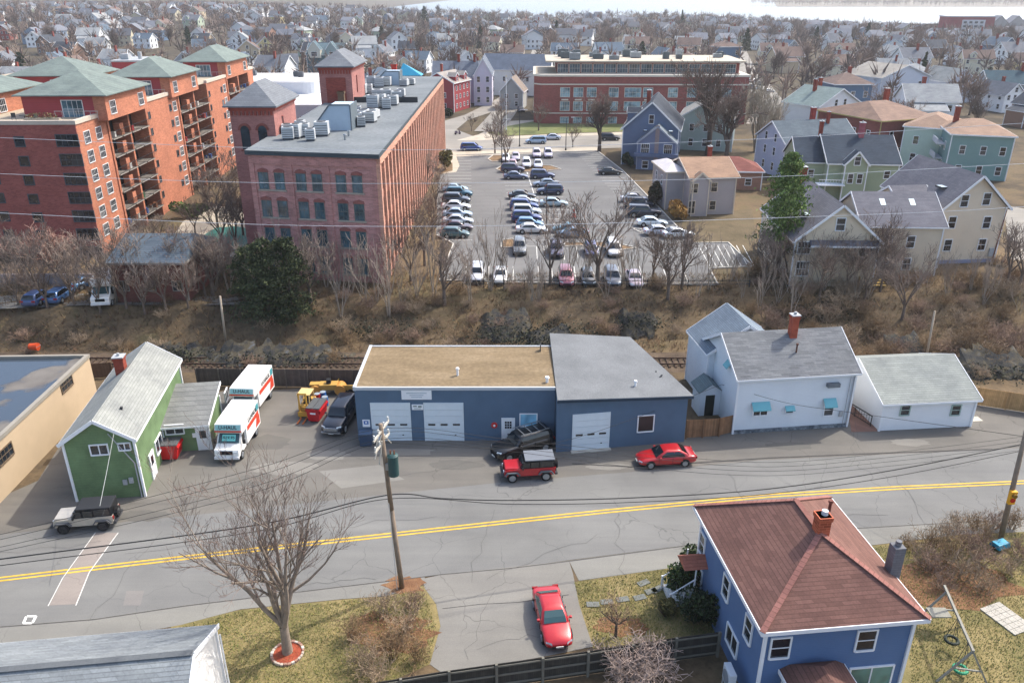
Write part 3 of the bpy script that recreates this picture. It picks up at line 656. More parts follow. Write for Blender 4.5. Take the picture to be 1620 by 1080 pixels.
# blue garages
BLUEW=m_siding('3c5873',.2,.06); BLUEM=m_plain('546a80',.75,.06,.8)
TARP=m_ground('tan_membrane_roof',[(.3,'6f614c'),(.5,'7d6d55'),(.7,'8a7a62')],.45,3,.95,.2,(.35,1.4,1))
ga=thing('garage_building','long blue garage with a flat tan roof and two white overhead doors','garage',(-4.75,63.2,0)); ga['_w']=16.7; ga['_d']=8.4
b=MB(); b.box(-8.35,8.35,-4.2,4.2,-.2,4.95); b.build('wall',BLUEM,ga)
b=MB(); b.box(-8.3,8.35,-4.15,4.2,4.95,5.05); b.build('roof',TARP,ga)
b=MB(); b.box(-8.45,-8.2,-4.3,4.3,4.8,5.16); b.box(-8.2,8.35,-4.32,-4.12,4.85,5.12); b.box(-8.2,8.35,4.12,4.3,4.85,5.12); b.build('roof_edge_trim',m_plain('b4babf',.6,.04),ga)
ODM=m_plain('d3dde2',.55,.03)
def ohdoor(t,u,v,ww,hh,face='F',z=0.0):
    p=onface(t,face,u,v); b=MB(); n=6
    for i in range(n): b.box(-ww/2,ww/2,-.05-.004*(i%2),.02,z+i*hh/n+.012,z+(i+1)*hh/n-.012)
    b.box(-ww/2-.1,-ww/2,-.07,.03,z,z+hh+.1); b.box(ww/2,ww/2+.1,-.07,.03,z,z+hh+.1); b.box(-ww/2,ww/2,-.07,.03,z+hh,z+hh+.1)
    o=b.build('overhead_door',ODM,t,(p[0],p[1],0),(0,0,FACE[face]))
    for s in (-.33,0,.33): c=MB(); c.box(s*ww-.3,s*ww+.3,-.07,-.05,hh*.42,hh*.42+.17); c.build('door_window',GLASS,o)
    c=MB(); c.box(ww*.28,ww*.28+.14,-.09,-.05,.55,.62); c.build('handle',DGREY,o); return o
ohdoor(ga,620,680,3.15,3.55); ohdoor(ga,703,680,3.15,3.55)
sg=board(ga,'F',659,624,2.5,.85,WHITE,.08,'sign_board'); 
b=MB()
for zz,a in ((.17,1.7),(-.02,1.15),(-.2,.9)): b.box(-a/2,a/2,-.09,-.081,zz-.03,zz+.03)
b.build('faint_writing',m_plain('9aaab4',.7),sg)
sg=board(ga,'F',660.5,643.5,.95,.5,WHITE,.05,'sign_board'); b=MB(); b.box(-.36,-.05,-.056,-.05,.04,.14); b.box(.05,.35,-.056,-.05,.0,.13); b.box(-.3,.3,-.056,-.05,-.15,-.1); b.build('faint_writing',m_plain('5c6f66',.7),sg)
sg=board(ga,'F',579.5,669,.62,.68,WHITE,.05,'poster'); b=MB(); b.box(-.2,.2,-.06,-.05,-.08,.24); b.build('blue_panel',m_flat('2a5fa8',.5),sg); b=MB(); b.box(-.09,.09,-.068,-.06,.02,.16); b.box(-.16,.16,-.06,-.05,-.26,-.2); b.build('white_emblem',WHITE,sg)
p=onface(ga,'F',804,680); o=door(ga,'F',16.7,8.4,p[0],0,.95,2.1,m=WHITE,glass=False)
b=MB()
for i in range(3):
    for j in range(3): b.box(-.28+i*.2,-.12+i*.2,-.045,-.03,1.2+j*.24,1.39+j*.24)
b.build('pane',GLASS,o)
wpx(ga,'F',836,664,1.35,1.1,gl=m_glass('7fb4d8',.2),st=9)
b=MB(); b.tube((0,0,0),(0,-.1,0),.27,.27,16); o=b.build('hose_reel',m_flat('c03030',.5),ga,onface(ga,'F',782,672)); b=MB(); b.tube((0,-.1,0),(0,-.13,0),.1,.1,12); b.build('hub',WHITE,o)
vent(ga,-1.0+1.1,-1.9,5.1,.55,.1,WHITE); vent(ga,7.7,-3.2,5.1,.35,.12,WHITE)
b=MB(); b.box(7.3,7.38,3.0,3.5,5.0,5.7); b.build('roof_pipe',DGREY,ga)
# grey roofed garage wing (slanted plan)
gb=thing('garage_building','blue garage with a slanting grey shingle roof and one white overhead door','garage',(3.65,57.1,0),R(8.8)); gb['_w']=0; gb['_d']=0
M=frame_of(gb).inverted()
def lw(x,y): q=M@Vector((x,y,0)); return (q.x,q.y)
c4=[lw(3.65,57.1),lw(14.65,58.8),lw(11.0,69.6),lw(3.65,69.4)]; hs=[4.85,4.3,4.75,5.25]
b=MB(); b.add([(x,y,-.2) for x,y in c4]+[(x,y,h) for (x,y),h in zip(c4,hs)],[(0,1,5,4),(1,2,6,5),(2,3,7,6),(3,0,4,7),(4,5,6),(4,6,7)]); b.build('wall',BLUEM,gb)
oc=[(c4[0][0]-.05,c4[0][1]-.35),(c4[1][0]+.35,c4[1][1]-.3),(c4[2][0]+.3,c4[2][1]+.2),(c4[3][0]-.05,c4[3][1]+.2)]
b=MB(); b.add([(x,y,h+.02) for (x,y),h in zip(oc,hs)]+[(x,y,h+.22) for (x,y),h in zip(oc,hs)],[(0,1,5,4),(1,2,6,5),(2,3,7,6),(3,0,4,7),(4,5,6),(4,6,7),(3,1,0),(3,2,1)]); b.build('roof',m_ground('weathered_grey_roofing',[(.3,'696c6e'),(.6,'777a7c')],.35,10,.95,.3),gb)
b=MB(); b.bar((oc[0][0],oc[0][1]-.03,hs[0]+.08),(oc[1][0],oc[1][1]-.03,hs[1]+.08),.05,.24); b.build('fascia',m_plain('27394a',.6),gb)
gb['_w']=0.0; gb['_d']=0.0
ohdoor(gb,934,700,3.0,3.35); wpx(gb,'F',1021.5,669.5,1.3,1.45,gl=m_glass('0c0f12',.45),st=9)
p=onface(gb,'F',934,705); b=MB(); b.box(p[0]-1.7,p[0]+1.7,-.45,0,0,.06); b.build('door_sill',CONC,gb)
q=M@P(1005,612,4.7); vent(gb,q.x,q.y,4.5,.7,.09,WHITE)
b=MB(); q=M@P(1040,600,4.6); b.tube((q.x,q.y,4.5),(q.x+.5,q.y+.3,4.85),.07,.07,8); b.tube((q.x,q.y+1.2,4.5),(q.x+.3,q.y+1.2,4.8),.07,.07,8); b.build('vent_pipe',DGREY,gb)
# white house with its wings
WSID=m_siding('dfe5ea',.13,.03); ROOFW=m_shingle('74777a',.16,.2)
wh=house('white_house','white clapboard house with teal awnings and a brick chimney right of the blue garages','house',(19.1,60.1),(29.5,61.4),d=8.2,h=5.35,r=2.3,axis='x',wall=WSID,roof=ROOFW,z0=0,oh=.3,near=True,zb=-.2)
ROOFW2=m_shingle('76838f',.16,.1)
chimney(wh,.75,-.6,6.8,9.4,.62,m_brick('a4523c')); vent(wh,.5,-2.2,6.4,.9,.07,m_plain('5b3b30'))
TEAL=m_plain('6fb0b8',.5,.05)
def awning(t,face,u,v,ww,hh=.55,dp=.55,m=None):
    p=onface(t,face,u,v); b=MB(); b.extr([(0,hh/2),(-dp,-hh/2),(-dp,-hh/2-.08),(-.04,hh/2-.12)],'x',-ww/2,ww/2); return b.build('awning',m or TEAL,t,p,(0,0,FACE[face]))
for (u,v,w_,h_,st) in ((1203,650,1.2,.75,2),(1249,649,.65,.4,9),(1311,648,.8,1.05,0)): wpx(wh,'F',u,v,w_,h_,st=st)
awning(wh,'F',1203,640,1.6); awning(wh,'F',1249,644,.85,.3,.35); awning(wh,'F',1312,634.5,1.15,.6)
b=MB(); b.box(-.55,.55,-.35,.1,-.15,.2); b.build('wall_air_conditioner',m_plain('6f757a',.5),wh,onface(wh,'F',1317,608))
b=MB(); b.box(-5.15,5.3,-4.16,-4.09,-.2,.35); b.build('stone_foundation',m_ground('rubble_stone',[(.3,'3f464d'),(.5,'6d747a'),(.65,'9aa0a3')],2.2,8,.9,.5),wh)
b=MB(); b.tube((5.1,-4.2,.2),(5.1,-4.2,5.2),.05,.05,8); b.tube((4.75,-4.2,.4),(4.75,-4.2,5.0),.035,.035,8); b.box(4.3,4.6,-4.25,-4.1,1.1,1.6); b.build('downpipe',LGREY,wh)
o=wing(wh,-2.3,4.2,7.0,5.2,5.1,2.5,'gable','y',WSID,ROOFW2,.25,zb=-.2)
b=MB(); wall_geo(b,'gable','y',1.9,1.9,2.5,.7,0,0,-.2); hd=b.build('entry_hood',WSID,wh,(-6.15,.3,0)); b=MB(); roof_geo(b,'gable','y',1.9,1.9,2.5,.7,.2,.08); b.build('roof',m_shingle('6f7f82',.16,.1),hd)
b=MB(); b.box(-.42,.42,-.98,-.93,0,2.05); b.build('door',m_flat('15201f',.5),hd)
awning(wh,'L',1154,575,.9,.5,.4)
# white garage
wg=house('white_garage','low white clapboard garage with a pale grey roof right of the white house','garage',(32.0,60.6),(40.4,61.4),d=9.2,h=2.75,r=2.0,axis='x',wall=m_siding('e6e8ea',.13,.03),roof=m_shingle('8d928e',.16,.08),z0=0,oh=.3,near=True,zb=-.2)
for u in (1432,1512): wpx(wg,'F',u,648.5,.75,.9,m_plain('a5b8ae'))
b=MB(); b.box(4.1,6.0,-3.8,-3.0,0,.03); b.build('ramp_slab',CONC,wg)
# iron rail and brick path between them
ir=thing('iron_railing','black iron stair railing between the white house and the white garage','railing',(30.6,61.6,0))
b=MB()
pts=[(-.4,3.4),(.3,1.6),(1.0,-.2)]
for x,y in pts: b.tube((x,y,0),(x,y,1.05),.04,.04,6)
b.bar((pts[0][0],pts[0][1],1.03),(pts[2][0],pts[2][1],1.03),.07,.07); b.bar((pts[0][0],pts[0][1],.15),(pts[2][0],pts[2][1],.15),.05,.05)
for i in range(14):
    f=i/13; x=pts[0][0]+(pts[2][0]-pts[0][0])*f; y=pts[0][1]+(pts[2][1]-pts[0][1])*f; b.tube((x,y,.1),(x,y,1.0),.016,.016,4)
b.build('railing',BLK,ir)
sheet('brick_path',[(1347,683),(1388,682),(1372,640),(1340,640)],.02,m_brick('8a6a5e'))
# hip roofed blue house in the foreground
BLH=m_siding('58739a',.12,.05); ROOFR=m_shingle('75574f',.2,.16); ROOFR2=m_shingle('6c5049',.2,.12)
bh=house('blue_house','blue clapboard house with a brown-red hip roof in the near right corner','house',(12.75,30.75),(20.6,31.6),d=9.8,h=5.95,r=2.75,kind='hip',axis='y',rl=3.0,wall=BLH,roof=ROOFR,z0=0,oh=.45,near=True,zb=-.2)
for u,v,w_,h_ in ((1111,860,.8,1.35),(1106,914,.8,1.5),(1149,929,.8,1.35),(1184,995,.8,1.35)): wpx(bh,'L',u,v,w_,h_)
wpx(bh,'L',1158,1012,1.5,1.1,st=2)
for u,v in ((1234,1024),(1370,1012)): wpx(bh,'F',u,v,.95,1.25)
wpx(bh,'F',1376,1070,2.3,1.35,st=2,gl=m_glass('3d6a66'))
b=MB(); b.box(-.33,.33,-.33,.33,0,1.75); b.box(-.38,.38,-.38,.38,1.5,1.75); ch=b.build('chimney',m_brick('a5573c',.3,1.6),bh,(.15,-1.25,8.1)); b=MB(); b.box(-.42,.42,-.42,.42,-.1,.1); b.build('chimney_flashing',m_plain('70889a',.5),ch); b=MB(); b.tube((.05,0,1.75),(.05,0,2.0),.17,.17,10); b.build('chimney_pot',m_plain('c8ccd0',.5),ch)
b=MB(); b.box(-.3,.3,-.3,.3,0,4.6); b.tube((0,0,4.6),(0,0,4.9),.16,.16,10); b.build('block_chimney',m_brick('74777c',.1,.6),bh,(4.3,-1.9,3.4))
b=MB(); b.box(-.28,.28,-.2,.25,0,.28); b.build('roof_vent',LGREY,bh,(-1.7,2.9,7.1)); skylight(bh,-2.1,1.5,7.0,0,.55,1.0)
vent(bh,2.8,2.6,7.3,.45,.09,m_plain('6c3d33'))
# ridge caps
b=MB(); c=R(0); 
rt=5.95+2.75+.2
for a,e in (((-4.4,-5.35,6.15),(0,-1.5,rt)),((4.4,-5.35,6.15),(0,-1.5,rt)),((-4.4,5.35,6.15),(0,1.5,rt)),((4.4,5.35,6.15),(0,1.5,rt)),((0,-1.5,rt),(0,1.5,rt))): b.bar(a,e,.3,.05)
b.build('ridge_cap',m_shingle('94685f',.2,.1),bh)
wing(bh,-1.15,-6.2,2.9,2.8,2.9,.95,'hip','y',BLH,ROOFR2,.3,rl=.8,name='porch',zb=-.2)
# little roof and steps on the road side
M=frame_of(bh).inverted()
b=MB(); b.box(-.9,.9,-.6,.6,0,.12); b.extr([(-.75,0),(.75,0),(0,.55)],'x',-1.0,1.0); b.build('door_canopy',m_shingle('a86a58',.2,.1),bh,(-4.4,3.9,3.0))
b=MB()
for i in range(5): b.box(-.9,.9,-.35+i*.28,-.35+(i+1)*.28,0,1.1-i*.2)
st=b.build('front_steps',m_plain('c9cbc8',.7,.05),bh,(-4.9,4.3,0),(0,0,R(90)))
b=MB()
for s in (-.85,.85):
    for i in range(6): b.tube((s,-.3+i*.27,.9-i*.18),(s,-.3+i*.27,1.95-i*.2),.025,.025,5)
    b.bar((s,-.4,2.05),(s,1.15,.95),.07,.07); b.tube((s,1.15,0),(s,1.15,1.05),.06,.06,6); b.tube((s,-.35,0),(s,-.35,3.0),.05,.05,6)
b.build('hand_rail',WHITE,st)
# heat pump by the blue house
hp=thing('heat_pump','white heat pump unit on a stand beside the blue house wall','heat pump',(11.75,32.2,0),R(5))
b=MB(); b.box(-.2,.2,-.5,.5,.75,1.75); b.build('housing',m_plain('c8cdd2',.5,.03),hp,bev=.03)
b=MB(); b.tube((-.21,0,1.25),(-.24,0,1.25),.38,.38,20); b.build('fan_grille',m_plain('80868c',.5),hp)
b=MB()
for x in(-.18,.18):
    for y in(-.4,.4): b.bar((x,y,0),(x,y,.75),.05,.05)
b.bar((-.18,-.4,.7),(-.18,.4,.7),.05,.05); b.bar((.18,-.4,.7),(.18,.4,.7),.05,.05); b.build('stand',LGREY,hp)
# shingled roof house cut by the bottom edge
ws=m_siding('e4e4e2',.13,.02)
gl_=house('white_house','white house with a grey-blue shingle roof in the near left corner','house',(-29.6,23.0),ang=R(7.0),w=14.9,d=7.9,h=4.15,r=1.95,axis='x',wall=ws,roof=m_shingle('83898c',.16,.14),z0=0,oh=.15,near=True,zb=-.2)
b=MB(); b.bar((-7.4,.03,6.3),(7.55,.03,6.3),.35,.06); b.build('ridge_cap',m_shingle('6d7276',.2,.1),gl_)
b=MB(); b.tube((7.75,3.6,0),(7.75,3.6,4.0),.05,.05,8); b.build('downpipe',WHITE,gl_)
# ---------------------------------------------------------------- brick apartment complex at left
BRLIT=m_brick('b0755c',.16,1.1); BRSHADE=m_brick('94564f',.16,1.1); BRM=m_brick('9a564c',.14,1.25); REDP=m_siding('a04448',.3,.05); ROOFGR=m_shingle('74807c',.25,.06); TERR=m_plain('a89c88',.9,.08,1)  # apartment brick twice: lighter orange for sunlit side, darker red for shaded front
WFR=m_plain('d8d9d9',.6,.04); DKF=m_plain('4d5258',.6,.05)
ap=thing('apartment_block','long brick apartment block, lit side coloured orange, shaded front red, with stacked balconies, at left','apartment block',(-54.5,101.9,3),R(1.3)); ap['_w']=0; ap['_d']=0
# local frame: east wall on x=0, running away along +y; front wall on y=0; roof at z=17
segs_=[(0,8.2,0),(8.2,21.5,1),(21.5,34.5,0),(34.5,49.5,1),(49.5,61,0),(61,76,1),(76,80,0)]
b=MB(); b.box(-46,-2.2,0,80,-1,17)
for y0,y1,k in segs_:
    if not k: b.box(-2.2,0,y0,y1,-1,17)
b.build('wall',[BRLIT],ap)
b=MB(); b.box(-46,.02,-.12,-.0,-1,17.02); b.build('front_wall',BRSHADE,ap)  # front slab in the darker brick tone, its shade put into the colour
b=MB(); b.box(-45.8,-.3,.2,79.8,17,17.08); b.build('roof',TERR,ap)
b=MB(); b.box(-46,.14,-.22,.25,17.0,17.5); 
for y0,y1,k in segs_:
    if not k: b.box(-.4,.14,max(y0,.25),y1,17.0,17.5)
b.build('parapet',m_plain('c2b7a8',.8,.05),ap)
FZ=[15.1-2.42*i for i in range(7)]
for z in FZ[:6]:
    for y in (2.3,5.6): window(ap,(0,y,z-.75),R(90),1.5,1.45,WFR,GLASS,3)
ux=lambda u,v: onface(ap,'F',u,v,0,.24)
for z in FZ:
    for (u,w_,st) in ((105,2.7,3),(29,1.15,9)): 
        x=ux(u,215)[0]; window(ap,(x,-.13,z-.75),0,w_,1.4 if w_>2 else 1.15,DKF,GLASS,st)
    window(ap,(ux(-26,215)[0],-.13,z-.6),0,1.15,1.15,DKF,GLASS,9)
for y0,y1,k in segs_[2:]:
    if not k and y1<79:
        for z in FZ[:6]:
            window(ap,(0,y0+1.0,z-.5),R(90),.7,.9,DKF,GLASS,9); window(ap,(0,y1-3.4,z-.5),R(90),.8,.9,DKF,GLASS,9); window(ap,(0,y1-1.5,z-.7),R(90),1.4,1.35,WFR,GLASS,3)
b=MB()
BALR=m_flat('24272a',.5)
bal=[]
for y0,y1,k in segs_:
    if not k: continue
    L=y1-y0; n=4; pw=.5
    p=MB()
    for i in (0,2,4):
        y=y0+(L-pw)*i/4; p.box(-2.2,.15,y,y+pw,-1,17)
    p.build('brick_pier',BRLIT,ap)
    s=MB(); s.box(-2.25,-2.12,y0,y1,-1,16.98); s.build('recess_wall',m_plain('222426',.9),ap)  # near-black colour paints the deep shade at the back of the balconies
    for z in FZ[:6]:
        for f in (.3,): s=MB(); s.box(-1.0,-.1,y0+L*f,y0+L*(f+.09),z-1.35,z+.2); s.build('brick_panel',BRLIT,ap)
    for z in FZ[:6]:
        for i in range(n):
            ya=y0+pw+(L-pw)*i/4; yb=ya+L/4-pw
            me=('balc',round(yb-ya,1))
            if me not in WC:
                q=MB(); w_=yb-ya; q.box(-2,.35,0,w_,-.14,0,0)
                for f in range(9): q.box(.3,.33,w_*f/8-.015,w_*f/8+.015,0,.95,1)
                q.box(.28,.35,0,w_,.9,.97,1); q.box(.3,.34,0,w_,.1,.14,1)
                WC[me]=q.mesh('balcony',[m_plain('8d8780',.8),BALR])
            if len(bal)<100: bal.append(objof('balcony',WC[me],ap,(0,ya,z-1.35)))
            if i%2==0: objof('balcony_door',win_mesh(1.7,1.9,WFR,GLASS,2)[2],ap,(-2.09,(ya+yb)/2-.1,z-1.3),(0,0,R(90)))
rnd=random.Random(5); s=MB()
for k in range(26):
    o=rnd.choice(bal); s=MB(); c=rnd.choice(('3a5fa0','d8d6d0','3d6a4a','8a5a40','c9c9c9','b03a3a')); y=rnd.uniform(.3,1.6); s.box(-.5,0,y,y+.55,0,.75); s.tube((-.9,y,0),(-.9,y,.5),.2,.25,8); s.build('balcony_furniture',m_plain(c,.7),o)
def pent(ya,yb,dx,x0=-9.3,label=None):
    b=MB(); b.box(x0,dx,ya,yb,17.0,19.75,0); o=b.build('penthouse',[REDP],ap)
    b=MB(); b.box(dx-.02,dx+.12,ya,yb,16.6,19.7); b.box(dx-1.4,dx,ya-.06,ya,16.6,19.7); b.build('brick_face',BRLIT,o)
    b=MB(); roof_geo(b,'hip','y',dx-x0,yb-ya,19.75,2.6,.75,.14,rl=max(0,(yb-ya)-(dx-x0))*.8,x0=(dx+x0)/2,y0=(ya+yb)/2); b.build('roof',ROOFGR,o)
    for y in (ya+2.0,yb-2.0): window(o,(dx+.12,y,17.3),R(90),1.6,1.6,WFR,GLASS,3)
    window(o,(dx-4.2,ya,17.05),0,2.6,2.1,WFR,m_glass('41606e'),3)
    b=MB()
    for i in range(7): b.tube((dx-5.5+i*.9,ya-2.2,17.1),(dx-5.5+i*.9,ya-2.2,18.1),.02,.02,4)
    b.bar((dx-5.6,ya-2.2,18.1),(dx,ya-2.2,18.1),.04,.05); b.build('roof_railing',LGREY,o)
    return o
pent(6.0,19.2,1.3); pent(31.0,43.6,.5,-8.5); pent(61.5,76.2,0,-8.0)
pent(8.0,20.0,-14.4,-26); pent(33,44,-13.6,-25)
b=MB(); b.box(-21,-15.5,60,70,17,19.9); o=b.build('roof_house',REDP,ap); b=MB(); b.box(-21.2,-15.3,59.8,70.2,19.9,20.2); b.build('roof',LGREY,o)
b=MB(); b.box(-20,-18.5,62,63.5,20.2,21.2); b.tube((-17,64,20.2),(-17,64,21.5),.4,.4,10); b.build('air_unit',LGREY,o)
def furn(kind,x,y,rz,lab,z=17.08):
    w=ap.matrix_world if False else frame_of(ap)@Vector((x,y,0))
    if kind=='table':
        t=thing('patio_table',lab,'table',(w.x,w.y,3+z),rz); b=MB(); b.tube((0,0,.68),(0,0,.73),.6,.6,16); b.build('table_top',DGREY,t); b=MB(); b.tube((0,0,0),(0,0,.68),.05,.05,8); b.tube((0,0,0),(0,0,.04),.3,.3,12); b.build('table_base',DGREY,t)
    elif kind=='umb':
        t=thing('patio_umbrella',lab,'parasol',(w.x,w.y,3+z),rz); b=MB(); b.tube((0,0,1.0),(0,0,2.5),.24,.07,10); b.build('folded_canopy',m_plain('2c3d52',.8),t); b=MB(); b.tube((0,0,0),(0,0,2.6),.03,.03,8); b.tube((0,0,0),(0,0,.08),.25,.25,12); b.build('pole',LGREY,t)
    else:
        t=thing('patio_chair',lab,'chair',(w.x,w.y,3+z),rz); b=MB(); b.box(-.25,.25,-.25,.25,.4,.45); b.build('seat',DGREY,t); b=MB(); b.box(-.25,.25,.2,.25,.45,.95); b.build('backrest',DGREY,t)
        for sx in(-.22,.22):
            for sy in(-.22,.22): b=MB(); b.tube((sx,sy,0),(sx,sy,.4),.02,.02,6); b.build('leg',DGREY,t)
furn('table',-7.5,2.6,0,'round dark patio table on the roof terrace of the orange brick apartments')
furn('umb',-12.5,3.2,0,'folded dark parasol on the apartment roof terrace')
furn('chair',-9.0,2.8,.5,'dark patio chair left of the round table on the apartment terrace'); furn('chair',-6.0,2.2,-2,'dark patio chair right of the round table on the apartment terrace')
furn('table',-13.5,2.0,0,'dark patio table beside the folded parasol on the apartment terrace')
b=MB(); rnd=random.Random(2)
pl=thing('planter_box','long planter with dry shrubs along the apartment terrace edge','planter',tuple(frame_of(ap)@Vector((-4.6,1.3,17.08))),R(1.3)); b.box(-2.2,2.2,-.3,.3,0,.5); b.build('box',m_plain('8b8478',.8),pl); b=MB(); puff(b,rnd,(0,0,.8),(2.1,.35,.4),260,.09); b.build('plants',[m_plain('5d5a3a',.9),m_plain('8d7a55',.9)],pl)
# low garage wing of the complex with grey roof, in front of the towers
lw_=house('low_brick_building','low red brick building with a bluish grey roof in front of the brick towers','building',P(186,478,3),P(300,478,3),d=9.5,h=4.6,r=1.9,axis='x',wall=m_brick('6e4640',.12,1.1),fr=m_plain('8b8680',.7),roof=m_shingle('5c6873',.2,.1),kind='hip',rl=8,wins=[('F',(-3,0,3),(1.4,),1.0,1.1,2)])
bp=thing('retaining_wall','long pale concrete retaining wall at the foot of the left apartment block','wall',tuple(P(60,455,3)),R(1)); b=MB(); b.box(-18,9,-.2,.2,-.3,1.7); b.build('wall',m_plain('9c98a0',.9,.12,1),bp)
# ---------------------------------------------------------------- mill building
MROOF=m_ground('grey_membrane_roof',[(.3,'62686c'),(.5,'6f7578'),(.7,'7b8083')],.12,2,.8,.1)
ml=thing('mill_building','long pinkish brick mill with a flat grey roof and rows of tall windows','mill',(-15.3,90.5,3),R(0)); ml['_w']=0; ml['_d']=0
ml.rotation_euler.z=R(.0)
b=MB(); b.add([(-15.2,2.6,-1),(0,0,-1),(-.15,90.4,-1),(-15.4,92,-1),(-15.2,2.6,15),(0,0,15),(-.15,90.4,15),(-15.4,92,15)],[(0,3,2,1),(4,5,6,7),(0,1,5,4),(1,2,6,5),(2,3,7,6),(3,0,4,7)]); b.build('wall',m_brick('b98a85',.2,1.15),ml)
b=MB(); b.add([(-15.5,2.3,15),(.35,-.35,15),(.2,90.6,15),(-15.7,92.3,15),(-15.5,2.3,15.45),(.35,-.35,15.45),(.2,90.6,15.45),(-15.7,92.3,15.45)],[(0,3,2,1),(4,5,6,7),(0,1,5,4),(1,2,6,5),(2,3,7,6),(3,0,4,7)],0); b.build('roof',MROOF,ml)
b=MB(); b.bar((-15.5,2.25,15.2),(.35,-.4,15.2),.08,.5); b.bar((.38,-.35,15.2),(.25,90.6,15.2),.08,.5); b.build('fascia',m_plain('3f4a50',.6),ml)
b=MB(); b.box(-15.2,-.3,46,46.3,15.4,16.3); b.build('roof_parapet',m_plain('2f3438',.7),ml)
fa=math.atan2(-2.6,15.2)
# front pilasters and windows (front wall direction)
fd=Vector((15.2,-2.6,0)).normalized(); fL=15.42; fo=Vector((-15.2,2.6,0))
def fpt(s,z,o=0): p=fo+fd*s; n=Vector((fd.y,-fd.x,0)); p=p+n*o; return (p.x,p.y,z)
b=MB()
for s in (.25,4.9,9.4,15.15): p=fpt(s,0,.12); b.M=Matrix.Translation(p)@Matrix.Rotation(fa,4,'Z'); b.box(-.3,.3,-.02,.3,-1,14.4)
b.M=Matrix.Translation(fpt(fL/2,0,.12))@Matrix.Rotation(fa,4,'Z'); b.box(-fL/2,fL/2,-.05,.3,13.9,15.0); b.M=None
b.build('pilaster',m_brick('b3837d',.2,1.15),ml)
MFR=m_plain('5d6a68',.6,.05); SILL=m_plain('a59a8e',.8); ARCH=m_brick('8f5a54',.1,1.1)
wz=[11.0,7.7,4.4,1.1]
def mwin(parent,p,rz,w_=1.05,h_=1.9):
    o=window(parent,p,rz,w_,h_,MFR,m_glass('3a5560'),1)
    return o
for si,s in enumerate((1.5,3.5,6.15,8.1,11.0,12.95)):
    for z in wz: mwin(ml,fpt(s,z,.02),fa)
b=MB()
for s in (2.5,7.1,12.0):
    for z in wz: b.M=Matrix.Translation(fpt(s,z-.16,.02))@Matrix.Rotation(fa,4,'Z'); b.box(-1.75,1.75,-.12,.05,-.1,.1)
b.M=None; b.build('sill_course',SILL,ml)
b=MB()
for s in (1.5,3.5,6.15,8.1,11.0,12.95):
    for z in wz: b.M=Matrix.Translation(fpt(s,z+1.95,.02))@Matrix.Rotation(fa,4,'Z'); b.extr([(-.7,0),(-.6,.3),(0,.48),(.6,.3),(.7,0)],'y',-.08,.05)
b.M=None; b.build('window_arch',ARCH,ml)
# east side: bays with pilasters, brick lightened and warmed to paint in sunlight
nb=30; bw=90.2/nb
b=MB()
for i in range(nb+1): y=i*bw; b.box(-.05,.42,y-.38+.2,y+.38+.2,-1,14.3)
b.box(-.05,.42,0,90.4,14.2,15.0); b.build('pilaster',m_brick('c29480',.16,1.1),ml)
b=MB()
for z in wz: b.box(-.05,.16,0,90.3,z-1.0,z-.1)
b.build('spandrel',m_brick('b07f70',.12,1.1),ml)
rest=MB()
for i in range(nb):
    for z in wz:
        y=(i+.5)*bw+.2
        if i<19: window(ml,(0,y,z),R(90),1.7,2.0,SILL,m_glass('3a4a50'),1)
        else: rest.box(.0,.06,y-.85,y+.85,z,z+2.0,1); rest.box(.0,.09,y-.95,y+.95,z-.1,z,0)
tag(rest.build('windows',[SILL,m_glass('3a4a50')],ml),kind='stuff')
# roof equipment
def rooftop_unit(x,y,w_,d_,h_,rz=0,parent=None,z=15.45,m=None):
    b=MB(); b.box(-w_/2,w_/2,-d_/2,d_/2,.25,.25+h_,0); b.box(-w_/2+.05,w_/2-.05,-d_/2+.05,d_/2-.05,0,.25,1); b.tube((0,0,.25+h_),(0,0,.32+h_),min(w_,d_)*.38,min(w_,d_)*.38,14,1)
    for k in range(4): b.box(-w_/2+.08,w_/2-.08,-d_/2-.02,-d_/2,.4+k*h_*.2,.47+k*h_*.2,1)
    return b.build('rooftop_unit',[m or m_plain('b9bdbf',.5,.05),m_plain('474b50',.6)],parent or ml,(x,y,z),(0,0,rz))
def mlp(u,v,z=15.5): p=P(u,v,z+3); return (p.x+15.3,p.y-90.5)
for (u,v,a,bb,c) in ((457,220,1.4,1.4,1.3),(470,218,1.2,1.3,1.5),(483,216,1.2,1.2,1.4),(492,222,1.1,1.2,1.2),(510,214,1.7,1.6,1.5),(476,208,1.2,1.2,1.2),(455,210,1.3,1.2,.9),
      (565,196,1.4,1.4,1.3),(572,200,1.1,1.1,1.1),(575,190,1.5,1.5,1.2),(585,193,1.8,1.3,1.2),(590,187,1.4,1.2,1.1),(566,184,1.1,1.1,1.2),(594,186,1.1,1.2,.9),
      (592,171,1.8,1.6,1.8),(603,170,1.5,1.3,1.8),(612,172,1.3,1.3,1.4),(622,166,1.6,1.5,1.3),(598,158,1.8,1.4,1.5),(612,157,1.5,1.4,1.4),(628,158,1.6,1.4,1.2),(635,153,1.3,1.3,1.1),
      (562,150,1.6,1.6,1.6),(574,149,1.5,1.6,1.5),(584,148,1.2,1.3,1.4),(568,145,1.3,1.3,1.2),(588,137,1.7,1.5,1.7),(600,138,1.7,1.7,1.6),(613,136,1.5,1.5,1.5),(622,132,1.4,1.4,1.3),(640,136,1.5,1.5,1.0),(650,134,1.6,1.4,.9)):
    x,y=mlp(u,v); rooftop_unit(x,y,a,bb,c,random.Random(u).uniform(-.2,.2))
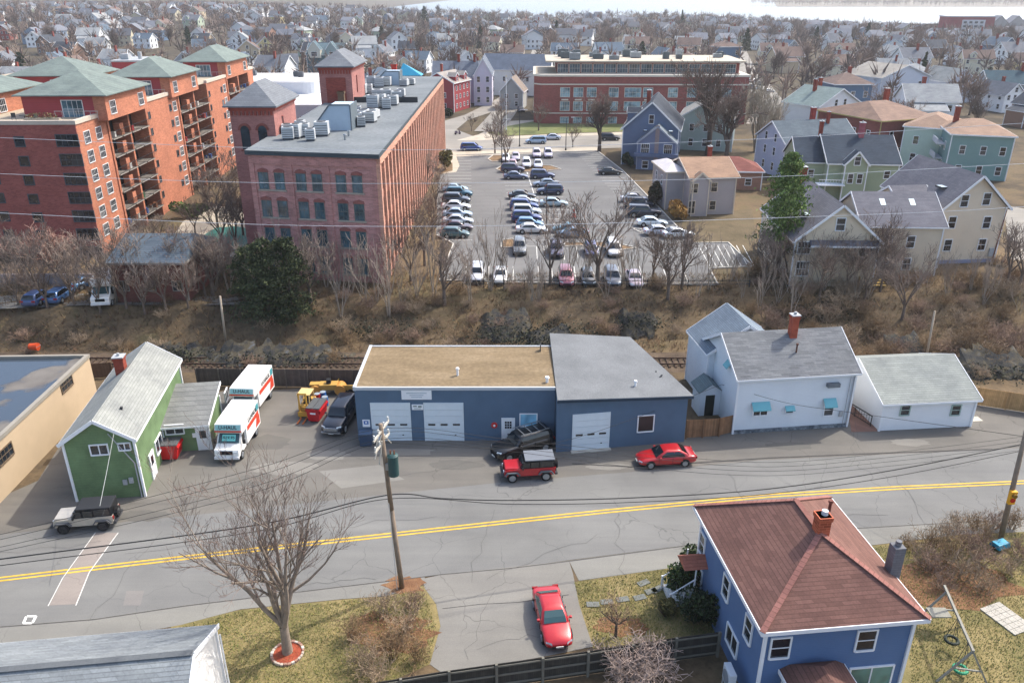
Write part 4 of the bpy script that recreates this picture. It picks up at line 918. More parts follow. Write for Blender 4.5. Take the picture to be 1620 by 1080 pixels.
# stair heads with sloping fronts
def stairhead(u0,v0,u1,v1,L,hh):
    p=P(u0,v0,18.5); q=P(u1,v1,18.5); x0=p.x+15.3; x1=q.x+15.3; y=q.y-90.5
    b=MB(); b.extr([(x0,15.4),(x1,15.4),(x1,15.4+hh),(x0+(x1-x0)*.48,15.4+hh)],'y',y,y+L); o=b.build('stair_head',m_plain('a9bccb',.6,.04),ml)
    b=MB(); b.bar((x1,y-.05,15.5+hh),(x0+(x1-x0)*.48,y-.05,15.5+hh),.1,.18); b.bar((x0+(x1-x0)*.48,y-.05,15.4+hh),(x0,y-.05,15.5),.1,.18); b.box(x1-.02,x1+.12,y-.1,y+L,15.4,15.5+hh); b.build('edge_trim',m_plain('5e6a72',.6),o)
stairhead(497,203,556,206,4.5,3.2); stairhead(592,133,632,135,4.5,2.6)
for u,v,s,h_,m in ((541,164,1.0,2.0,m_brick('6e5a48')),(624,118,1.1,2.2,m_plain('b8382c',.7))):
    x,y=mlp(u,v); b=MB(); b.box(x-s/2,x+s/2,y-s/2,y+s/2,15.4,15.4+h_); b.box(x-s/2-.1,x+s/2+.1,y-s/2-.1,y+s/2+.1,15.4+h_-.3,15.4+h_); b.build('chimney',m,ml)
b=MB(); x,y=mlp(650,118); b.add([(x-2.6,y-2,15.4),(x+2.6,y-2,15.4),(x+2.6,y+2,15.4),(x-2.6,y+2,15.4),(x-1.6,y,17.9)],[(0,1,4),(1,2,4),(2,3,4),(3,0,4)]); b.build('blue_tarp_roof',m_plain('2f93b5',.5,.05),ml)
for u,v in ((521,212),(552,215),(546,221),(438,205)): x,y=mlp(u,v); vent(ml,x,y,15.45,.6,.14)
# towers
def tower(x0,x1,y0,y1,ze,ra,label,arch):
    t=thing('brick_tower',label,'tower',((x0+x1)/2,(y0+y1)/2,3)); w_,d_=x1-x0,y1-y0; h=ze-3
    b=MB(); b.box(-w_/2,w_/2,-d_/2,d_/2,-1,h); b.build('wall',m_brick('a2716b',.14,1.15),t)
    b=MB(); roof_geo(b,'hip','y',w_,d_,h,ra,.6,.18,rl=max(0,d_-w_)*.9); b.build('roof',m_shingle('74797f',.3,.08),t)
    b=MB()
    for i in range(11):
        s=-w_/2+w_*(i+.5)/11; b.box(s-.13,s+.13,-d_/2-.16,-d_/2,h-1.0,h-.45)
    b.box(-w_/2-.05,w_/2+.05,-d_/2-.2,-d_/2,h-.45,h); b.box(w_/2,w_/2+.2,-d_/2,d_/2,h-.45,h); b.build('corbel',m_brick('96493e',.1,1.1),t)
    p=[]; 
    for f,cx_,hw in (('F',-w_*.2,.55),('F',w_*.2,.55)) if arch else ():
        b=MB(); b.box(-hw,hw,-.05,.02,0,2.4,0); b.extr([(hw*math.cos(PI*i/8),2.4+hw*math.sin(PI*i/8)) for i in range(9)],'y',-.05,.02,0); b.build('arched_window',m_glass('22323c'),t,(cx_,-d_/2-.01,h-5.2))
        b=MB(); b.extr([((hw+.3)*math.cos(PI*i/8),(hw+.3)*math.sin(PI*i/8)) for i in range(9)]+[(hw*math.cos(PI*i/8),hw*math.sin(PI*i/8)) for i in range(8,-1,-1)],'y',-.1,.02); b.build('brick_arch',m_brick('8a5048'),t,(cx_,-d_/2-.01,h-2.8)); b=MB(); b.box(-hw-.2,hw+.2,-.12,.02,-2.6,-2.42); b.build('window_sill',m_brick('8a5048'),t,(cx_,-d_/2-.01,h-2.8))
    if not arch: b=MB(); b.box(-w_*.3,w_*.3,-.12,0,h-6,h-1.6); b.box(-w_*.3,w_*.3,-.14,-.12,h-6.1,h-6); b.build('blind_panel',m_brick('8d463c'),t,(0,-d_/2,0))
    window(t,(w_/2,-d_*.15,h-4.2),R(90),.5,2.6,m_brick('8a4038'),GLASS,9)
    return t
tower(-35.3,-29.8,102.6,113.2,22,2.6,'square brick stair tower with a grey pyramid roof and arched windows, left of the mill',True)
tower(-31.4,-26.1,136,148,24,2.3,'square brick stair tower with a blind front panel, far end of the mill roof',False)
# round ended white building behind
rw=thing('white_commercial_building','long white building with white flat roofs behind the mill towers','building',(-60,200,3),R(0)); rw['_w']=0; rw['_d']=0
def rr(cx,cy,w_,d_,z1,zr): 
    pts=[(cx-w_/2,cy-d_/2),(cx+w_/2-3,cy-d_/2)]+[(cx+w_/2-3+3*math.sin(PI/2*i/5),cy-d_/2+3-3*math.cos(PI/2*i/5)) for i in range(1,6)]+[(cx+w_/2,cy+d_/2),(cx-w_/2,cy+d_/2)]
    b=MB(); b.prism(pts,-1,z1,0); o=b.build('wall',m_plain('c2c8cf',.7,.05),rw); b=MB(); b.prism(pts,z1+.01,z1+.35,0); b.build('roof',m_plain('e0e0de',.6,.03),o); return o
rr(5,-6,30,22,9,0); rr(-10,14,44,22,12,0)
for i in range(4):
    for z in (1.4,5.2): window(rw,(7.0+i*3.2 if i else 7.0,-17.05,z),0,1.5,1.6,WHITE,GLASS,2)
rnd=random.Random(8)
for i in range(13): rooftop_unit(rnd.uniform(-8,18),rnd.uniform(-14,2),1.3,1.3,1.0,0,rw,9.35,m_plain('5b6066',.6))
for i in range(8): rooftop_unit(rnd.uniform(-28,8),rnd.uniform(6,22),1.3,1.3,1.0,0,rw,12.35,m_plain('5b6066',.6))
# ---------------------------------------------------------------- brick school
SB=m_brick('8f5550',.14); CREAM=m_plain('cfc8ba',.7,.05)
sc=thing('brick_school','long three-storey red brick school with cream bands and a glazed top floor','school',(5.8,219,3),R(-1.5)); sc['_w']=0; sc['_d']=0
def fbox(b,x0,x1,y0,y1,z0,z1): b.box(x0,x1,y0,y1,z0,z1)
b=MB(); b.prism([(0,2),(2,0),(56,0),(56,26),(0,26)],-1,12.4); b.build('wall',SB,sc)
b=MB()
for z0,z1,o in ((2.6,2.85,.12),(9.9,10.2,.18),(12.0,12.5,.25)): b.prism([(-o,2-o),(2-o,-o),(56+o,-o),(56+o,26),(-o,26)],z0,z1)
b.build('stone_bands',CREAM,sc)
b=MB(); b.box(6,54,3.5,24,12.4,15.3); b.build('top_floor',m_brick('7d4038',.1),sc)
b=MB(); b.box(3,55.5,2.6,25,15.3,15.7); b.build('roof',m_plain('b5ab99',.8,.06),sc)
b=MB(); b.box(.4,6,1.5,24,12.5,12.56); b.build('terrace',TERR,sc)
xs_=[8.2,11.7,15.2,21,26,30,36.5,41.5,46,50.5]; 
for x in xs_:
    w_=2.4 if x not in (26,) else 4.2
    for z in (3.4,6.9): window(sc,(x,-.03,z),0,w_,2.3,CREAM,m_glass('6f8790',.2),3)
    window(sc,(x,-.03,.2),0,2.2,1.5,CREAM,m_glass('6f8790',.2),3)
for x in xs_[:3]+[30]: b=MB(); b.box(x-.9,x+.9,-.1,0,6.0,6.35); b.build('stone_tablet',CREAM,sc)
for i in range(15): window(sc,(7.6+i*3.15,3.47,12.75),0,2.7,2.1,CREAM,m_glass('3c4a52'),3)
for y in (6,12,19): 
    for z in (3.4,6.9): window(sc,(0,y,z),R(-90),2.2,2.3,CREAM,m_glass('6f8790',.2),3)
rnd=random.Random(11)
for i in range(22): rooftop_unit(rnd.uniform(8,52),rnd.uniform(6,20),rnd.uniform(1.2,3),rnd.uniform(1.2,2.2),rnd.uniform(.8,1.8),0,sc,15.7,m_plain(rnd.choice(('5a6468','8d9498','a8adae')),.6))
# ---------------------------------------------------------------- houses of the middle distance
GLM=m_glass('2a3540')
H_={}
pk=house('grey_house','pale grey house with light brown roof and front bay right of the parking lot','house',(27.7,123.0),(34.9,123.6),d=11.5,h=5.9,r=1.9,axis='x',wall=m_siding('a9a2a2',.14,.04),roof=m_shingle('9a7f6b',.2,.08),z0=3,fr=m_plain('d4c7b4',.6,.04),oh=.45,near=True,chims=[(1.4,1.5,6,9.3,.6)])
for u,v in ((1130,296),(1127,325)): wpx(pk,'F',u,v,.9,1.35,m_plain('d4c7b4',.6,.04))
for u,v in ((1068,275),(1074,303),(1062,300)): wpx(pk,'L',u,v,.8,1.4,m_plain('d4c7b4',.6,.04))
o=wing(pk,-2.2,-6.2,2.5,1.0,5.6,1.1,'gable','y',m_siding('a9a2a2',.14,.04),m_shingle('9a7f6b',.2,.08),.25,trim=m_plain('d4c7b4',.6,.04),name='bay')
dm=(2.5,1.0,-2.2,-6.2); wpx(pk,'F',1099,298,.95,1.4,m_plain('d4c7b4',.6,.04),dims=dm,parent=o); wpx(pk,'F',1094,328,.95,1.9,m_plain('d4c7b4',.6,.04),dims=dm,parent=o)
wing(pk,-5.0,2.0,2.9,8.5,6.0,.9,'hip','y',m_siding('a9a2a2',.14,.04),m_plain('c9c4c6',.7),.35,trim=m_plain('d4c7b4',.6,.04),wins=[('L',(-2,1.5),(.9,3.6),.8,1.4)],rl=4)
bl=house('blue_gabled_house','blue house with steep dark gables and skylights beyond the parking lot','house',(22.3,163.5),(33.0,161.0),d=17,h=7.3,r=5.0,axis='y',wall=m_siding('66768f',.14,.05),roof=m_shingle('474d56',.2,.12),z0=3,oh=.5,wins=[('L',(-6,-3,0,3),(1,4.2),.8,1.5),('F',(0,),(8.3,),.9,1.6)],chims=[(-1.5,2.0,8,13.5,.8)])
o=wing(bl,1.6,-10.6,7.4,4.5,5.2,3.1,'gable','y',m_siding('6c7893',.14,.05),m_shingle('7c868c',.2,.08),.2,wins=[('F',(-2.2,2.2),(3.3,),1.5,1.7,3),('F',(-2,2),(.3,),1.1,1.4)],trim=m_plain('9aa2b2',.6))
b=MB(); b.box(1.2,2.0,-12.95,-12.8,0,8.6); b.build('chimney_breast',m_plain('8d8080',.7),o); skylight(o,-.9,-10.6,7.2,0,.8,1.3,0); skylight(o,4.0,-10.6,7.2,0,.8,1.3,0)
b=MB(); b.box(-2.6,5.8,-13.6,-12.8,2.6,3.3); b.build('balcony',m_plain('5b6a86',.6),o)
gable_dormer(bl,-3.9,-2.5,8.2,2.2,2.6,1.5,.8,m_siding('66768f',.14,.05),m_shingle('474d56',.2,.12),face='L')
mt=house('mint_house','pale mint house with a grey roof behind the large bare trees','house',(36.8,180.5),(48.2,177.2),d=16,h=6.9,r=3.5,axis='y',wall=m_siding('a9b9b2',.14,.05),roof=m_shingle('8b8a86',.2,.1),z0=3,wins=[('F',(-3,0,3),(1,4.2),.9,1.5),('F',(0,),(7.4,),.9,1.3),('L',(-5,-1.5,2,5.5),(1,4.2),.9,1.5)],chims=[(1,2,7,12,.7)])
rd=house('low_red_roof_house','low house with a red-brown hip roof behind the pale grey house','house',(33.5,141),(44,140),d=8,h=3.2,r=1.8,kind='hip',rl=3,wall=m_plain('93705f',.8),roof=m_shingle('80524b',.2,.1),z0=3,wins=[('F',(-3,3),(.9,),1,1.1)])
# tan pair of houses
TANS=m_siding('d8cab2',.14,.04); RG2=m_shingle('6f6f76',.2,.1)
ta=house('tan_house','tan clapboard house with a broad gable and pent roof, left of its taller twin','house',(33.0,89.6),(42.6,89.2),d=15,h=5.7,r=4.1,axis='y',wall=TANS,roof=RG2,z0=3,oh=.35)
wpx(ta,'F',1330,355,.95,1.4); wpx(ta,'F',1373,393,.9,1.4); wpx(ta,'F',1272,392,1.4,1.4,st=3); wpx(ta,'F',1269,425,1.4,1.7,st=3)
b=MB(); b.extr([(0,0),(-.75,-.55),(-.75,-.67),(0,-.3)],'x',-3.2,4.7); b.build('pent_roof',RG2,ta,(0,-7.5,5.75)); b=MB(); b.box(-3.2,4.7,-8.28,-8.23,5.05,5.25); b.build('pent_trim',WHITE,ta)
skylight(ta,-2.7,-3.6,7.75,0,.9,1.4); vent(ta,-1.9,1,8.4,.5); chimney(ta,-.6,6.6,8.5,11.4,.8)
for y in (-5,-1.5,2.5): window(ta,(-4.73,y,.9),R(-90),.9,1.4,WHITE,GLASS); window(ta,(-4.73,y,3.6),R(-90),.9,1.3,WHITE,GLASS)
o=wing(ta,9.3,1.9,9.6,9.5,6.3,2.9,'gable','x',TANS,RG2,.35,wins=[('F',(-1.5,1.2),(.8,3.6),.9,1.4)])
skylight(o,7.6,.4,8.35,R(31),.8,1.3); skylight(o,11.2,.4,8.35,R(31),.8,1.3)
tr_=house('tan_house','tall tan clapboard house with white trimmed gable and brown downpipe, right of its lower twin','house',(54.0,98.2),(62.6,99.1),d=13.5,h=7.3,r=3.9,axis='y',wall=m_siding('dccdb6',.14,.04),roof=RG2,z0=3,oh=.45)
for u,v in ((1526,318),(1561,315),(1506,352),(1561,352),(1499,388),(1553,387)): wpx(tr_,'F',u,v,.95,1.45)
wpx(tr_,'L',1474,347,.8,1.4); b=MB(); b.tube((4.1,-6.8,0),(4.35,-6.8,6.8),.07,.07,8); b.tube((4.35,-6.8,6.8),(4.6,-6.6,7.1),.06,.06,8); b.build('downpipe',m_plain('7d5040',.7),tr_)
b=MB(); b.box(-4.35,4.35,-6.85,-6.7,-.6,.45); b.build('foundation',m_plain('8f93a8',.8,.1),tr_); b=MB(); b.box(3.3,3.9,-6.95,-6.76,.8,1.9); b.build('electric_meter',LGREY,tr_)
o=wing(tr_,-5.6,-.5,4.6,8.5,6.3,2.4,'gable','x',TANS,RG2,.3,wins=[('F',(0,),(.8,3.6),.9,1.4)]); skylight(o,-6.3,-2.7,7.75,R(29),.8,1.3); skylight(tr_,-2.7,-3.3,9.2,0,.9,1.4)
b=MB(); b.box(-9,-4.5,-8.6,-6,.0,.9); b.box(-9,-4.5,-8.65,-8.55,.9,1.9); b.build('deck',m_plain('b5b0aa',.7),tr_)
dk=thing('wooden_deck','yellow-brown timber deck steps at the foot of the tan house','deck',tuple(P(1370,448,3)),R(3)); b=MB()
for i in range(7): b.box(-1.7,1.7,-1.6+i*.45,-1.6+i*.45+.42,.2+i*.18,.26+i*.18)
b.box(-1.75,-1.65,-1.6,1.5,0,1.4); b.build('boards',m_boards('b89a5e',.14,.1),dk)
# green house with dark roofs
GR2=m_siding('9aa58a',.14,.04); DR=m_shingle('3c4652',.2,.1)
g2=house('green_house','sage green house with two dark slate-blue roofs and a small front gable','house',(53.0,134.0),(64.4,133.0),d=12.5,h=6.0,r=3.6,axis='x',wall=GR2,roof=DR,z0=3,oh=.35,wins=[('F',(4.0,),(1.0,3.6),.9,1.2)],chims=[(.6,-.4,8.5,11.8,.8,m_brick('9c5560'))])
wing(g2,-7.8,1.0,4.8,10,5.7,3.3,'gable','x',GR2,DR,.3,wins=[('F',(0,),(3.2,.8),.9,1.2)]); chimney(g2,-5.5,2,8.5,11.6,.6)
o=wing(g2,-1.6,-6.9,3.6,1.6,6.1,2.0,'gable','y',GR2,DR,.25,wins=[('F',(0,),(6.0,),.9,1.3),('F',(-.7,.8),(3.0,),.8,1.5)])
b=MB(); b.box(-7.5,-3.2,-8.5,-6.3,2.6,2.75); [b.tube((-7.4+i*.45,-8.4,2.7),(-7.4+i*.45,-8.4,3.6),.03,.03,4) for i in range(10)]; b.bar((-7.5,-8.4,3.6),(-3.2,-8.4,3.6),.06,.08); b.build('balcony',WHITE,g2)
lv=house('lavender_house','pale lavender-blue house with a grey-blue roof behind the sage green house','house',(50.5,149),(65,152),d=11,h=6.6,r=3.2,axis='x',wall=m_siding('b2b9cc',.14,.04),roof=m_shingle('5f6a72',.2,.1),z0=3,wins=[('L',(-2,1.5),(1,3.8,6.3),.8,1.4),('F',(-4,0,4),(1,3.8),.9,1.4)],chims=[(1.2,1,8,12,.8,m_brick('9c4038')),(3.3,-1,8,11.4,.5)])
rb=house('red_brick_house','dark red brick house with a low brown hip roof and ochre eaves','house',(74.6,165.0),(88.0,170.5),d=18,h=8.3,r=2.6,kind='hip',axis='x',rl=5,wall=m_brick('865049',.1),roof=m_shingle('8a7467',.2,.1),z0=3,oh=.6,trim=m_plain('b0a068',.7),wins=[('F',(-4,3.5),(4.6,),.9,1.5),('F',(-4,-1,3.5),(1,),.9,1.6),('L',(-6,-2,2,6),(1,4.6),.9,1.5)],chims=[(5.5,3,9,13,.9)])
for x,y in ((-1,-3),(1.4,-3),(-.5,3)): skylight(rb,x,y,10.1,R(16),1.0,1.5)
te=house('teal_house','teal clapboard house with a light brown roof at the right edge','house',(81.6,150.5),(91.5,147.5),d=15,h=8.0,r=2.0,kind='hip',axis='x',rl=2,wall=m_siding('7d9a97',.14,.04),roof=m_shingle('9a8271',.2,.08),z0=3,wins=[('F',(-3,.5,3.7),(1,4.6),.9,1.5),('L',(-5,-1,3),(1,4.6),.9,1.5)],chims=[(-3.2,2,8.5,12,.9)])
b=MB()
for z in (2.7,5.4): b.box(-6.6,-4.9,-3,3,z,z+.2); b.box(-6.6,-6.5,-3,3,z+.2,z+1.1)
b.build('side_porch',m_plain('c9cbd0',.6),te)
mi=house('mint_house','pale mint house with a light brown hip roof left of the teal house','house',(78.5,163.0),(87,158),d=14,h=7.6,r=2.0,kind='hip',axis='y',rl=5,wall=m_siding('b5c9bb',.14,.04),roof=m_shingle('978070',.2,.08),z0=3,wins=[('F',(-2.5,2.5),(1,4.4),.9,1.5),('L',(-4,0,4),(1,4.4),.9,1.5)])
rs=house('small_red_house','bright red clapboard house with two roof dormers beyond the mill','house',(-16.9,240.6),(-12.7,252.0),d=10,h=8.2,r=2.6,axis='x',wall=m_siding('9c4247',.14,.05),roof=m_shingle('9a948e',.2,.08),z0=3,wins=[('F',(-4,-1.4,1.4,4),(1,3.6,6),.8,1.2),('L',(-2,2),(1,4),.9,1.4)],chims=[(-1,1,10,13,.6)])
for x in (-3,3): gable_dormer(rs,x,-3.5,8.3,2.2,2.6,1.6,.9,m_siding('9c4247',.14,.05),m_shingle('9a948e',.2,.08))
wl=house('lilac_house','tall narrow white and lilac house with a front gable behind the bright red house','house',(-11.6,256),(-6.2,256),d=17,h=9.2,r=4.6,axis='y',wall=m_siding('cfcbd8',.14,.03),roof=m_shingle('6c7480',.2,.1),z0=3,wins=[('F',(-1.4,1.4),(1,4,7),.9,1.6),('L',(-5,-1,3),(1,4),.9,1.4)])
wing(wl,-9.0,2.5,14,9,8.0,4.2,'gable','x',m_siding('b9b9cf',.14,.03),m_shingle('6c7480',.2,.1),.3,wins=[('F',(-4,0,4),(1,4.4),.9,1.4)]); chimney(wl,-8,2.5,11,14.5,.8); chimney(wl,-3,2.5,11,14.5,.8)
w2=house('white_gabled_house','long white house with a blue-grey roof behind the lilac house','house',(-10,285),(12.5,280),d=9,h=8.5,r=4.5,axis='x',wall=m_siding('dcdcd8',.14,.03),roof=m_shingle('6f7885',.2,.08),z0=3,wins=[('F',(-8,-4,0,4,8),(1,4.6),.9,1.5),('R',(0,),(1,4.6),.9,1.5)])
w3=house('small_tan_gabled_house','small tan house with steep gable between the lilac house and the school','house',(-3.6,248),(3.2,247),d=9,h=5.2,r=3.8,axis='y',wall=m_siding('a5a8a6',.14,.03),roof=m_shingle('857a70',.2,.08),z0=3,wins=[('F',(-1.5,1.5),(1,3.2),.9,1.3)])
tg=house('teal_gabled_house','dark teal house with twin white-trimmed gables behind the long white building','house',(-84,345),(-69,345),d=14,h=9,r=4,axis='x',wall=m_siding('4a6b76',.14,.05),roof=m_shingle('5c7078',.2,.1),z0=3,wins=[('F',(-5,0,5),(1,4.4),.9,1.5)])
gable_dormer(tg,-4,-6.2,8,5,4,3,3.2,m_siding('c9c6b8',.14,.03),m_shingle('5c7078',.2,.1),win=(2.4,1.6)); gable_dormer(tg,3,-6.2,8,4.4,4,3,3.0,m_siding('8fa0a0',.14,.03),m_shingle('5c7078',.2,.1),win=(1.6,1.6))
wr=house('white_house','white house with a green-grey roof and tall brick chimneys behind the lavender house','house',(72,193),(84.5,200),d=11,h=7.6,r=3.6,axis='y',wall=m_siding('dcdedf',.14,.03),roof=m_shingle('7d8c8a',.2,.08),z0=3,wins=[('F',(-3.5,0,3.5),(1,4.2),1.0,1.6),('F',(-1.5,1.5),(7.5,),.9,1.4)],chims=[(-2,1,9,13,.7),(2,3,9,13,.7)])
wb=house('large_white_house','large plain white house with a low gable on the right hillside','house',(113,255),(131,262),d=16,h=8.2,r=3.4,axis='y',wall=m_siding('cdd2dc',.14,.03),roof=m_shingle('9a968e',.2,.08),z0=3,wins=[('F',(-6,6),(2,5.5),1.1,1.3),('R',(-3,3),(1,4.5),1,1.5)])
wc=house('small_white_house','small white gabled house just right of the pointed evergreen on the hillside','house',(137,262),(147,264),d=14,h=6.5,r=3.6,axis='y',wall=m_siding('c6ccd8',.14,.03),roof=m_shingle('84898a',.2,.08),z0=3,wins=[('F',(-2,2),(1,3.8),1,1.4)])
dh=house('long_dark_roofed_house','low house with a long dark blue-green roof right of the white gabled houses','house',(150,262),(172,258),d=12,h=6.0,r=3.4,axis='x',wall=m_siding('8f959a',.14,.03),roof=m_shingle('3e5560',.2,.08),z0=3,chims=[(0,0,8,12,1.0)],wins=[('F',(-8,-4,0,4,8),(1.2,),1,1.4)])
ab=thing('brick_apartment_building','distant red brick apartment building with white balcony bays by the water','apartment building',(358,668,-1),R(-6)); b=MB(); b.box(-17,17,0,20,-2,19); b.build('wall',m_brick('95444a',.1),ab); b=MB(); b.box(-17.5,17.5,-.5,20.5,19,19.8); b.build('roof',m_plain('c9c9cc',.6),ab)
b=MB(); b.box(-7,10,-.6,0,2,17); b.build('balcony_bay',m_plain('c9cacf',.6),ab)
for i in range(4):
    for j in range(5): b=MB(); b.box(0,2.2,-.9,-.6,0,1.5); b.build('window',GLM,ab,(-6+i*4.1,0,3+j*2.85))
pg=thing('distant_blocks','row of pale pitched townhouses beside the distant brick apartment building','townhouses',(415,760,-1),R(-8)); 
for i in range(6): b=MB(); wall_geo(b,'gable','y',13,14,12,6,i*14,0); b.build('house_wall',m_plain('a39f9c',.7),pg); b=MB(); roof_geo(b,'gable','y',13,14,12,6,.4,x0=i*14); b.build('house_roof',m_plain('767880',.8),pg); b=MB(); b.box(i*14-2.5,i*14+2.5,-7.2,-7,3,9); b.build('window',GLM,pg)
# ---------------------------------------------------------------- vehicles
def bake(o):
    dg=bpy.context.evaluated_depsgraph_get(); me=D.meshes.new_from_object(o.evaluated_get(dg)); me.name=o.data.name; o.modifiers.clear(); o.data=me
    me.polygons.foreach_set('use_smooth',[True]*len(me.polygons)); return o
TYRE=m_plain('1b1b1c',.9,.1); RIM=m_flat('a8acb0',.3,.7); RIMD=m_flat('3a3c3f',.4,.5); CGL=m_flat('10171c',.05,0,.9); HL=m_flat('dfe6ea',.15,.1,.8); TL=m_flat('8f1a1a',.2); PLATE=m_plain('d8dad8',.5); UNDER=m_plain('17181a',.9); CGLT=m_flat('2c4a4c',.05,0,.9)
def wheel(t,x,y,r,w,rim=RIM,simple=False):
    s=1 if y>0 else -1
    b=MB(); b.tube((x,y-s*w,r),(x,y,r),r,r*.98,18); 
    if simple: b.tube((x,y,r),(x,y+s*.012,r),r*.62,r*.6,12,1); return b.build('wheel',[TYRE,rim],t,smooth=False)
    o=b.build('wheel',TYRE,t); c=MB(); c.tube((x,y-.01*s,r),(x,y+.015*s,r),r*.66,r*.64,18)
    for k in range(5):
        a=2*PI*k/5; c.bar((x,y+.02*s,r),(x+r*.6*math.cos(a),y+.02*s,r+r*.6*math.sin(a)),.05,.03)
    c.build('rim',rim,o); return o
KIND={ # L,W,H,belt,cowl(hood rear z),nose z, deck z, cabin: xr0,xf0,xr1,xf1
'sedan':(4.75,1.82,1.44,.93,.90,.66,.97,-1.75,1.05,-1.05,.30,.33),
'suv':(4.75,1.88,1.74,1.08,1.08,.82,1.10,-2.22,1.05,-1.95,.50,.36),
'hatch':(4.25,1.78,1.50,.95,.95,.70,1.0,-1.98,1.10,-1.55,.35,.33),
'minivan':(5.0,1.95,1.75,1.02,1.0,.75,1.05,-2.35,1.55,-2.1,.75,.34),
'bigsuv':(5.35,2.02,1.90,1.2,1.2,1.0,1.22,-2.5,1.05,-2.3,.55,.40)}
def car(label,kind,color,loc,head,group=None,detail=True,name=None,cat=None,rim=RIM,glass=None):
    L,Wd,Hh,belt,cowl,nose,deck,xr0,xf0,xr1,xf1,wr=KIND[kind]
    nm=name or {'sedan':'sedan','suv':'parked_suv','hatch':'hatchback','minivan':'minivan','bigsuv':'parked_suv'}[kind]
    t=thing(nm,label,cat or {'sedan':'car','suv':'SUV','hatch':'car','minivan':'minivan','bigsuv':'SUV'}[kind],loc,R(head),group)
    P_=m_paint(color); W2=Wd/2; gl=glass or CGL
    st=[(-.5,.84,.42,deck*.74,deck*.80),(-.485,.93,.30,deck*.9,deck*.93),(-.40,.985,.24,deck*.97,deck),(xr0/L,1,.20,belt,max(deck,belt+.01)),(-.1,1,.19,belt-.005,belt+.02),(.08,1,.19,belt-.01,belt+.02),(xf0/L,.99,.20,belt-.04,cowl+.02),(.36,.975,.22,nose+.10,(cowl+nose)/2+.1),(.455,.90,.25,nose-.02,nose+.06),(.49,.78,.33,nose-.14,nose-.10),(.5,.70,.40,nose-.2,nose-.18)]
    b=MB(); n=0
    for fx,wf,zb,zs,zt in st:
        w=W2*wf; x=fx*L; m=(zb+zs)/2
        half=[(0,zb),(w*.8,zb),(w*.97,zb+.10),(w,m),(w*.965,zs-.04),(w*.88,zs+.015),(w*.5,(zs+zt)/2+.02),(0,zt+.015)]
        pts=half+[(-y,z) for y,z in half[-2:0:-1]]; n=len(pts); b.v+= [(x,y,z) for y,z in pts]
    for i in range(len(st)-1):
        for j in range(n): a=i*n+j; c=i*n+(j+1)%n; b.f.append((a,c,c+n,a+n)); b.m.append(0)
    b.f.append(tuple(range(n))[::-1]); b.m.append(0); b.f.append(tuple(len(b.v)-n+k for k in range(n))); b.m.append(0)
    bake(b.build('body',P_,t,sub=1))
    # cabin
    w0,w1,wm=W2*.90,W2*.70,W2*.84; zt=Hh; zr=Hh-.07
    b=MB(); zb=belt-.04
    rings=[(xr0,xf0,w0,zb),(xr0*.62+xr1*.38-.04,xf0*.6+xf1*.4,wm,zb+(zr-zb)*.5),(xr1,xf1,w1,zr),(xr1+.18,xf1-.22,w1*.82,zt)]
    for a,c,w,z in rings: b.v+=[(a,-w*.92,z),(a+.12,-w,z),(c-.15,-w,z),(c,-w*.86,z),(c+.03,0,z),(c,w*.86,z),(c-.15,w,z),(a+.12,w,z),(a,w*.92,z),(a-.02,0,z)]
    for i in range(3):
        for j in range(10): b.f.append((i*10+j,i*10+(j+1)%10,i*10+10+(j+1)%10,i*10+10+j)); b.m.append(0)
    b.f.append(tuple(range(30,40))); b.m.append(0)
    o=b.build('cabin',P_,t,smooth=False); bv=o.modifiers.new('b','BEVEL'); bv.width=.04; bv.segments=2; bv.limit_method='ANGLE'; bv.angle_limit=R(20); bake(o)
    def pane(nm,pts,off):
        c=MB(); q=[Vector(p) for p in pts]; nn=(q[1]-q[0]).cross(q[2]-q[0]).normalized(); c.add([tuple(p+nn*off) for p in q]+[tuple(p-nn*.03) for p in q],[tuple(range(len(q))),*[(i,i+len(q),(i+1)%len(q)+len(q),(i+1)%len(q)) for i in range(len(q))]]); return c.build(nm,gl,t)
    def onring(s,f,k):  # side line interpolation
        return None
    f0,f1=.12,.92
    def lerp(a,c,f): return a+(c-a)*f
    def ringat(f):
        f*=2; i=0 if f<1 else 1; f-=i; A,B_=rings[i],rings[i+1]; return [lerp(A[k],B_[k],f) for k in range(4)]
    A=ringat(.12); B_=ringat(.5); C_=ringat(.93)
    def strip(nm,rows,off):
        c=MB(); R_=[[Vector(p) for p in r] for r in rows]
        for r0,r1 in zip(R_,R_[1:]):
            q=[r0[0],r0[1],r1[1],r1[0]]; nn=(q[1]-q[0]).cross(q[3]-q[0]).normalized()
            c.add([tuple(p+nn*off) for p in q]+[tuple(p-nn*.03) for p in q],[(0,1,2,3),(0,4,5,1),(1,5,6,2),(2,6,7,3),(3,7,4,0)])
        return c.build(nm,gl,t)
    rr3=(A,B_,C_)
    strip('windshield',[[(r[1]+.02,-r[2]*.84,r[3]),(r[1]+.02,r[2]*.84,r[3])] for r in rr3],.035)
    strip('rear_window',[[(r[0]-.02,r[2]*.84,r[3]),(r[0]-.02,-r[2]*.84,r[3])] for r in rr3],.03)
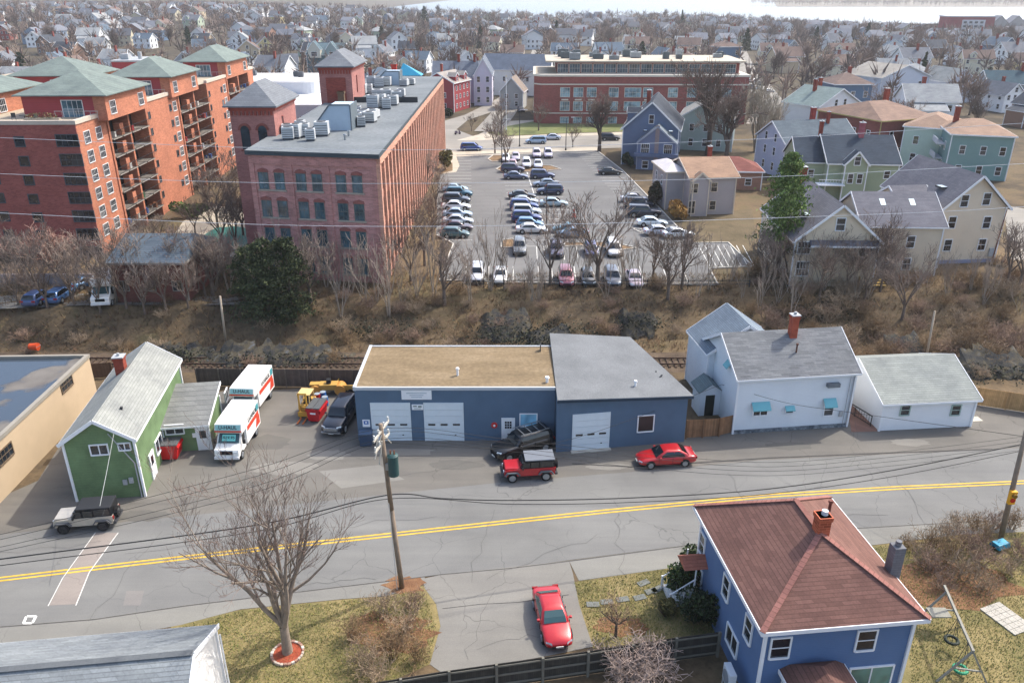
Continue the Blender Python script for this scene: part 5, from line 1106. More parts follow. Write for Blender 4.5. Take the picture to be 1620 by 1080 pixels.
    for s in (-1,1):
        w3=((.30,.35),(.27,.28),(.28,.22))
        rows=[[(r[0]+a_,s*(r[2]+.004),r[3]),(r[1]-b__,s*(r[2]+.004),r[3])] for r,(a_,b__) in zip(rr3,w3)]
        if s>0: rows=[r[::-1] for r in rows]
        strip('side_window',rows,.02)
        if detail:
            c=MB(); xm=(A[0]+A[1])/2-.1; c.add([(xm-.04,s*(A[2]+.03),A[3]-.02),(xm+.04,s*(A[2]+.03),A[3]-.02),(xm+.03,s*(C_[2]+.03),C_[3]+.02),(xm-.05,s*(C_[2]+.03),C_[3]+.02)],[(0,1,2,3) if s<0 else (3,2,1,0)]); c.build('window_pillar',P_,t)
            c=MB(); c.cbox((xf0-.35,s*(W2+.06),belt+.07),(.16,.18,.13)); c.build('mirror',P_,t,bev=.03)
            c=MB()
            for xd in (xf0-.55,(xr0+xf0)/2-.15): c.box(xd-.09,xd+.09,s*W2*.985-.012,s*W2*.985+.02,belt-.17,belt-.13)
            c.build('door_handle',P_,t)
            c=MB()
            for xd in (xf0-.25,(xr0+xf0)/2+.02,xr0+.55): c.box(xd-.008,xd+.008,s*W2*.955,s*W2*1.003,.42,belt-.03)
            c.build('door_seams',UNDER,t)
        xw=L*.5-.9
        for x in (-xw+.1,xw-.02): wheel(t,x,s*(W2-.005),wr,.22,rim,not detail)
        for x in (-xw+.1,xw-.02): c=MB(); c.tube((x,s*(W2-.2),wr+.02),(x,s*(W2-.012),wr+.02),wr*1.17,wr*1.17,20); c.build('wheel_arch',UNDER,t)
        c=MB(); c.add([(L*.497-.03,s*W2*.48,nose-.17),(L*.455-.02,s*W2*.86,nose-.12),(L*.44,s*W2*.87,nose-.0),(L*.48,s*W2*.5,nose-.03)],[(0,1,2,3) if s>0 else (3,2,1,0)]); 
        for k in range(4): x,y,z=c.v[k]; c.v[k]=(x+.035,y,z+.03)
        c.build('headlight',HL,t)
        c=MB(); c.cbox((-L*.488,s*W2*.72,deck*.82),(.10,.36,.16)); c.build('taillight',TL,t)
    c=MB(); c.box(L*.49,L*.505,-W2*.5,W2*.5,.42,nose-.22); c.build('grille',UNDER,t)
    if detail:
        c=MB(); c.box(-L*.505,-L*.49,-.26,.26,.62,.76); c.build('license_plate',PLATE,t)
        c=MB(); c.box(L*.505,L*.512,-.22,.22,.36,.47); c.build('license_plate',PLATE,t)
    return t
def at(u,v,z=0): p=P(u,v,z); return (p.x,p.y,z+.01)
a=P(862,935); c_=P(885,1020); hd=math.degrees(math.atan2(c_.y-a.y,c_.x-a.x))
car('bright red sedan parked nose-out on the near driveway','sedan','b3121c',at(873,985),hd,glass=CGLT)
car('red sedan parked at the roadside in front of the grey-roofed garage','sedan','b3141a',at(1052,731),187)
t=car('black full-size SUV with a roof ladder rack angled before the blue garage door','bigsuv','101214',at(826,714),209)
b=MB()
for x in (-1.9,-1.2,-.5,.2): b.bar((x,-.75,2.02),(x,.75,2.02),.05,.04)
for y in (-.72,.72): b.bar((-2.2,y,2.0),(.5,y,2.0),.05,.06)
b.build('roof_rack',GALV,t)
t=car('dark navy SUV with a chrome grille beside the blue garage side wall','bigsuv','141b28',at(540,668),-97)
b=MB(); b.box(2.66,2.72,-.62,.62,.62,.92); b.box(2.64,2.75,-.85,.85,.42,.55); b.build('chrome_grille',m_flat('b9bec2',.2,.8),t)
def jeep(label,color,loc,head,top,flare):
    t=thing('off_road_vehicle',label,'off-roader',loc,R(head)); Pm=m_paint(color); W2=.80; L=4.5
    b=MB(); b.extr([(-2.0,.55),(-2.0,1.12),(.75,1.12),(1.95,1.05),(2.0,.6),(1.9,.5),(-1.9,.5)][::-1],'y',-W2,W2); b.build('body',Pm,t,bev=.04)
    b=MB(); b.box(.78,1.9,-W2*.86,W2*.86,1.1,1.17); b.build('hood',Pm,t,bev=.03)
    b=MB(); b.extr([(-1.98,1.12),(-1.93,1.78),(.32,1.80),(.72,1.12)][::-1],'y',-W2*.92,W2*.92,0); o=b.build('cabin',m_flat('17191c',.4),t)
    b=MB(); b.box(-1.98,.36,-W2*.96,W2*.96,1.77,1.86); b.build('hard_top',m_plain(top,.6,.05),t,bev=.03)
    b=MB(); q=[Vector(p) for p in ((.42,-.66,1.72),(.42,.66,1.72),(.70,.66,1.2),(.70,-.66,1.2))]; b.add([tuple(p+Vector((.035,0,.015))) for p in q],[(3,2,1,0)]); b.build('windshield',CGL,t)
    for s in (-1,1):
        for x0,x1 in ((-.72,-.1),(.02,.52)):
            c=MB(); c.box(x0,x1,s*W2-.0,s*(W2*.95),1.2,1.68); c.build('side_window',CGL,t)
        c=MB(); c.box(-1.85,-.85,s*W2*.93-.01,s*W2*.94+.01,1.2,1.7); c.build('side_window',CGL,t)
        for x in (-1.28,1.36): wheel(t,x,s*.93,.40,.26,RIM if color!='b9b2a4' else RIMD)
        for x in (-1.28,1.36):
            c=MB(); c.extr([(x-.62,.62),(x-.42,.9),(x+.42,.9),(x+.62,.62),(x+.52,.62),(x+.36,.82),(x-.36,.82),(x-.52,.62)],'y',min(s*.76,s*.97),max(s*.76,s*.97)); c.build('fender_flare',m_plain(flare,.6),t)
        c=MB(); c.tube((1.99,s*.5,.85),(2.05,s*.5,.85),.12,.12,14); c.build('headlight',HL,t)
        c=MB(); c.cbox((-2.03,s*.68,.95),(.06,.14,.24)); c.build('taillight',TL,t)
        c=MB(); c.cbox((.55,s*.93,1.22),(.1,.16,.2)); c.build('mirror',BLK,t)
    c=MB()
    for k in range(7): c.box(1.995,2.02,-.3+k*.1-.03,-.3+k*.1+.03,.7,1.0)
    c.build('grille',UNDER,t)
    for x in (2.12,-2.1): c=MB(); c.box(x-.1,x+.1,-.78,.78,.48,.64); c.build('bumper',m_plain('3c3e42',.6),t)
    c=MB(); c.tube((-2.02,.08,1.08),(-2.26,.08,1.08),.39,.38,20); o=c.build('spare_wheel',TYRE,t); c=MB(); c.tube((-2.26,.08,1.08),(-2.29,.08,1.08),.22,.2,16); c.build('rim',RIMD,o); return t
jeep('red off-roader with a grey hard top parked before the blue garage','b5101f',at(836,752),186,'6d737b','5e6468')
jeep('silver off-roader with black roof below the green shingled house','b9b2a4',at(141,830),188,'2b2d31','5b5d60')
# rental box trucks
def boxtruck(label,loc,head,L,sign):
    t=thing('box_truck',label,'truck',loc,R(head)); WT_=m_flat('e6e6e2',.35,0,.4,.4); OR=m_flat('c8432c',.5); TLB=m_flat('3f8f98',.5)
    xb0=-L/2; xb1=L/2-1.9; W2=1.12
    b=MB(); b.box(xb0,xb1,-W2,W2,.72,3.0); o=b.build('cargo_box',m_plain('e3e2de',.5,.03),t,bev=.04)
    b=MB(); b.extr([(xb1,2.1),(xb1,3.0),(xb1+.75,2.95),(xb1+.95,2.5),(xb1+.8,2.15)],'y',-W2+.03,W2-.03); o2=b.build('cab_attic',m_plain('e3e2de',.5,.03),t,bev=.05)
    b=MB(); b.add([(xb1+.79,-W2+.1,2.93),(xb1+.79,W2-.1,2.93),(xb1+.975,W2-.1,2.50),(xb1+.975,-W2+.1,2.50)],[(3,2,1,0)]); b.build('teal_panel',m_flat('8fc0bf',.5),o2)
    aa=math.atan2(.43,-.185)
    text('U-HAUL',.42,m_flat('1c1c20',.5),o2,(xb1+.90,0,2.72),(R(66),0,R(90)))
    b=MB(); b.box(xb1+.90,xb1+.985,-W2+.05,W2-.05,2.33,2.45); b.build('orange_band',OR,o2)
    for s in (-1,1):
        b=MB(); y=s*(W2+.008)
        b.box(xb0+.3,xb1-.3,y-.006,y+.006,1.75,2.15); 
        b.add([(xb0+.2,y+s*.01,.95),(xb0+1.3,y+s*.01,.95),(xb0+.9,y+s*.01,1.75),(xb0+.2,y+s*.01,1.75)],[(0,1,2,3) if s<0 else (3,2,1,0)]); b.build('orange_stripe',OR,o)
        b=MB(); b.box(xb0+.15,xb0+.75,y-.01,y+.01,2.2,2.8); b.build('teal_picture',TLB,o)
        text('U-HAUL',.55,m_flat('1c1c20',.5),o,(( xb0+xb1)/2,y+s*.012,2.47),(R(90),0,0 if s<0 else R(180)),sx=1.1)
    xc0=xb1; xc1=L/2
    b=MB(); b.extr([(xc0,.55),(xc0,2.15),(xc0+.55,2.12),(xc0+1.15,1.38),(xc1-.05,1.18),(xc1,.75),(xc1-.05,.5)],'y',-.98,.98); b.build('cab',WT_,t,bev=.06)
    b=MB(); b.add([(xc0+.60,-.82,2.08),(xc0+.60,.82,2.08),(xc0+1.14,.86,1.42),(xc0+1.14,-.86,1.42)],[(3,2,1,0)]); b.v=[(x+.04,y,z+.03) for x,y,z in b.v]; w=b.build('windshield',CGLT,t)
    if sign:
        b=MB(); q=[(xc0+.72,-.55,1.97),(xc0+.72,.55,1.97),(xc0+1.05,.55,1.56),(xc0+1.05,-.55,1.56)]; b.add([(x+.06,y,z+.045) for x,y,z in q],[(3,2,1,0)]); b.build('price_card',m_flat('7fd8d0',.5),w)
        text('$19.95',.40,m_flat('101418',.5),w,(xc0+.955,0,1.83),(R(39),0,R(90)),'price_lettering',sx=.9)
    for s in (-1,1):
        b=MB(); b.box(xc0+.12,xc0+.75,s*.985-.012,s*.985+.012,1.32,1.95); b.build('side_window',CGL,t)
        b=MB(); b.cbox((xc0+.95,s*1.2,1.5),(.12,.22,.38)); b.build('mirror',BLK,t)
        b=MB(); b.cbox((xc1-.02,s*.72,.98),(.08,.34,.2)); b.build('headlight',HL,t)
        for x in (xb0+1.0,xc1-.75): wheel(t,x,s*1.02,.38,.28)
        b=MB(); b.cbox((xb0-.01,s*.95,.85),(.05,.2,.14)); b.build('taillight',TL,t)
    b=MB(); b.box(xc1-.02,xc1+.02,-.5,.5,.78,1.1); b.build('grille',UNDER,t)
    b=MB(); b.box(xc1-.02,xc1+.14,-1.0,1.0,.42,.62); b.build('bumper',m_plain('d5d7d8',.4),t)
    b=MB(); b.box(xb0+.05,xc0,-.95,.95,.5,.74); b.build('chassis',UNDER,t); return t
boxtruck('white rental box truck with a teal price card on its windshield, nearer of the two',(-23.05,58.1,.01),-91,5.4,True)
boxtruck('white rental box truck parked behind its twin, close to the wooden fence',(-23.85,64.8,.01),-93,6.0,False)
# skips
def skip(label,loc,rz,w,d,h,c):
    t=thing('dumpster',label,'dumpster',loc,R(rz)); m=m_plain(c,.55,.08)
    b=MB(); b.extr([(-w/2+.15,.15),(w/2-.15,.15),(w/2,h),(-w/2,h)],'y',-d/2,d/2); b.build('bin',m,t,bev=.03)
    b=MB()
    for s in (-1,1): b.box(s*w/2-.05,s*w/2+.08,-d/2,d/2,h-.3,h-.15)
    b.box(-w/2-.04,w/2+.04,-d/2-.04,-d/2+.04,h-.1,h); b.build('rim',m,t)
    for s in (-1,1): b=MB(); b.box(.03 if s>0 else -w/2,w/2 if s>0 else -.03,-d/2,d/2,h+.01,h+.09); [b.box(x,x+.04,-d/2+.05,d/2-.05,h+.09,h+.12) for x in ((.2,.5) if s>0 else (-.5,-.2))]; b.build('lid',m_plain('55585a',.6),t)
    for s in (-1,1):
        for y in (-1,1): b=MB(); b.tube((s*(w/2-.3)-.04,y*(d/2-.2),.09),(s*(w/2-.3)+.04,y*(d/2-.2),.09),.09,.09,10); b.build('caster',BLK,t)
    return t
skip('bright red dumpster with grey lids beside the annex of the green shingled house',at(275,718),5,1.5,2.1,1.35,'c62222')
t=skip('red dumpster with white lettering patch standing between the forklift and the navy SUV',at(503,660),-8,1.25,2.0,1.35,'b01d26')
b=MB(); b.box(-.25,.25,-1.045,-1.02,.85,1.0); b.build('white_label',WHITE,t)
# forklift
fk=thing('forklift','yellow forklift parked left of the small red dumpster',"forklift",at(486,655),R(-95)); YL=m_plain('b58f48',.6,.12)
b=MB(); b.box(-1.1,.55,-.55,.55,.35,1.0); b.box(-1.3,-.7,-.55,.55,.3,1.2); b.build('body',YL,fk,bev=.05)
b=MB(); 
for x in (-.9,.45):
    for y in (-.5,.5): b.bar((x,y,1.0),(x*.85,y,2.15),.07,.07)
b.box(-.85,.5,-.58,.58,2.15,2.22); b.build('overhead_guard',m_plain('cdb27a',.6),fk)
b=MB(); b.box(-.55,-.1,-.28,.28,1.0,1.15); b.box(-.62,-.5,-.28,.28,1.1,1.6); b.build('seat',BLK,fk)
b=MB()
for y in (-.33,.33): b.box(.72,.84,y-.06,y+.06,.1,2.5)
b.box(.74,.82,-.4,.4,2.4,2.5); b.box(.74,.82,-.4,.4,1.2,1.28); b.box(.86,.92,-.5,.5,.25,.7); b.build('mast',m_plain('b98f3c',.6),fk)
for y in (-.25,.25): b=MB(); b.box(.88,1.95,y-.06,y+.06,.06,.11); b.build('fork',m_plain('c06a35',.6),fk)
for x in (-.85,.4):
    for s in (-1,1): wheel(fk,x,s*.58,.27,.22,m_plain('c99a35'),True)
# rollers, drums and trailer behind
ro=thing('road_roller','yellow road roller in front of the weathered fence','road roller',at(522,622),R(4))
for x in (-1.25,1.05): b=MB(); b.tube((x,-.55,.52),(x,.55,.52),.52,.52,20); b.build('drum',m_plain('c08c45',.6,.1),ro)
b=MB(); b.box(-.9,.8,-.5,.5,.55,1.1); b.box(-1.8,-.8,-.35,.35,1.0,1.15); b.build('body',YL,ro,bev=.05); b=MB(); b.box(-.2,.2,-.25,.25,1.1,1.5); b.build('seat',BLK,ro)
tl=thing('utility_trailer','yellow framed utility trailer behind the navy SUV','trailer',at(557,618),R(2)); b=MB()
for y in (-.8,.8): b.box(-1.3,1.3,y-.05,y+.05,.5,1.0)
for x in (-1.3,1.3): b.box(x-.05,x+.05,-.8,.8,.5,1.0)
b.build('frame',YL,tl); b=MB(); b.box(-1.25,1.25,-.75,.75,.48,.54); b.build('bed',DGREY,tl)
for s in(-1,1): wheel(tl,0,s*.98,.3,.18,RIMD,True)
def drum(label,u,v,c):
    t=thing('steel_drum',label,'drum',at(u,v),0,'drums beside the forklift'); b=MB(); b.tube((0,0,0),(0,0,.88),.29,.29,18)
    for z in (.28,.58): b.tube((0,0,z),(0,0,z+.03),.305,.305,18)
    b.build('shell',m_plain(c,.5),t); b=MB(); b.tube((0,0,.88),(0,0,.9),.27,.27,18); b.build('lid',m_plain('8f9aa0',.5),t)
drum('red drum between the forklift and the road roller',503,636,'a82a2a'); drum('blue drum just right of the red drum behind the dumpster',512,633,'2c5fa0'); drum('blue drum nearest the navy SUV, behind the dumpster',515,641,'2f6bb0')
# utility box at the garage corner
ub=thing('utility_cabinet','dark blue utility cabinet against the front left corner of the blue garage','cabinet',at(580,702),R(0)); b=MB(); b.box(-.5,.5,-.4,.4,0,1.1); b.build('cabinet',m_plain('33465e',.6,.06),ub,bev=.03); b=MB(); b.box(-.55,.55,-.45,.45,1.1,1.18); b.build('lid',m_plain('4c6078',.5),ub)
# ---------------------------------------------------------------- parking lot and street cars
LOT=[('sedan','9fb4c4',720,303,0),('suv','2a5e72',726,311,0),('suv','3b4554',722,321,0),('sedan','d8dadc',722,331,0),('sedan','9db0c2',724,343,0),('sedan','b5bcc4',725,354,0),('sedan','4a3440',724,364,0),('hatch','3f5d60',720,375,0),
('suv','3c3a55',811,272,0),('sedan','55607a',816,283,0),('sedan','20232c',826,314,0),('sedan','a3aab4',830,323,0),('suv','27407c',829,331,0),('suv','c9ced0',833,340,0),('suv','2c3c74',833,350,0),('hatch','5a86ac',838,359,0),('sedan','d6d3d0',841,368,0),
('suv','3c4668',858,282,0),('sedan','8595aa',863,295,180),('suv','2b3656',870,307,180),('sedan','9cb0b8',876,326,0),('sedan','4f7f8e',898,367,180),('sedan','7f9bb4',905,374,180),
('sedan','dcdce0',800,254,-90),('sedan','b8aebc',816,252,-90),('suv','c9c0cc',849,248,-90),('suv','cfc8d8',867,248,-90),('sedan','bf9aa4',811,264,-90),('suv','dadade',833,264,-90),('sedan','c8cbd8',851,264,-90),
('sedan','17191d',965,276,0),('sedan','cfd0d6',1003,319,0),('suv','1c2334',1010,328,0),('bigsuv','232c3e',1018,342,0),('sedan','c4d3dc',1031,357,0),('sedan','cfd2dc',1043,371,6),('sedan','dde2e6',1072,375,9),
('suv','6a6e70',822,398,-90),('suv','544e5e',880,402,-90),('hatch','3a3c6c',935,401,-90),('minivan','d2d0cc',970,400,-90),
('suv','cfd2d8',755,441,-90),('sedan','e2e1de',792,442,-90),('suv','a0606c',895,446,-90),('hatch','4b4e50',930,446,-90),('suv','59606c',968,447,-90),('sedan','b9a9b4',1003,447,-90)]
def cname(c):
    r,g,b_=[int(c[i:i+2],16) for i in (0,2,4)]; mx,mn=max(r,g,b_),min(r,g,b_)
    if mx<60: return 'black'
    if mx-mn<26: return 'white' if mn>195 else ('silver' if mn>140 else 'grey')
    if r==mx: return 'dull red' if r>90 else 'dark maroon'
    if b_==mx and b_-g<26 and b_-r>30: return 'teal' if mx<150 else 'pale blue'
    if b_==mx: return 'dark blue' if mx<130 else 'pale lilac'
    return 'grey green'
zone=lambda u,v:'the column of cars along the left edge of the parking lot' if u<735 else ('the bottom row of the parking lot by the bank' if v>430 else ('the short lower row of the parking lot' if v>390 else ('the far double row of the parking lot near the street' if v<268 and u<900 else ('the column along the right edge of the parking lot' if u>940 else ('the left half of the central column of parked cars' if u<850 else 'the right half of the central column of parked cars')))))
cnt={}
PROTO={}
def lotcar(k,c,u,v,h,label,grp):
    key=(k,)
    if key not in PROTO:
        PROTO[key]=car(label,k,c,at(u,v,3),h,grp,False); PROTO[key]['_c']=c; return PROTO[key]
    src=PROTO[key]; pm=m_paint(src['_c']); nm=m_paint(c); kk=(k,c)
    if kk not in PROTO:
        rep={}
        for ch in src.children:
            if ch.data and any(m==pm for m in ch.data.materials):
                me=ch.data.copy(); 
                for i,m in enumerate(me.materials):
                    if m==pm: me.materials[i]=nm
                rep[ch.data.name]=me
        PROTO[kk]=rep
    t=copy_tree(src,None,PROTO[kk]); t.location=at(u,v,3); t.rotation_euler.z=R(h); t['label']=label; t['group']=grp; return t
from collections import defaultdict
zz=defaultdict(list)
for q in LOT: zz[zone(q[2],q[3])].append(q)
for z_,L_ in zz.items():
    row=max(q[2] for q in L_)-min(q[2] for q in L_)>max(q[3] for q in L_)-min(q[3] for q in L_)
    L_.sort(key=lambda q:(q[2] if row else q[3]))
    for i,(k,c,u,v,h) in enumerate(L_):
        kn={'suv':'SUV','bigsuv':'large SUV','hatch':'hatchback'}.get(k,k)
        short=z_.replace('the column of cars along the left edge of the parking lot','the leftmost parking column').replace('the bottom row of the parking lot by the bank',"the lot's bottom row").replace('the short lower row of the parking lot',"the lot's short lower row").replace('the far double row of the parking lot near the street',"the lot's far block by the street").replace('the column along the right edge of the parking lot',"the lot's right edge column").replace('the left half of the central column of parked cars','the central column, left half').replace('the right half of the central column of parked cars','the central column, right half')
        lotcar(k,c,u,v,h,f"{cname(c)} {kn}, {nth(i+1)} from the {'left in' if row else 'back in'} {short}",'cars in the parking lot')
for k,c,u,v,h,l in (('minivan','23418c',746,238,0,'blue minivan driving on the cross street just left of the parking lot'),('minivan','9cb4cc',848,227,180,'pale blue minivan on the cross street in front of the school'),('sedan','c9d0dc',872,221,180,'white sedan behind the pale blue minivan on the cross street'),('suv','2a2c34',965,222,0,'dark SUV on the cross street behind the bare street trees'),
  ('suv','d5d8dc',826,158,-80,'white SUV on the side street left of the school'),('hatch','3b3340',824,177,-80,'dark hatchback parked on the side street close to the school corner')): lotcar(k,c,u,v,h,l,'cars on the cross street')
for i,(u,v,c) in enumerate(((1176,136,'cfd2d4'),(1186,139,'5d6670'),(1196,142,'b9bec4'),(1180,128,'8f969c'),(1193,131,'d8d8d8'),(1206,136,'39404a'),(1215,147,'c8cccf'))):
    lotcar('sedan',c,u,v,20,f'{cname(c)} car, {nth(i+1)} in the small car park right of the school','cars in the car park beside the school')
for i,(u,v,c,k) in enumerate(((62,478,'3a5484','hatch'),(96,474,'3b6496','hatch'),(140,452,'5a86b0','sedan'))): lotcar(k,c,u,v,90 if i<2 else 60,('blue car at the far left end of the lane below the apartments','bright blue car second from left in the lane below the apartments','light blue car beside the grey van below the apartments')[i],'cars in the lane below the apartments')
t=boxtruck('grey-white box truck in the lane below the apartments, left of the red garage',tuple(P(172,474,3)+Vector((0,0,.01))),-80,5.6,False)
for ch in list(t.children):
    for g in list(ch.children):
        if g.name.startswith(('lettering','orange','teal')): D.objects.remove(g)
# ---------------------------------------------------------------- fences, poles, wires, yard things
def fence(name,label,cat,pts,h,mat,tops=None,gap=2.3,rails=0,pw=.1,postm=None,loc0=None,side=-1):
    'pts: world xyz along the foot of the fence'
    o=pts[0]; d=(pts[-1]-o); ang=math.atan2(d.y,d.x); t=thing(name,label,cat,tuple(o),ang); Mi=Matrix.Rotation(-ang,4,'Z')
    L=[Mi@(p-o) for p in pts]
    b=MB()
    for a,c in zip(L,L[1:]):
        b.add([(a.x,a.y-.015,.05),(c.x,c.y-.015,.05),(c.x,c.y-.015,h),(a.x,a.y-.015,h),(a.x,a.y+.015,.05),(c.x,c.y+.015,.05),(c.x,c.y+.015,h),(a.x,a.y+.015,h)],[(0,1,2,3),(7,6,5,4),(3,2,6,7),(0,4,5,1),(0,3,7,4),(1,5,6,2)])
    b.build('boards',mat,t)
    for z in ([.3,h*.55,h-.15] if rails else []):
        b=MB(); [b.bar((a.x,a.y+side*.06,z),(c.x,c.y+side*.06,z),.05,.1) for a,c in zip(L,L[1:])]; b.build('rail',postm or mat,t)
    n=max(1,round(L[-1].x/gap))
    for i in range(n+1):
        x=L[-1].x*i/n; y=0
        for a,c in zip(L,L[1:]):
            if a.x<=x<=c.x+.01: y=a.y+(c.y-a.y)*(x-a.x)/max(.01,c.x-a.x)
        b=MB(); b.box(x-pw/2,x+pw/2,y+side*.1-pw/2,y+side*.1+pw/2,0,h+.08); b.build('post',postm or mat,t)
    return t
fp=[P(u,v+42) for u,v in ((560,1082),(700,1058),(810,1042),(935,1024),(1060,1004),(1133,994))]
fence('wooden_fence','dark weathered board fence crossing below the near driveway to the blue house','fence',fp,1.75,m_boards('423f3a',.12,.12),gap=2.6,rails=1,pw=.14,postm=m_plain('6f6c62',.9,.15),side=-1)
fence('wooden_fence','grey weathered board fence behind the box trucks and dumpsters','fence',[Vector((-30.5,69.3,0)),Vector((-13.2,68.9,0))],1.9,m_boards('57504c',.16,.15),postm=m_plain('5c5650',.9))
fence('wooden_fence','warm brown board fence between the grey garage and the white house','fence',[P(1084,693),P(1133,690),P(1158,684)],1.75,m_boards('8d6a4e',.13,.2),gap=1.5,postm=m_plain('7a5b42',.9))
fence('wooden_fence','tan board fence right of the white garage','fence',[P(1541,640),P(1620,652),P(1690,664)],1.8,m_boards('b08d62',.14,.14),postm=m_plain('a5845c',.9))
fence('wooden_fence','dark brown board fence between the tan building and the railway','fence',[P(133,600),P(180,596)],1.6,m_boards('5f4d40',.14,.15))
# lot railing
rf=thing('rail_fence','low dark post and rail fence along the bottom edge of the parking lot','fence',tuple(P(700,455,3))); q=P(1185,455,3)-P(700,455,3); b=MB()
for z in (.45,.9): b.bar((0,0,z),(q.x,q.y,z),.05,.07)
b.build('rail',DGREY,rf)
for i in range(16): b=MB(); x=q.x*i/15; b.box(x-.05,x+.05,-.05,.05,-.2,1.0); b.build('post',DGREY,rf)
POLEM=m_plain('857666',.9,.18,2); POLEL=m_plain('a89a88',.9,.12,2)
up=thing('utility_pole','wooden utility pole with crossarms and a transformer, left of the near driveway','utility pole',(-7.07,40.6,0))
b=MB(); b.tube((0,0,-.2),(-.32,.02,6),.17,.15,12); b.tube((-.32,.02,6),(-.6,.05,12),.15,.12,12); b.build('pole',POLEM,up,smooth=True)
SLV=m_plain('b7b2a6',.6,.08)
for z,l,yy in ((11.55,1.25,.16),(10.75,1.15,-.16)):
    b=MB(); b.bar((-.58-.25,-l+yy*0,z),(-.58+.25,l,z),.1,.12); o=b.build('crossarm',SLV,up)
    for s in (-.9,-.35,.35,.9): b=MB(); x=-.58+.25*s; b.tube((x,s*l,z+.06),(x,s*l,z+.18),.03,.03,8); b.tube((x,s*l,z+.18),(x,s*l,z+.34),.07,.05,10); b.build('insulator',m_plain('c9cac4',.4,.03),o)
b=MB(); b.bar((-.9,-.9,10.2),(-.55,0,11.4),.05,.05); b.bar((-.2,.9,10.2),(-.55,0,11.4),.05,.05); b.build('brace',SLV,up)
b=MB(); b.tube((.0,-.1,8.6),(.0,-.1,9.95),.32,.32,18); b.tube((0,-.1,9.95),(0,-.1,10.05),.34,.2,18); o=b.build('transformer',m_plain('33504f',.5,.06),up)
b=MB(); b.tube((.1,-.1,10.05),(.1,-.1,10.3),.05,.04,8); b.tube((-.12,-.1,10.05),(-.12,-.1,10.3),.05,.04,8); b.build('bushing',m_plain('8a5a40',.4),o)
b=MB(); b.box(-.45,-.2,-.25,.15,9.0,9.4); b.build('bracket',GALV,up)
b=MB(); b.tube((-.55,-.2,11.0),(-.75,-.4,9.5),.05,.05,6); b.tube((-.75,-.4,11.3),(-.9,-.5,10.4),.06,.04,6); b.build('fuse_cutout',SLV,up)
b=MB(); b.tube((-.28,-.2,0),(-.42,-.16,6.6),.03,.03,6); b.build('conduit',m_plain('c9c6bd',.6),up)
def pole(label,u0,v0,u1,v1,y1=None,r=.13,m=None,z0=0):
    a=P(u0,v0,z0); bq=(540-v1)/FPX; t_=a.y/(CP+bq*SP); top=Vector(((u1-810)/FPX*t_,a.y,HC+(-SP+bq*CP)*t_))
    t=thing('utility_pole',label,'utility pole',tuple(a)); b=MB(); d=top-a; b.tube((0,0,-.2),tuple(d),r*1.1,r*.85,10); b.build('pole',m or POLEL,t,smooth=True); return t,d
pole('pale bare wooden pole beside the railway, above the box trucks',358,545,348,468,z0=.2)
pole('thin grey wooden pole in the brush behind the white garage',1465,568,1479,492,z0=.6,r=.11)
t,d=pole('wooden utility pole carrying a yellow beacon at the right edge',1583,852,1624,680,r=.17,m=POLEM)
f=.42; b=MB(); c=d*f; b.box(c.x-.32,c.x+.12,-.42,-.17,c.z-.5,c.z+.5); o=b.build('beacon_housing',m_plain('e0a11c',.5,.04),t); b=MB(); b.tube((c.x-.1,-.42,c.z-.16),(c.x-.1,-.47,c.z-.16),.17,.17,16); b.build('red_lens',m_flat('b02018',.25),o); b=MB(); b.tube((c.x-.1,-.42,c.z+.24),(c.x-.1,-.6,c.z+.24),.15,.15,14); b.build('visor',m_plain('7a5a18',.6),o)
def zy(u,v,y): bq=(540-v)/FPX; t_=y/(CP+bq*SP); return Vector(((u-810)/FPX*t_,y,HC+(-SP+bq*CP)*t_))
def wire(label,pts,r=.02,m=None,n=10,name='overhead_wire'):
    q=[]; P0=[pts[0]]+list(pts)+[pts[-1]]
    for i in range(1,len(P0)-2):
        a,b_,c,d_=P0[i-1],P0[i],P0[i+1],P0[i+2]
        for k in range(n):
            s=k/n; q.append(.5*((2*b_)+(c-a)*s+(2*a-5*b_+4*c-d_)*s*s+(3*b_-a-3*c+d_)*s**3))
    q.append(pts[-1]); b=MB(); o=q[0]
    for a,c in zip(q,q[1:]): b.tube(a-o,c-o,r,r,4,0,False)
    return tag(b.build(name,m or m_flat('1c1d1f',.6),None,tuple(o)),label,'wire','overhead wires')
yl=lambda u: 40.6+(u-606)*.0075 if u>606 else 40.6+(u-606)*.012
W_=lambda pts,**k: [zy(u,v,yl(u)) for u,v in pts]
wire('thick black cable bundle sagging over the road through the middle of the utility pole',W_([(-150,905),(0,884),(405,830),(611,783),(700,788),(810,791),(1000,787),(1215,773),(1420,742),(1618,702)]),.036)
wire('second black cable just under the thick bundle, left of the pole',W_([(-150,915),(0,894),(405,840),(611,789),(810,797),(1000,794),(1215,781),(1420,752),(1620,712)]),.024)
for i,(l,m_,rr) in enumerate((((845,733,678),(684,693,731),(690)),((853,745,684),(690,700,738),(697)),((865,760,695),(697,708,745),(704)),((872,770,700),(703,716,752),(711)))):
    wire(('uppermost','second','third','lowest')[i]+' of the four thin primary wires spanning the road at the pole top',W_([(-150,l[0]+24),(0,l[0]),(405,l[1]+8),(604,l[2])]+[(800,m_[0]+10),(1000,m_[1]+22),(1215,m_[2]),(1420,(m_[2]+rr)/2+4),(1622,rr)]),.013)
WL=m_flat('c9ccd0',.4)
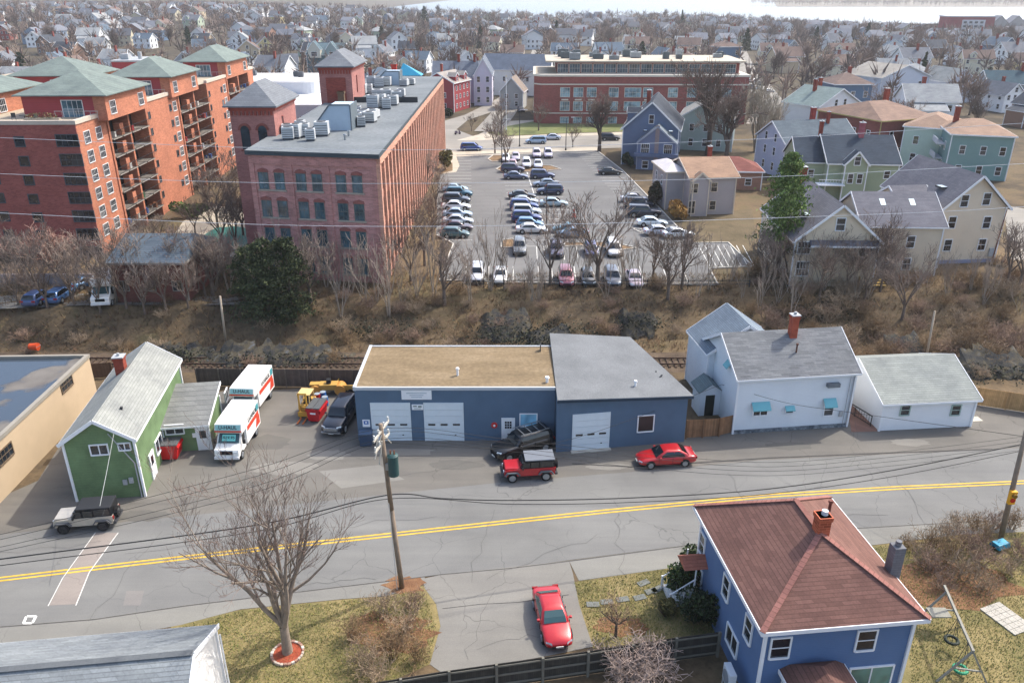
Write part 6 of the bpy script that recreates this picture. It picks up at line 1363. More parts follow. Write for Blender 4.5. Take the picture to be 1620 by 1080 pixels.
for i,pts in enumerate((((-60,216),(0,218),(405,234),(680,237),(1000,228),(1260,217),(1620,195),(1700,189)),((-60,272),(0,275),(405,289),(810,289),(1215,280),(1620,259),(1700,255)),((-60,333),(0,337),(405,355),(700,358),(1000,352),(1440,337),(1620,327),(1700,322)))):
    wire(('highest','middle','lowest')[i]+' of three long pale wires strung high across the whole view',[zy(u,v,62-i*1.5) for u,v in pts],.018,WL)
wire('service wire from the utility pole to the white house entry',[zy(604,700,40.7),zy(880,700,52),zy(1142,608,63)],.014,name='service_wire')
wire('service wire from the white house entry across its front',[zy(1142,608,63.2),zy(1240,636,58),zy(1345,652,54),zy(1620,690,46)],.02,name='service_wire')
wire('pale service wire dropping from the green shingled gable to the road',[zy(180,686,50.1),zy(170,740,46.8),zy(158,800,43)],.018,m_flat('a9aca8',.5),name='service_wire')
# tree ring of stones
ring=thing('tree_ring','ring of pale stones and red chips around the near bare tree','planting ring',tuple(P(455,1034))); b=MB(); b.prism([(.85*math.cos(2*PI*i/24),.85*math.sin(2*PI*i/24)) for i in range(24)],0,.08); b.build('red_chips',m_ground('red_bark_chips',[(.3,'7d3a2a'),(.6,'a1523c')],3,20,.95,.8),ring)
rnd=random.Random(4)
for i in range(26):
    a=2*PI*i/26; b=MB(); b.cbox((0,0,.08),(rnd.uniform(.17,.24),rnd.uniform(.12,.18),rnd.uniform(.13,.2))); b.build('stone',m_plain(rnd.choice(('b3a698','9b7a6a','c2bbb0')),.9,.1),ring,(.88*math.cos(a),.88*math.sin(a),0),(0,0,a+PI/2),bev=.03)
# stepping stones
for i,(u,v) in enumerate(((938,956),(960,952),(985,948),(1012,945),(1030,935),(1018,922),(1040,932))):
    p=P(u,v); b=MB(); b.box(-.4,.4,-.22,.22,0,.05); tag(b.build('stepping_stone',m_plain('6f726e',.9,.12,3),None,(p.x,p.y,.005),(0,0,.1*i)),f'{nth(i+1)} dark slate stepping stone from the driveway toward the blue house steps','stepping stone','stepping stones')
# swing set
sw_=thing('swing_set','weathered timber swing set on the lawn right of the blue house','swing set',tuple(P(1500,1010)),0); o0=sw_.location.copy()
A=P(1494,926,2.5); B_=P(1540,1030,2.5); GWD=m_plain('8c8a80',.9,.15,2)
rel=lambda p: (p.x-o0.x,p.y-o0.y,p.z)
b=MB(); b.bar(rel(A),rel(B_),.13,.13); b.build('top_beam',GWD,sw_)
ax=(B_-A).normalized(); sd=Vector((-ax.y,ax.x,0))
for e,k in ((A+ax*.5,.2),(B_-ax*.05,-.2)):
    for s in (-1,1): b=MB(); f=e+sd*1.35*s; f.z=0; b.bar(rel(e-Vector((0,0,.05))),rel(f),.1,.1); b.build('leg',GWD,sw_)
    b=MB(); l=e+sd*.75; r_=e-sd*.75; l.z=r_.z=1.15; b.bar(rel(l),rel(r_),.08,.08); b.build('cross_brace',GWD,sw_)
e=A+ax*.9; l=e+sd*1.1; r_=e-sd*.2; b=MB(); b.box(rel(e)[0]-.9,rel(e)[0]+.25,rel(e)[1]-.4,rel(e)[1]+.4,1.2,1.28); b.build('platform',GWD,sw_)
def ringswing(f,c,z,lab,rr=.34):
    p=A.lerp(B_,f); b=MB(); n=20
    for i in range(n): a0=2*PI*i/n; a1=2*PI*(i+1)/n; b.tube((p.x-o0.x+rr*math.cos(a0),p.y-o0.y+rr*math.sin(a0),z),(p.x-o0.x+rr*math.cos(a1),p.y-o0.y+rr*math.sin(a1),z),.09,.09,8,0,False)
    o=b.build('ring_swing',m_plain(c,.6,.05),sw_); o['label']=lab; b=MB()
    for s in (0,2.1,4.2): b.tube((p.x-o0.x+rr*math.cos(s),p.y-o0.y+rr*math.sin(s),z),(p.x-o0.x,p.y-o0.y,2.45),.015,.015,4,0,False)
    b.build('rope',DGREY,o)
ringswing(.5,'1e2a22',.8,'dark tyre swing'); ringswing(.85,'2f8f6a',.45,'green ring swing')
pp=P(1592,978); b=MB()
for i in range(4):
    for j in range(6): b.box(-.82+i*.42,-.42+i*.42,-1.2+j*.4,-.82+j*.4,0,.07)
tag(b.build('paver_slab',m_plain('a8a49a',.9,.1,3),None,(pp.x,pp.y,.01),(0,0,R(22))),'grey paver pad on the grass right of the swing set','paver pad')
wb_=thing('wheelbarrow','wheelbarrow with an upturned blue tray among the brush at right','wheelbarrow',tuple(P(1580,868)),R(20)); b=MB(); b.extr([(-.42,.25),(.42,.25),(.3,.6),(-.3,.6)],'x',-.5,.5); b.build('tray',m_plain('2b93b5',.4,.04),wb_,bev=.05); b=MB(); b.bar((-.3,-.25,.25),(.9,-.3,.2),.05,.05); b.bar((-.3,.25,.25),(.9,.3,.2),.05,.05); b.build('handle',DGREY,wb_); b=MB(); b.tube((-.65,-.05,.2),(-.65,.05,.2),.2,.2,14); b.build('wheel',TYRE,wb_)
def cone(label,u,v,z,h,c,cat='traffic cone'):
    t=thing('traffic_cone',label,cat,at(u,v,z)); b=MB(); b.tube((0,0,.05),(0,0,h),h*.22,h*.05,14); b.build('cone',m_plain(c,.5),t); b=MB(); b.tube((0,0,h*.5),(0,0,h*.65),h*.145,h*.115,14); b.build('band',WHITE,t); b=MB(); b.box(-h*.27,h*.27,-h*.27,h*.27,0,.05); b.build('base',m_plain(c,.5),t); return t
cone('tall orange-red cone standing in the parking lot aisle right of the central cars',908,343,3,1.2,'d04a3a'); 
ob=thing('orange_bucket','orange-red bucket lying in the dead grass above the tan building','bucket',tuple(P(55,553,.3)),0); b=MB(); b.tube((-.45,0,.35),(.45,0,.35),.34,.42,14); b.build('bucket',m_plain('d9542a',.5),ob); b=MB(); b.bar((.45,-.4,.4),(.7,0,.5),.03,.03); b.bar((.7,0,.5),(.45,.4,.4),.03,.03); b.build('handle',LGREY,ob)
# flag / lamp poles by the lot
def lamp(label,u,v,h,m=None,flag=False):
    t=thing('flagpole' if flag else 'street_lamp',label,'flagpole' if flag else 'street lamp',at(u,v,3)); b=MB(); b.tube((0,0,0),(0,0,h),.11,.06,10); b.tube((0,0,0),(0,0,.4),.2,.18,10); b.build('pole',m or DGREY,t)
    if flag: b=MB(); b.tube((0,0,h),(0,0,h+.25),.13,.05,10); b.build('finial',m_flat('b89a40',.4,.6),t)
    else: b=MB(); b.bar((0,0,h-.1),(1.2,0,h+.1),.07,.07); b.build('arm',m or DGREY,t); b=MB(); b.box(1.0,1.7,-.16,.16,h+.0,h+.16); b.build('lamp_head',LGREY,t)
lamp('tall white flagpole on the lawn left of the school',801,206,13,WHITE,True)
lamp('dark lamp post behind the central column of parked cars',864,370,7.5); lamp('dark lamp post at the street side of the parking lot',794,262,9); lamp('dark lamp post by the cross street in front of the school',822,232,8); lamp('dark lamp post near the right-hand trees of the cross street',895,238,7)
# hand cart and walker seen on the pavement beside the mill
mc=thing('motor_scooter','small dark motor scooter on the street corner beyond the mill','scooter',at(724,213,3),R(35))
for x in (-.6,.6): b=MB(); b.tube((x,-.06,.28),(x,.06,.28),.28,.28,14); b.build('wheel',TYRE,mc)
b=MB(); b.box(-.75,-.1,-.2,.2,.4,.8); b.box(-.15,.45,-.18,.18,.25,.38); b.extr([(.4,.3),(.6,.3),(.5,1.05),(.38,1.05)],'y',-.2,.2); b.build('body',m_paint('5a4660'),mc,bev=.04); b=MB(); b.box(-.7,-.05,-.17,.17,.8,.9); b.build('seat',BLK,mc); b=MB(); b.tube((.42,-.35,1.1),(.42,.35,1.1),.03,.03,8); b.build('handlebar',DGREY,mc)
# ---------------------------------------------------------------- far houses
rnd=random.Random(21)
HP=[]; WALLS=[('white','eceded'),('white','e4e7ea'),('cream','dcd5bd'),('pale blue','a9bacf'),('grey','a9adb2'),('tan','c2b196'),('pale green','afbca6'),('yellow','d6c890'),('brown','85695a'),('red','96433c'),('slate blue','5d7690')]
ROOFS=[('grey','6f737a'),('dark grey','4a4f57'),('brown','75655e'),('blue-grey','5f6e7c'),('pale grey','989b9c')]
FARW=m_glass('39424c',.2)
def farproto(i):
    wn,wc=WALLS[i%len(WALLS)]; rn,rc=ROOFS[(i*3+i//4)%5]; k=i%4
    w,d,h,r,kind,ax=[(9,12,6.4,3.4,'gable','y'),(12,8.5,6.0,3.2,'gable','x'),(10,11,7.2,2.4,'hip','x'),(8,13,5.4,3.6,'gable','y')][k]
    ws=[('F',spread(3,w,1.6),(1.0,4.0),1.0,1.5),('L',spread(3,d,2),(1.0,4.0),1.0,1.5),('R',spread(2,d,2),(1.0,4.0),1.0,1.5)]
    if ax=='y' and kind=='gable': ws.append(('F',(0,),(6.4,),1.0,1.4))
    t=house('gabled_house' if kind=='gable' else 'hip_roofed_house','x','house',(0,0),(w,0),d=d,h=h,r=r,kind=kind,axis=ax,wall=m_siding(wc,.2,.05),roof=m_shingle(rc,.3,.1),z0=0,oh=.4,wins=ws,chims=[(1.2,1.0,h,h+r+1.6,.8,m_brick('8a463c'),False)],zb=-3,corner=False)
    if k==1: gable_dormer(t,-2.5,-2.6,h+.4,2.4,3,1.4,1,m_siding(wc,.2,.05),m_shingle(rc,.3,.1))
    if k==0: wing(t,-w/2-1.6,1,3.2,7,4.6,1.2,'shed','y',m_siding(wc,.2,.05),m_shingle(rc,.3,.1))
    return (t,wn,rn,kind)
OCC=[(o.location.x,o.location.y,max(9,.6*math.hypot(o['_w'],o['_d'])) if '_w' in o else 9) for o in COL.objects if o.parent is None and o.location.y>120 and o.type=='EMPTY' and o.get('category') in ('house','building','tower')]
OCC+=[(-24+i*0,100+i*8,14) for i in range(12)]+[(-60+k,105+i*9,14) for i in range(9) for k in (-28,-14,0,10)]+[(5.8+i*9,230,19) for i in range(7)]+[(-60,200,24),(-45,205,22),(-75,210,22)]+[(3,110+i*14,27) for i in range(6)]+[(20+i*6,232-i*0,8) for i in range(8)]
roads=[((-60,203),(90,196)),((-6,205),(7,330)),((7,330),(20,600)),((72,205),(95,330)),((95,330),(140,520))]
def segd(x,y,a,b_):
    dx,dy=b_[0]-a[0],b_[1]-a[1]; t=max(0,min(1,((x-a[0])*dx+(y-a[1])*dy)/(dx*dx+dy*dy))); return math.hypot(x-a[0]-t*dx,y-a[1]-t*dy)
def free(x,y,r):
    if any((x-a)**2+(y-b_)**2<(r+c*.75)**2 for a,b_,c in OCC): return False
    return all(segd(x,y,a,b_)>r+2 for a,b_ in roads)
FH=[]; protos=[farproto(i) for i in range(22)]; used=set()
y=212
while y<1000:
    st=15+y*.028; x=-y*.72-10
    while x<y*.76+10:
        xx=x+rnd.uniform(-3,3); yy=y+rnd.uniform(-5,5)
        zz_=T(xx,yy)
        if free(xx,yy,8) and zz_>-2.2 and rnd.random()<(.86 if y<600 else .55) and len(FH)<262 and not(xx>200 and yy>640): FH.append((xx,yy)); OCC.append((xx,yy,8.5))
        x+=st*rnd.uniform(.85,1.25)
    y+=26+y*.05
houses=[]
for i,(x,y) in enumerate(FH):
    k=rnd.randrange(len(protos)) if rnd.random()<.5 else rnd.choice((0,1,11,12,13)); t0,wn,rn,kind=protos[k]
    if k not in used: used.add(k); t=t0
    else: t=copy_tree(t0)
    t.location=(x,y,T(x,y)); t.rotation_euler.z=rnd.choice((0,PI/2,-PI/2,0))+rnd.uniform(-.35,.35)
    s=rnd.uniform(.85,1.12); t.scale=(s,s,s); houses.append((t,wn,rn,kind))
for k,(t0,a,b_,c) in enumerate(protos):
    if k not in used:
        for ch in list(t0.children):
            for g in list(ch.children): D.objects.remove(g)
            D.objects.remove(ch)
        D.objects.remove(t0)
def band(y): return 0 if y<270 else (1 if y<350 else (2 if y<450 else (3 if y<580 else (4 if y<740 else 5))))
BN=['nearest far rows','second far rows','third far rows','fourth far rows','fifth far rows','farthest rows']
g=defaultdict(list)
for h in houses: g[(h[1],h[2],h[3],band(h[0].location.y))].append(h[0])
for (wn,rn,kind,bd),L in g.items():
    L.sort(key=lambda t:px(t.location)[0])
    for i,t in enumerate(L): t['label']=f"{wn} {'hip-roofed' if kind=='hip' else 'gabled'} house, {rn} roof, {nth(i+1)} such from left in {BN[bd]}"; t['group']='houses of the far neighbourhood'
# side streets through the far houses
for a,b_ in roads[1:]:
    m=Vector((b_[0]-a[0],b_[1]-a[1])).normalized(); n=Vector((-m.y,m.x))*3.6; q=MB(); N=24; v=[]
    for i in range(N+1):
        f=i/N; x=a[0]+(b_[0]-a[0])*f; y=a[1]+(b_[1]-a[1])*f
        for s in (-1,1): xx,yy=x+n.x*s,y+n.y*s; v.append((xx,yy,T(xx,yy)+.12))
    q.add(v,[(2*i+1,2*i,2*i+2,2*i+3) for i in range(N)]); tag(q.build('street',STM),kind='structure')
# ---------------------------------------------------------------- trees
def mk(seed,bark=None,twig=None,split=2,tw=1.0,**k): return [('trunk',None),('crown',None)] and (lambda a,b_:[('trunk',a),('crown',b_)])(*tree_meshes(grow(seed,**k),split,bark,twig,1,tw))
TWG=m_plain('8a7b70',.95,.15,.5); TWD=m_plain('6e6057',.95,.2,.5); TWPK=m_plain('9b7a6c',.95,.15,.5); TWPALE=m_plain('a69b8a',.95,.15,.5); BARKD=m_plain('5a4f47',.95,.25,3); BARKL=m_plain('877b6e',.95,.2,3)
near_t=mk(17,bark=BARKL,twig=m_plain('7c685e',.95,.2,.5),split=3,H=13.2,th=.27,trunk=.15,nl=7,spread=.44,levels=5,kids=(5,4,5,4),curl=.13,minr=.0075,shrink=.56,tw=1.0)
t=place_tree(near_t,'large bare tree with low forked trunk on the near lawn','tree',tuple(P(455,1032)),.6,1.0,name='bare_tree')
MID=[mk(20+i,bark=BARK,twig=(TWG,TWD,TWG)[i%3],split=2,H=11,th=.22,trunk=.22,nl=5,spread=.5,levels=4,kids=(5,5,4),curl=.18,minr=.022,shrink=.58,tw=1.2) for i in range(5)]
YNG=[mk(40+i,bark=m_plain('988c7e',.95,.2,3),twig=m_plain('978a7e',.95,.15,.5),split=1,H=9.5,th=.11,trunk=.12,nl=3+i%3,spread=.26,levels=3,kids=(6,4),curl=.12,minr=.02,shrink=.5,multi=True,tw=1.0) for i in range(5)]
BIG=[mk(60+i,bark=BARKD,twig=TWD,split=2,H=15,th=.42,trunk=.25,nl=6,spread=.55,levels=4,kids=(6,6,5),curl=.2,minr=.03,shrink=.58,tw=1.25) for i in range(2)]
PALE=[mk(80,bark=BARKL,twig=TWPALE,split=1,H=12,th=.25,trunk=.1,nl=9,spread=.35,levels=4,kids=(6,5,4),curl=.1,minr=.024,shrink=.55,multi=True,tw=1.1)]
PINK=[mk(90,bark=BARK,twig=TWPK,split=1,H=7,th=.16,trunk=.2,nl=6,spread=.6,levels=4,kids=(6,5,4),curl=.25,minr=.02,shrink=.6,tw=1.1)]
FARP=[mk(100+i,bark=BARKD,twig=(m_plain('857469',.95,.12,.2),m_plain('74675f',.95,.12,.2),m_plain('927d6c',.95,.12,.2),m_plain('7d6d64',.95,.12,.2))[i],split=1,H=13,th=.3,trunk=.2,nl=6,spread=.55,levels=3,kids=(8,8),curl=.22,minr=.045,shrink=.6,tw=1.5) for i in range(4)]
def bush_mesh(seed,rad,n,size,cols,lift=.0,flat=1):
    r_=random.Random(seed); b=MB()
    for k in range(max(3,n//220)):
        a=r_.uniform(0,6.3); f=r_.uniform(0,.62); puff(b,r_,(rad[0]*f*math.cos(a),rad[1]*f*math.sin(a),rad[2]*r_.uniform(.55,1.15)+lift),(rad[0]*r_.uniform(.3,.5),rad[1]*r_.uniform(.3,.5),rad[2]*r_.uniform(.35,.55)),min(n,240),size)
    return b.mesh('foliage',cols)
GRN=[m_plain('2f4022',.8,.25,.6),m_plain('4d5c30',.8,.25,.6)]; GRP=[m_plain('4a6130',.8,.25,.6),m_plain('71854a',.8,.25,.6)]; GRD=[m_plain('26331f',.85,.25,.6),m_plain('3c4a2a',.85,.25,.6)]; OLV=[m_plain('5a5634',.9,.25,.6),m_plain('7d7446',.9,.25,.6)]; LIME=[m_plain('6d9a2c',.8,.2,.6),m_plain('86b43a',.8,.2,.6)]
def shrub(label,u,v,z,rad,n,size,cols,seed,name='evergreen_shrub',group=None,cat='shrub'):
    t=thing(name,label,cat,at(u,v,z),0,group); objof('foliage',bush_mesh(seed,rad,n,size,cols),t)
    b=MB(); r_=random.Random(seed)
    for i in range(6): a=r_.uniform(0,6.3); b.tube((0,0,0),(rad[0]*.5*math.cos(a),rad[1]*.5*math.sin(a),rad[2]*.9),.05,.02,5)
    b.build('stems',BARKD,t); return t
def conifer(label,loc,H,Rr,cols,seed,n=2600,name='conifer',taper=1.0,base=.12,size=.22,group=None):
    r_=random.Random(seed); t=thing(name,label,'tree',loc,0,group); b=MB(); b.tube((0,0,-.2),(0,0,H*.95),.02*H+.04,.02,8); b.build('trunk',BARKD,t); b=MB()
    whorls=int(H*2.2)
    for w in range(whorls):
        f=base+(1-base)*w/whorls; z=H*f; rr=Rr*((1-f)**taper)*r_.uniform(.75,1.15)+.12
        for k in range(6):
            a=r_.uniform(0,6.3); L=rr*r_.uniform(.6,1.1); m=max(3,int(n/whorls/6))
            for j in range(m):
                q=r_.uniform(.15,1); x=math.cos(a)*L*q+r_.gauss(0,.12*L+.05); y_=math.sin(a)*L*q+r_.gauss(0,.12*L+.05); zz=z-q*L*.18+r_.gauss(0,.12)
                s=size*r_.uniform(.6,1.3); d=Vector((r_.gauss(0,1),r_.gauss(0,1),r_.gauss(0,.6))).normalized(); e=d.orthogonal().normalized(); c=d.cross(e)
                b.add([(x+e.x*s,y_+e.y*s,zz+e.z*s),(x-e.x*s*.5+c.x*s*.6,y_-e.y*s*.5+c.y*s*.6,zz-e.z*s*.5+c.z*s*.6),(x-e.x*s*.5-c.x*s*.6,y_-e.y*s*.5-c.y*s*.6,zz-e.z*s*.5-c.z*s*.6)],[(0,1,2)],r_.choice((0,0,1)))
    b.build('crown',cols,t); return t
def gz(u,v,z): p=P(u,v,z); return Vector((p.x,p.y,T(p.x,p.y)-.05))
rt_=random.Random(77)
TL=[]
def put(plist,u,v,z,H,base,label,group,name='bare_tree',wide=1.0):
    pr=plist[rt_.randrange(len(plist))]; p=P(u,v,z); s=H/base; t=place_tree(pr,label,'tree',(p.x,p.y,T(p.x,p.y)-.1),rt_.uniform(0,6.3),s*wide,group,name,s); return t
# single named trees
put(BIG,1120,246,3,21,15,'huge dark bare tree in front of the mint house, left of its neighbour','large bare trees behind the parking lot')
put(BIG,1148,262,3,17,15,'dark leaning bare tree just right of the huge one, over the light brown roof','large bare trees behind the parking lot')
put(BIG,948,240,3,14,15,'bare round-headed street tree left of the blue gabled house','large bare trees behind the parking lot')
put(MID,906,233,3,5.5,11,'small bare street tree in front of the school lawn','bare trees by the cross street')
put(MID,783,243,3,9,11,'bare tree on the kerb island at the top left of the parking lot','bare trees by the cross street')
put(MID,852,207,3,7.5,11,'bare tree on the school lawn near the building corner','bare trees by the cross street',wide=1.2)
put(MID,793,206,3,8,11,'dark bare tree at the left tip of the school lawn','bare trees by the cross street',wide=1.2)
put(MID,800,262,3,9,11,'thin bare tree at the far end of the central parking column','bare trees by the cross street')
put(MID,746,207,3,4.5,11,'tiny bare tree on the street corner beyond the mill','bare trees by the cross street')
put(BIG,430,108,8,15,15,'wide bare tree with rounded crown behind the long white building','large bare trees behind the parking lot')
put(PALE,1195,240,3,16,12,'pale fan-shaped bare tree right of the mint house','large bare trees behind the parking lot')
put(PALE,1222,225,3,10,12,'second pale fan-shaped bare tree behind the tall pine','large bare trees behind the parking lot')
put(PINK,105,452,3,7.5,7,'fuzzy pinkish bare tree against the lower left apartment wall','pinkish bare trees below the apartments',wide=1.3)
put(PINK,300,455,3,7,7,'drooping pinkish bare tree in front of the low red brick building','pinkish bare trees below the apartments',wide=1.25)
put(PINK,355,440,3,6,7,'pinkish bare tree between the low red building and the dark evergreens','pinkish bare trees below the apartments')
conifer('tall broad pine in front of the tan house',gz(1228,436,3),15.2,4.3,[m_plain('566b34',.8,.25,.6),m_plain('7f9350',.8,.25,.6)],3,9000,'pine_tree',.42,.3,.2)
conifer('slender pointed dark evergreen on the right hillside',gz(1455,142,3),13,2.4,GRD,4,1500,'conifer',1.0,.03,.4)
for i,(u,v,H,Rr,l) in enumerate(((672,48,19,6,'tall dark pine rising above the far houses beyond the mill'),(1078,45,18,4,'tall dark conifer on the skyline above the school'),(1370,70,15,4,'green pine by the water right of centre'),(1338,92,8,4,'low dark evergreen beside the distant white houses'),(1015,92,10,3.5,'dark evergreen just behind the school roof'),(35,110,9,3.5,'dark round evergreen at the far left edge behind the apartments'),(300,78,13,4,'dark evergreen left of the teal gabled house'),(605,70,12,4,'dark evergreen behind the farther brick tower'),(880,62,14,4,'dark evergreen above the left part of the school roof'),(1180,75,13,4,'dark evergreen above the right end of the school'),(1290,68,12,4,'dark evergreen beyond the white house with brick chimneys'),(1560,140,9,3,'dark evergreen at far right above the teal house'),(760,72,13,4,'dark evergreen above the lilac house'))): conifer(l,gz(u,v,5),H,Rr,GRD,50+i,1300,'conifer',.7,.05,.6)
conifer('large dark hemlock at the front left corner of the mill, left one',gz(425,486,3),8.5,3.9,[m_plain('36402a',.85,.25,.6),m_plain('4d5636',.85,.25,.6)],8,8000,'hemlock',.42,.02,.17); conifer('large dark hemlock at the front of the mill, right one',gz(462,488,3),8.9,3.9,[m_plain('333c26',.85,.25,.6),m_plain('484f30',.85,.25,.6)],9,8000,'hemlock',.42,.02,.17)
conifer('smaller dark hemlock at the left end of the evergreen clump below the mill',gz(400,474,3),6.5,3.0,[m_plain('3a442b',.85,.25,.6),m_plain('525a38',.85,.25,.6)],12,5000,'hemlock',.42,.02,.17)
shrub('dark green rhododendron by the blue house steps',1078,935,0,(1.9,1.8,1.9),2400,.13,GRN,1); shrub('darker green rounded evergreen shrub between the rhododendron and the fence',1103,985,0,(2.0,1.7,1.7),2400,.13,GRD,2)
shrub('small olive shrub at the edge of the right lawn beside the evergreens',1052,975,0,(1.0,.9,.8),900,.12,OLV,3)
shrub('bright lime green bush between the parking lot and the pale grey house',1056,300,3,(1.8,1.8,2.2),900,.25,LIME,4); shrub('golden brown hedge mound at the right edge of the parking lot',1068,345,3,(1.7,3.6,2.0),1100,.25,[m_plain('8a6a3a',.9),m_plain('a58248',.9)],5)
shrub('dark shrub mass between the parking lot kerb and the bright lime bush',1035,322,3,(1.8,3.6,2.4),1100,.25,[m_plain('4d4232',.9),m_plain('3f3f2a',.9)],6); shrub('dark green shrubs along the left wall of the blue gabled house',992,262,3,(1.6,5,1.8),1000,.28,GRD,7)
for i,u in enumerate((862,885,905,925)): shrub(f'{nth(i+1)} clipped dark hedge from the left at the foot of the school front',u,190,3.2,(3.0,1.5,1.9),500,.4,GRD,10+i,'hedge','hedges in front of the school')
shrub('low dark hedge beside the small bright red house',708,186,3,(2.8,1.5,1.6),400,.35,GRD,15,'hedge'); shrub('low olive shrub on the gravel beside the mill corner',705,268,3,(2.4,2.8,2.6),900,.25,OLV,16)
shrub('green shrubs at the foot of the orange brick wall',305,345,3,(4,2,1.6),900,.25,GRP,17)
# shrubs of bare stems
SHB=[mk(200+i,bark=BARKL,twig=(m_plain('8c7564',.95,.2,.5),m_plain('8b7458',.95,.2,.5),m_plain('9a8770',.95,.2,.5))[i],split=0,H=2.6,th=.04,nl=16,spread=.75,levels=3,kids=(5,4),curl=.3,minr=.011,shrink=.55,multi=True,tw=1.0) for i in range(3)]
def bshrub(u,v,z,s,label,group,k=None,wide=1.0,name='bare_shrub'):
    p=P(u,v,z); pr=SHB[rt_.randrange(3) if k is None else k]; return place_tree([('stems',pr[0][1]),('twigs',pr[1][1])],label,'shrub',(p.x,p.y,T(p.x,p.y)-.05),rt_.uniform(0,6.3),s*wide,group,name,s)
nt_=mk(300,bark=BARK,twig=m_plain('8d765f',.95,.2,.5),split=1,H=3.4,th=.09,trunk=.3,nl=6,spread=.8,levels=4,kids=(5,4,3),curl=.3,minr=.008,shrink=.6,tw=1.0)
place_tree(nt_,'small spreading bare tree on the grass right of the near driveway','tree',tuple(P(974,1006)),1,1.0,name='bare_tree')
pb_=mk(310,bark=BARKL,twig=m_plain('9d8c82',.95,.15,.5),split=0,H=2.9,th=.04,nl=26,spread=.9,levels=3,kids=(8,6),curl=.3,minr=.011,shrink=.6,multi=True,tw=1.1)
pq=P(1010,1072); place_tree([('stems',pb_[0][1]),('twigs',pb_[1][1])],'pale pinkish bare bush in front of the dark board fence','shrub',(pq.x,pq.y,0),0,1.35,None,'bare_shrub',1.0)
for i,(u,v,s) in enumerate(((560,1010,.9),(580,1050,1.0),(608,975,1.0),(640,1000,1.0),(655,965,.8),(622,1040,1.1),(600,1078,1.0),(660,1045,.8))): bshrub(u,v,0,s,f'brown bare shrub on the near lawn left of the driveway, {nth(i+1)} of the eight counted from the left' if 0 else f'{nth(i+1)} brown bare shrub in the clump between the near lawn and the driveway','bare shrubs left of the near driveway')
k=0
for (u,v,s) in ((1432,868,.8),(1452,888,1.0),(1475,905,1.2),(1500,890,1.3),(1525,915,1.3),(1548,895,1.2),(1470,868,1.1),(1500,858,1.1),(1530,872,1.2),(1556,858,1.0),(1590,905,1.0),(1610,880,1.1),(1540,838,.9),(1515,838,1.0),(1570,835,1.0),(1600,836,1.1),(1560,935,.9),(1488,930,.9)): k+=1; bshrub(u,v,0,s*.85,f'{nth(k)} tangled brown bare shrub in the thicket beside the swing set','bare shrubs of the thicket at right',k%3)
# bank trees
US=[18,40,66,92,120,150,178,205,232,258,285,312,338,362,388,412,440,470,492,515,535,556,576,598,618,640,662,684,702,745,762,780,800,838,852,870,892,905,928,944,962,985,1012,1036,1056,1078,1100,1122,1150,1178,1205,1228,1252,1275,1296,1315,1334,1352,1372,1392,1430,1462,1496,1530,1560,1590,1612]
j=0
for i,u in enumerate(US):
    for rr_ in range(2 if (u<700 or u>1180) and i%2==0 else 1):
        j+=1; v=rt_.uniform(452,476)+(14 if rr_ else 0); H=rt_.uniform(6.5,10) if u<1150 else rt_.uniform(5.5,9)
        if u in (944,780,684): H=11.5
        TL.append(put(YNG if rt_.random()<.75 else MID,u+rt_.uniform(-5,5),v,2.6,H,10.5,'x','bare trees along the railway bank',wide=rt_.uniform(.9,1.2)))
for u,v,H in ((30,482,6),(75,485,6.5),(118,482,6),(158,487,7),(200,484,7),(228,488,6),(262,486,7),(298,485,6),(1208,448,8),(1222,452,7),(1243,446,7),(1262,450,8),(1282,447,7),(1301,450,8),(1322,447,7),(1345,452,8),(1364,448,7),(1384,452,9),(1405,448,6),(215,440,6),(240,470,6),(270,472,6),(325,468,7),(345,360,9),(368,350,10),(385,372,8),(330,330,8),(352,392,8),(395,320,9),(375,400,9),(310,372,6),(690,330,7),(676,300,8),(684,380,8),(672,420,9),(650,445,8),(255,395,6),(230,402,6)): TL.append(put(MID,u,v,3,H,11,'x','bare trees along the railway bank'))
TL.sort(key=lambda t:px(t.location)[0])
for i,t in enumerate(TL): t['label']=f'slender bare tree, {nth(i+1)} from the left along the brown railway bank and mill'
SL=[]
for i in range(120):
    u=rt_.uniform(0,1620); v=rt_.uniform(470,560) if u<1120 else rt_.uniform(430,590)
    if 560<u<1110 and v>530: v=rt_.uniform(470,520)
    SL.append(bshrub(u,v,1.5,rt_.uniform(.5,.95),'x','low bare shrubs on the railway bank',wide=1.3))
for i in range(80):
    SL.append(bshrub(rt_.uniform(1180,1640),rt_.uniform(445,560),2,rt_.uniform(.8,1.4),'x','low bare shrubs on the railway bank',wide=1.2))
SL.sort(key=lambda t:px(t.location)[0])
for i,t in enumerate(SL): t['label']=f'low brown bare shrub, '+nth(i+1)+' from the left on the railway bank'
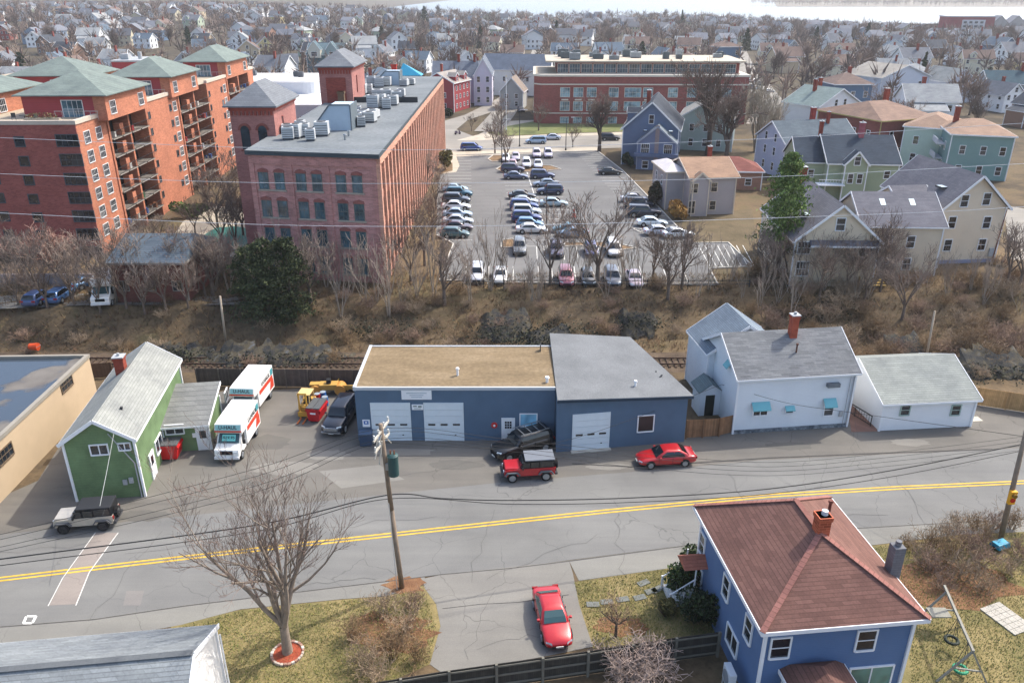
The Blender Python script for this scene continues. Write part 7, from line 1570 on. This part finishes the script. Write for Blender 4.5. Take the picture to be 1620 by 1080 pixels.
# brush: dead grass and twigs on the bank, uncountable
b=MB(); r_=random.Random(9)
for i in range(30000):
    x=r_.uniform(-68,72); y=77.3+(r_.random())*17
    if abs(x)<31 and False: continue
    z=T(x,y)-.03; h=r_.uniform(.2,.85); m=r_.choice((0,1,1,2,2,3))
    q=P(0,0,0)
    for k in range(3):
        a=r_.uniform(0,6.3); dx=math.cos(a)*h*.7; dy=math.sin(a)*h*.7; w=.05; b.add([(x-w*dy,y+w*dx,z),(x+w*dy,y-w*dx,z),(x+dx,y+dy,z+h*r_.uniform(.4,1))],[(0,1,2)],m)
tag(b.build('dead_brush',[m_plain('8b7350',.95,.2,.3),m_plain('6b5240',.95,.2,.3),m_plain('574737',.95,.2,.3),m_plain('4b4a30',.95,.2,.3)]),kind='stuff')
b=MB()
for (u,v,rx,ry) in ((800,525,5,2),(860,535,4,1.5),(880,520,6,1.2),(430,560,9,1.5),(275,555,4,1),(1575,580,6,2),(1590,560,5,1.5),(1420,575,4,1),(1010,515,3,1),(1240,470,3,1.5),(600,520,5,1.2),(1300,500,5,1.5)):
    c=P(u,v,1.2)
    for k in range(520):
        x=r_.gauss(c.x,rx*.5); y=r_.gauss(c.y,ry*.5); z=T(x,y)+r_.uniform(.1,1.3); s_=r_.uniform(.08,.2); d=Vector((r_.gauss(0,1),r_.gauss(0,1),r_.gauss(0,1))).normalized(); e=d.orthogonal().normalized(); f=d.cross(e)
        b.add([(x+e.x*s_,y+e.y*s_,z+e.z*s_),(x-e.x*s_*.5+f.x*s_*.7,y-e.y*s_*.5+f.y*s_*.7,z-e.z*s_*.5+f.z*s_*.7),(x-e.x*s_*.5-f.x*s_*.7,y-e.y*s_*.5-f.y*s_*.7,z-e.z*s_*.5-f.z*s_*.7)],[(0,1,2)],r_.choice((0,0,1)))
tag(b.build('dark_bramble',[m_plain('33372a',.9,.2,.4),m_plain('4a4a38',.9,.2,.4)]),kind='stuff')
# lawn blades near the camera
b=MB()
def blades(poly,n):
    w=[P(u,v,0) for u,v in poly]; x0=min(p.x for p in w); x1=max(p.x for p in w); y0=min(p.y for p in w); y1=max(p.y for p in w)
    def ins(x,y):
        c=False; j_=len(w)-1
        for i in range(len(w)):
            if (w[i].y>y)!=(w[j_].y>y) and x<(w[j_].x-w[i].x)*(y-w[i].y)/(w[j_].y-w[i].y)+w[i].x: c=not c
            j_=i
        return c
    k=0
    while k<n:
        x=r_.uniform(x0,x1); y=r_.uniform(y0,y1)
        if not ins(x,y): continue
        k+=1; h=r_.uniform(.05,.15); a=r_.uniform(0,6.3); w_=.025; m=r_.choice((0,0,1,2)); b.add([(x-w_*math.sin(a),y+w_*math.cos(a),0),(x+w_*math.sin(a),y-w_*math.cos(a),0),(x+math.cos(a)*h*.8,y+math.sin(a)*h*.8,h)],[(0,1,2)],m)
blades([(290,990),(380,966),(540,950),(612,945),(668,930),(690,990),(680,1050),(600,1085),(620,1110),(290,1120)],16000); blades([(908,922),(1060,900),(1100,895),(1140,1000),(940,1022)],7000); blades([(1380,866),(1520,849),(1640,842),(1640,1100),(1440,1100),(1440,1000),(1395,900)],15000)
tag(b.build('lawn_grass',[m_plain('7d7d45',.9,.2,.4),m_plain('9a8a58',.9,.2,.4),m_plain('5f6a38',.9,.2,.4)]),kind='stuff')
# far trees
FT=[]; y=200
while y<1150 and len(FT)<196:
    st=16+y*.05; x=-y*.72
    while x<y*.76:
        xx=x+rt_.uniform(-8,8); yy=y+rt_.uniform(-9,9)
        if rt_.random()<.8 and T(xx,yy)>-2 and all((xx-a)**2+(yy-b_)**2>(c*.62)**2 for a,b_,c in OCC) and all(segd(xx,yy,a,b_)>5 for a,b_ in roads): FT.append((xx,yy))
        x+=st*rt_.uniform(.8,1.3)
    y+=16+y*.075
FT=FT[:196]; L=[]
for x,y in FT:
    t=place_tree(FARP[rt_.randrange(4)],'x','tree',(x,y,T(x,y)-.2),rt_.uniform(0,6.3),rt_.uniform(.6,1.0)*(1 if y<300 else 1.1),'bare trees among the far houses','bare_tree'); L.append(t)
g=defaultdict(list)
for t in L: g[band(t.location.y)].append(t)
for bd,q in g.items():
    q.sort(key=lambda t:px(t.location)[0])
    for i,t in enumerate(q): t['label']=f"grey-brown leafless tree, {nth(i+1)} from the left among {BN[bd]} of houses"
# woods beyond, one mass
b=MB(); r_=random.Random(31); ymax=y
def cheap(x,y,z,H,n,m):
    b.tube((x,y,z),(x,y,z+H*.6),.35,.15,4,m,False)
    for i in range(n):
        a=r_.uniform(0,6.3); e=r_.uniform(.2,1.4); L=H*r_.uniform(.25,.55); zz=z+H*r_.uniform(.25,.6); d=Vector((math.cos(a)*math.cos(e),math.sin(a)*math.cos(e),math.sin(e))); s=d.cross(Vector((r_.gauss(0,1),r_.gauss(0,1),r_.gauss(0,1)))).normalized()*r_.uniform(.16,.4)
        p=Vector((x,y,zz))+d*L*.25; q=Vector((x,y,zz))+d*L; b.add([tuple(p-s),tuple(p+s),tuple(q)],[(0,1,2)],m)
n_=0
while n_<3600:
    y=(r_.random()**1.15)*1150+250; x=r_.uniform(-y*.74,y*.8)
    if T(x,y)<-1.6 or (x>-200 and y>1180) or (y<520 and r_.random()<.72): continue
    if y<900 and any((x-a)**2+(y-c)**2<36 for a,c,_ in OCC): continue
    n_+=1; cheap(x,y,T(x,y)-.3,r_.uniform(8,15),30,r_.choice((0,1,2)))
for i in range(1100): x=r_.uniform(790,2300); y=2500-(x-760)*.04+r_.uniform(0,420); cheap(x,y,r_.uniform(0,5),r_.uniform(12,22),30,r_.choice((0,1,2)))
tag(b.build('distant_woods',[m_plain('7d6c63',.95,.1,.05),m_plain('8c7a6e',.95,.1,.05),m_plain('6b5f59',.95,.1,.05)]),kind='stuff')

# houses too many and too far to count
hb=MB(); r_=random.Random(66); n_=0
while n_<330:
    y=r_.uniform(520,1120); x=r_.uniform(-y*.74,y*.78)
    if T(x,y)<-1.5 or any((x-a)**2+(y-c)**2<144 for a,c,_ in OCC): continue
    OCC.append((x,y,8)); n_+=1; hb.M=Matrix.Translation((x,y,T(x,y)))@Matrix.Rotation(r_.choice((0,PI/2))+r_.uniform(-.3,.3),4,'Z'); w=r_.uniform(8,12); h=r_.uniform(5,7.5); d=r_.uniform(8,13); rr=r_.uniform(2.4,3.8); b=MB(); wall_geo(b,'gable','x',w,d,h,rr,zb=-3); hb.add(b.v,b.f,r_.choice((0,0,0,1,2,3))); b=MB(); roof_geo(b,'gable','x',w,d,h,rr,.4,.2); hb.add(b.v,b.f,r_.choice((4,4,5)))
    b=MB()
    for s_ in (-2.6,0,2.6):
        for z in (1.2,4): b.box(s_-.5,s_+.5,-d/2-.06,-d/2,z,z+1.3); b.box(-w/2-.06,-w/2,s_-.5,s_+.5,z,z+1.3); b.box(w/2,w/2+.06,s_-.5,s_+.5,z,z+1.3)
    hb.add(b.v,b.f,6)
hb.M=None; tag(hb.build('distant_houses',[m_plain(c,.8,.05) for c in ('d4d6d8','b9b29c','8fa0b3','8a6a5c')]+[m_plain('6d717a',.9),m_plain('565a62',.9),FARW]),kind='stuff')

# ---------------------------------------------------------------- haze
t=NT('thin_haze'); o_=[n for n in t.n if n.type=='OUTPUT_MATERIAL'][0]; t.n.remove(t.b); v_=t.n.new('ShaderNodeVolumePrincipled'); v_.inputs['Color'].default_value=(.9,.92,.96,1); v_.inputs['Density'].default_value=.00016; v_.inputs['Anisotropy'].default_value=.2; t.l.new(v_.outputs[0],o_.inputs['Volume'])
b=MB(); b.box(-8000,8000,-150,9600,-9,37.5); tag(b.build('haze',t.mat),kind='stuff')
SC.cycles.volume_bounces=0
SC.render.engine='CYCLES'
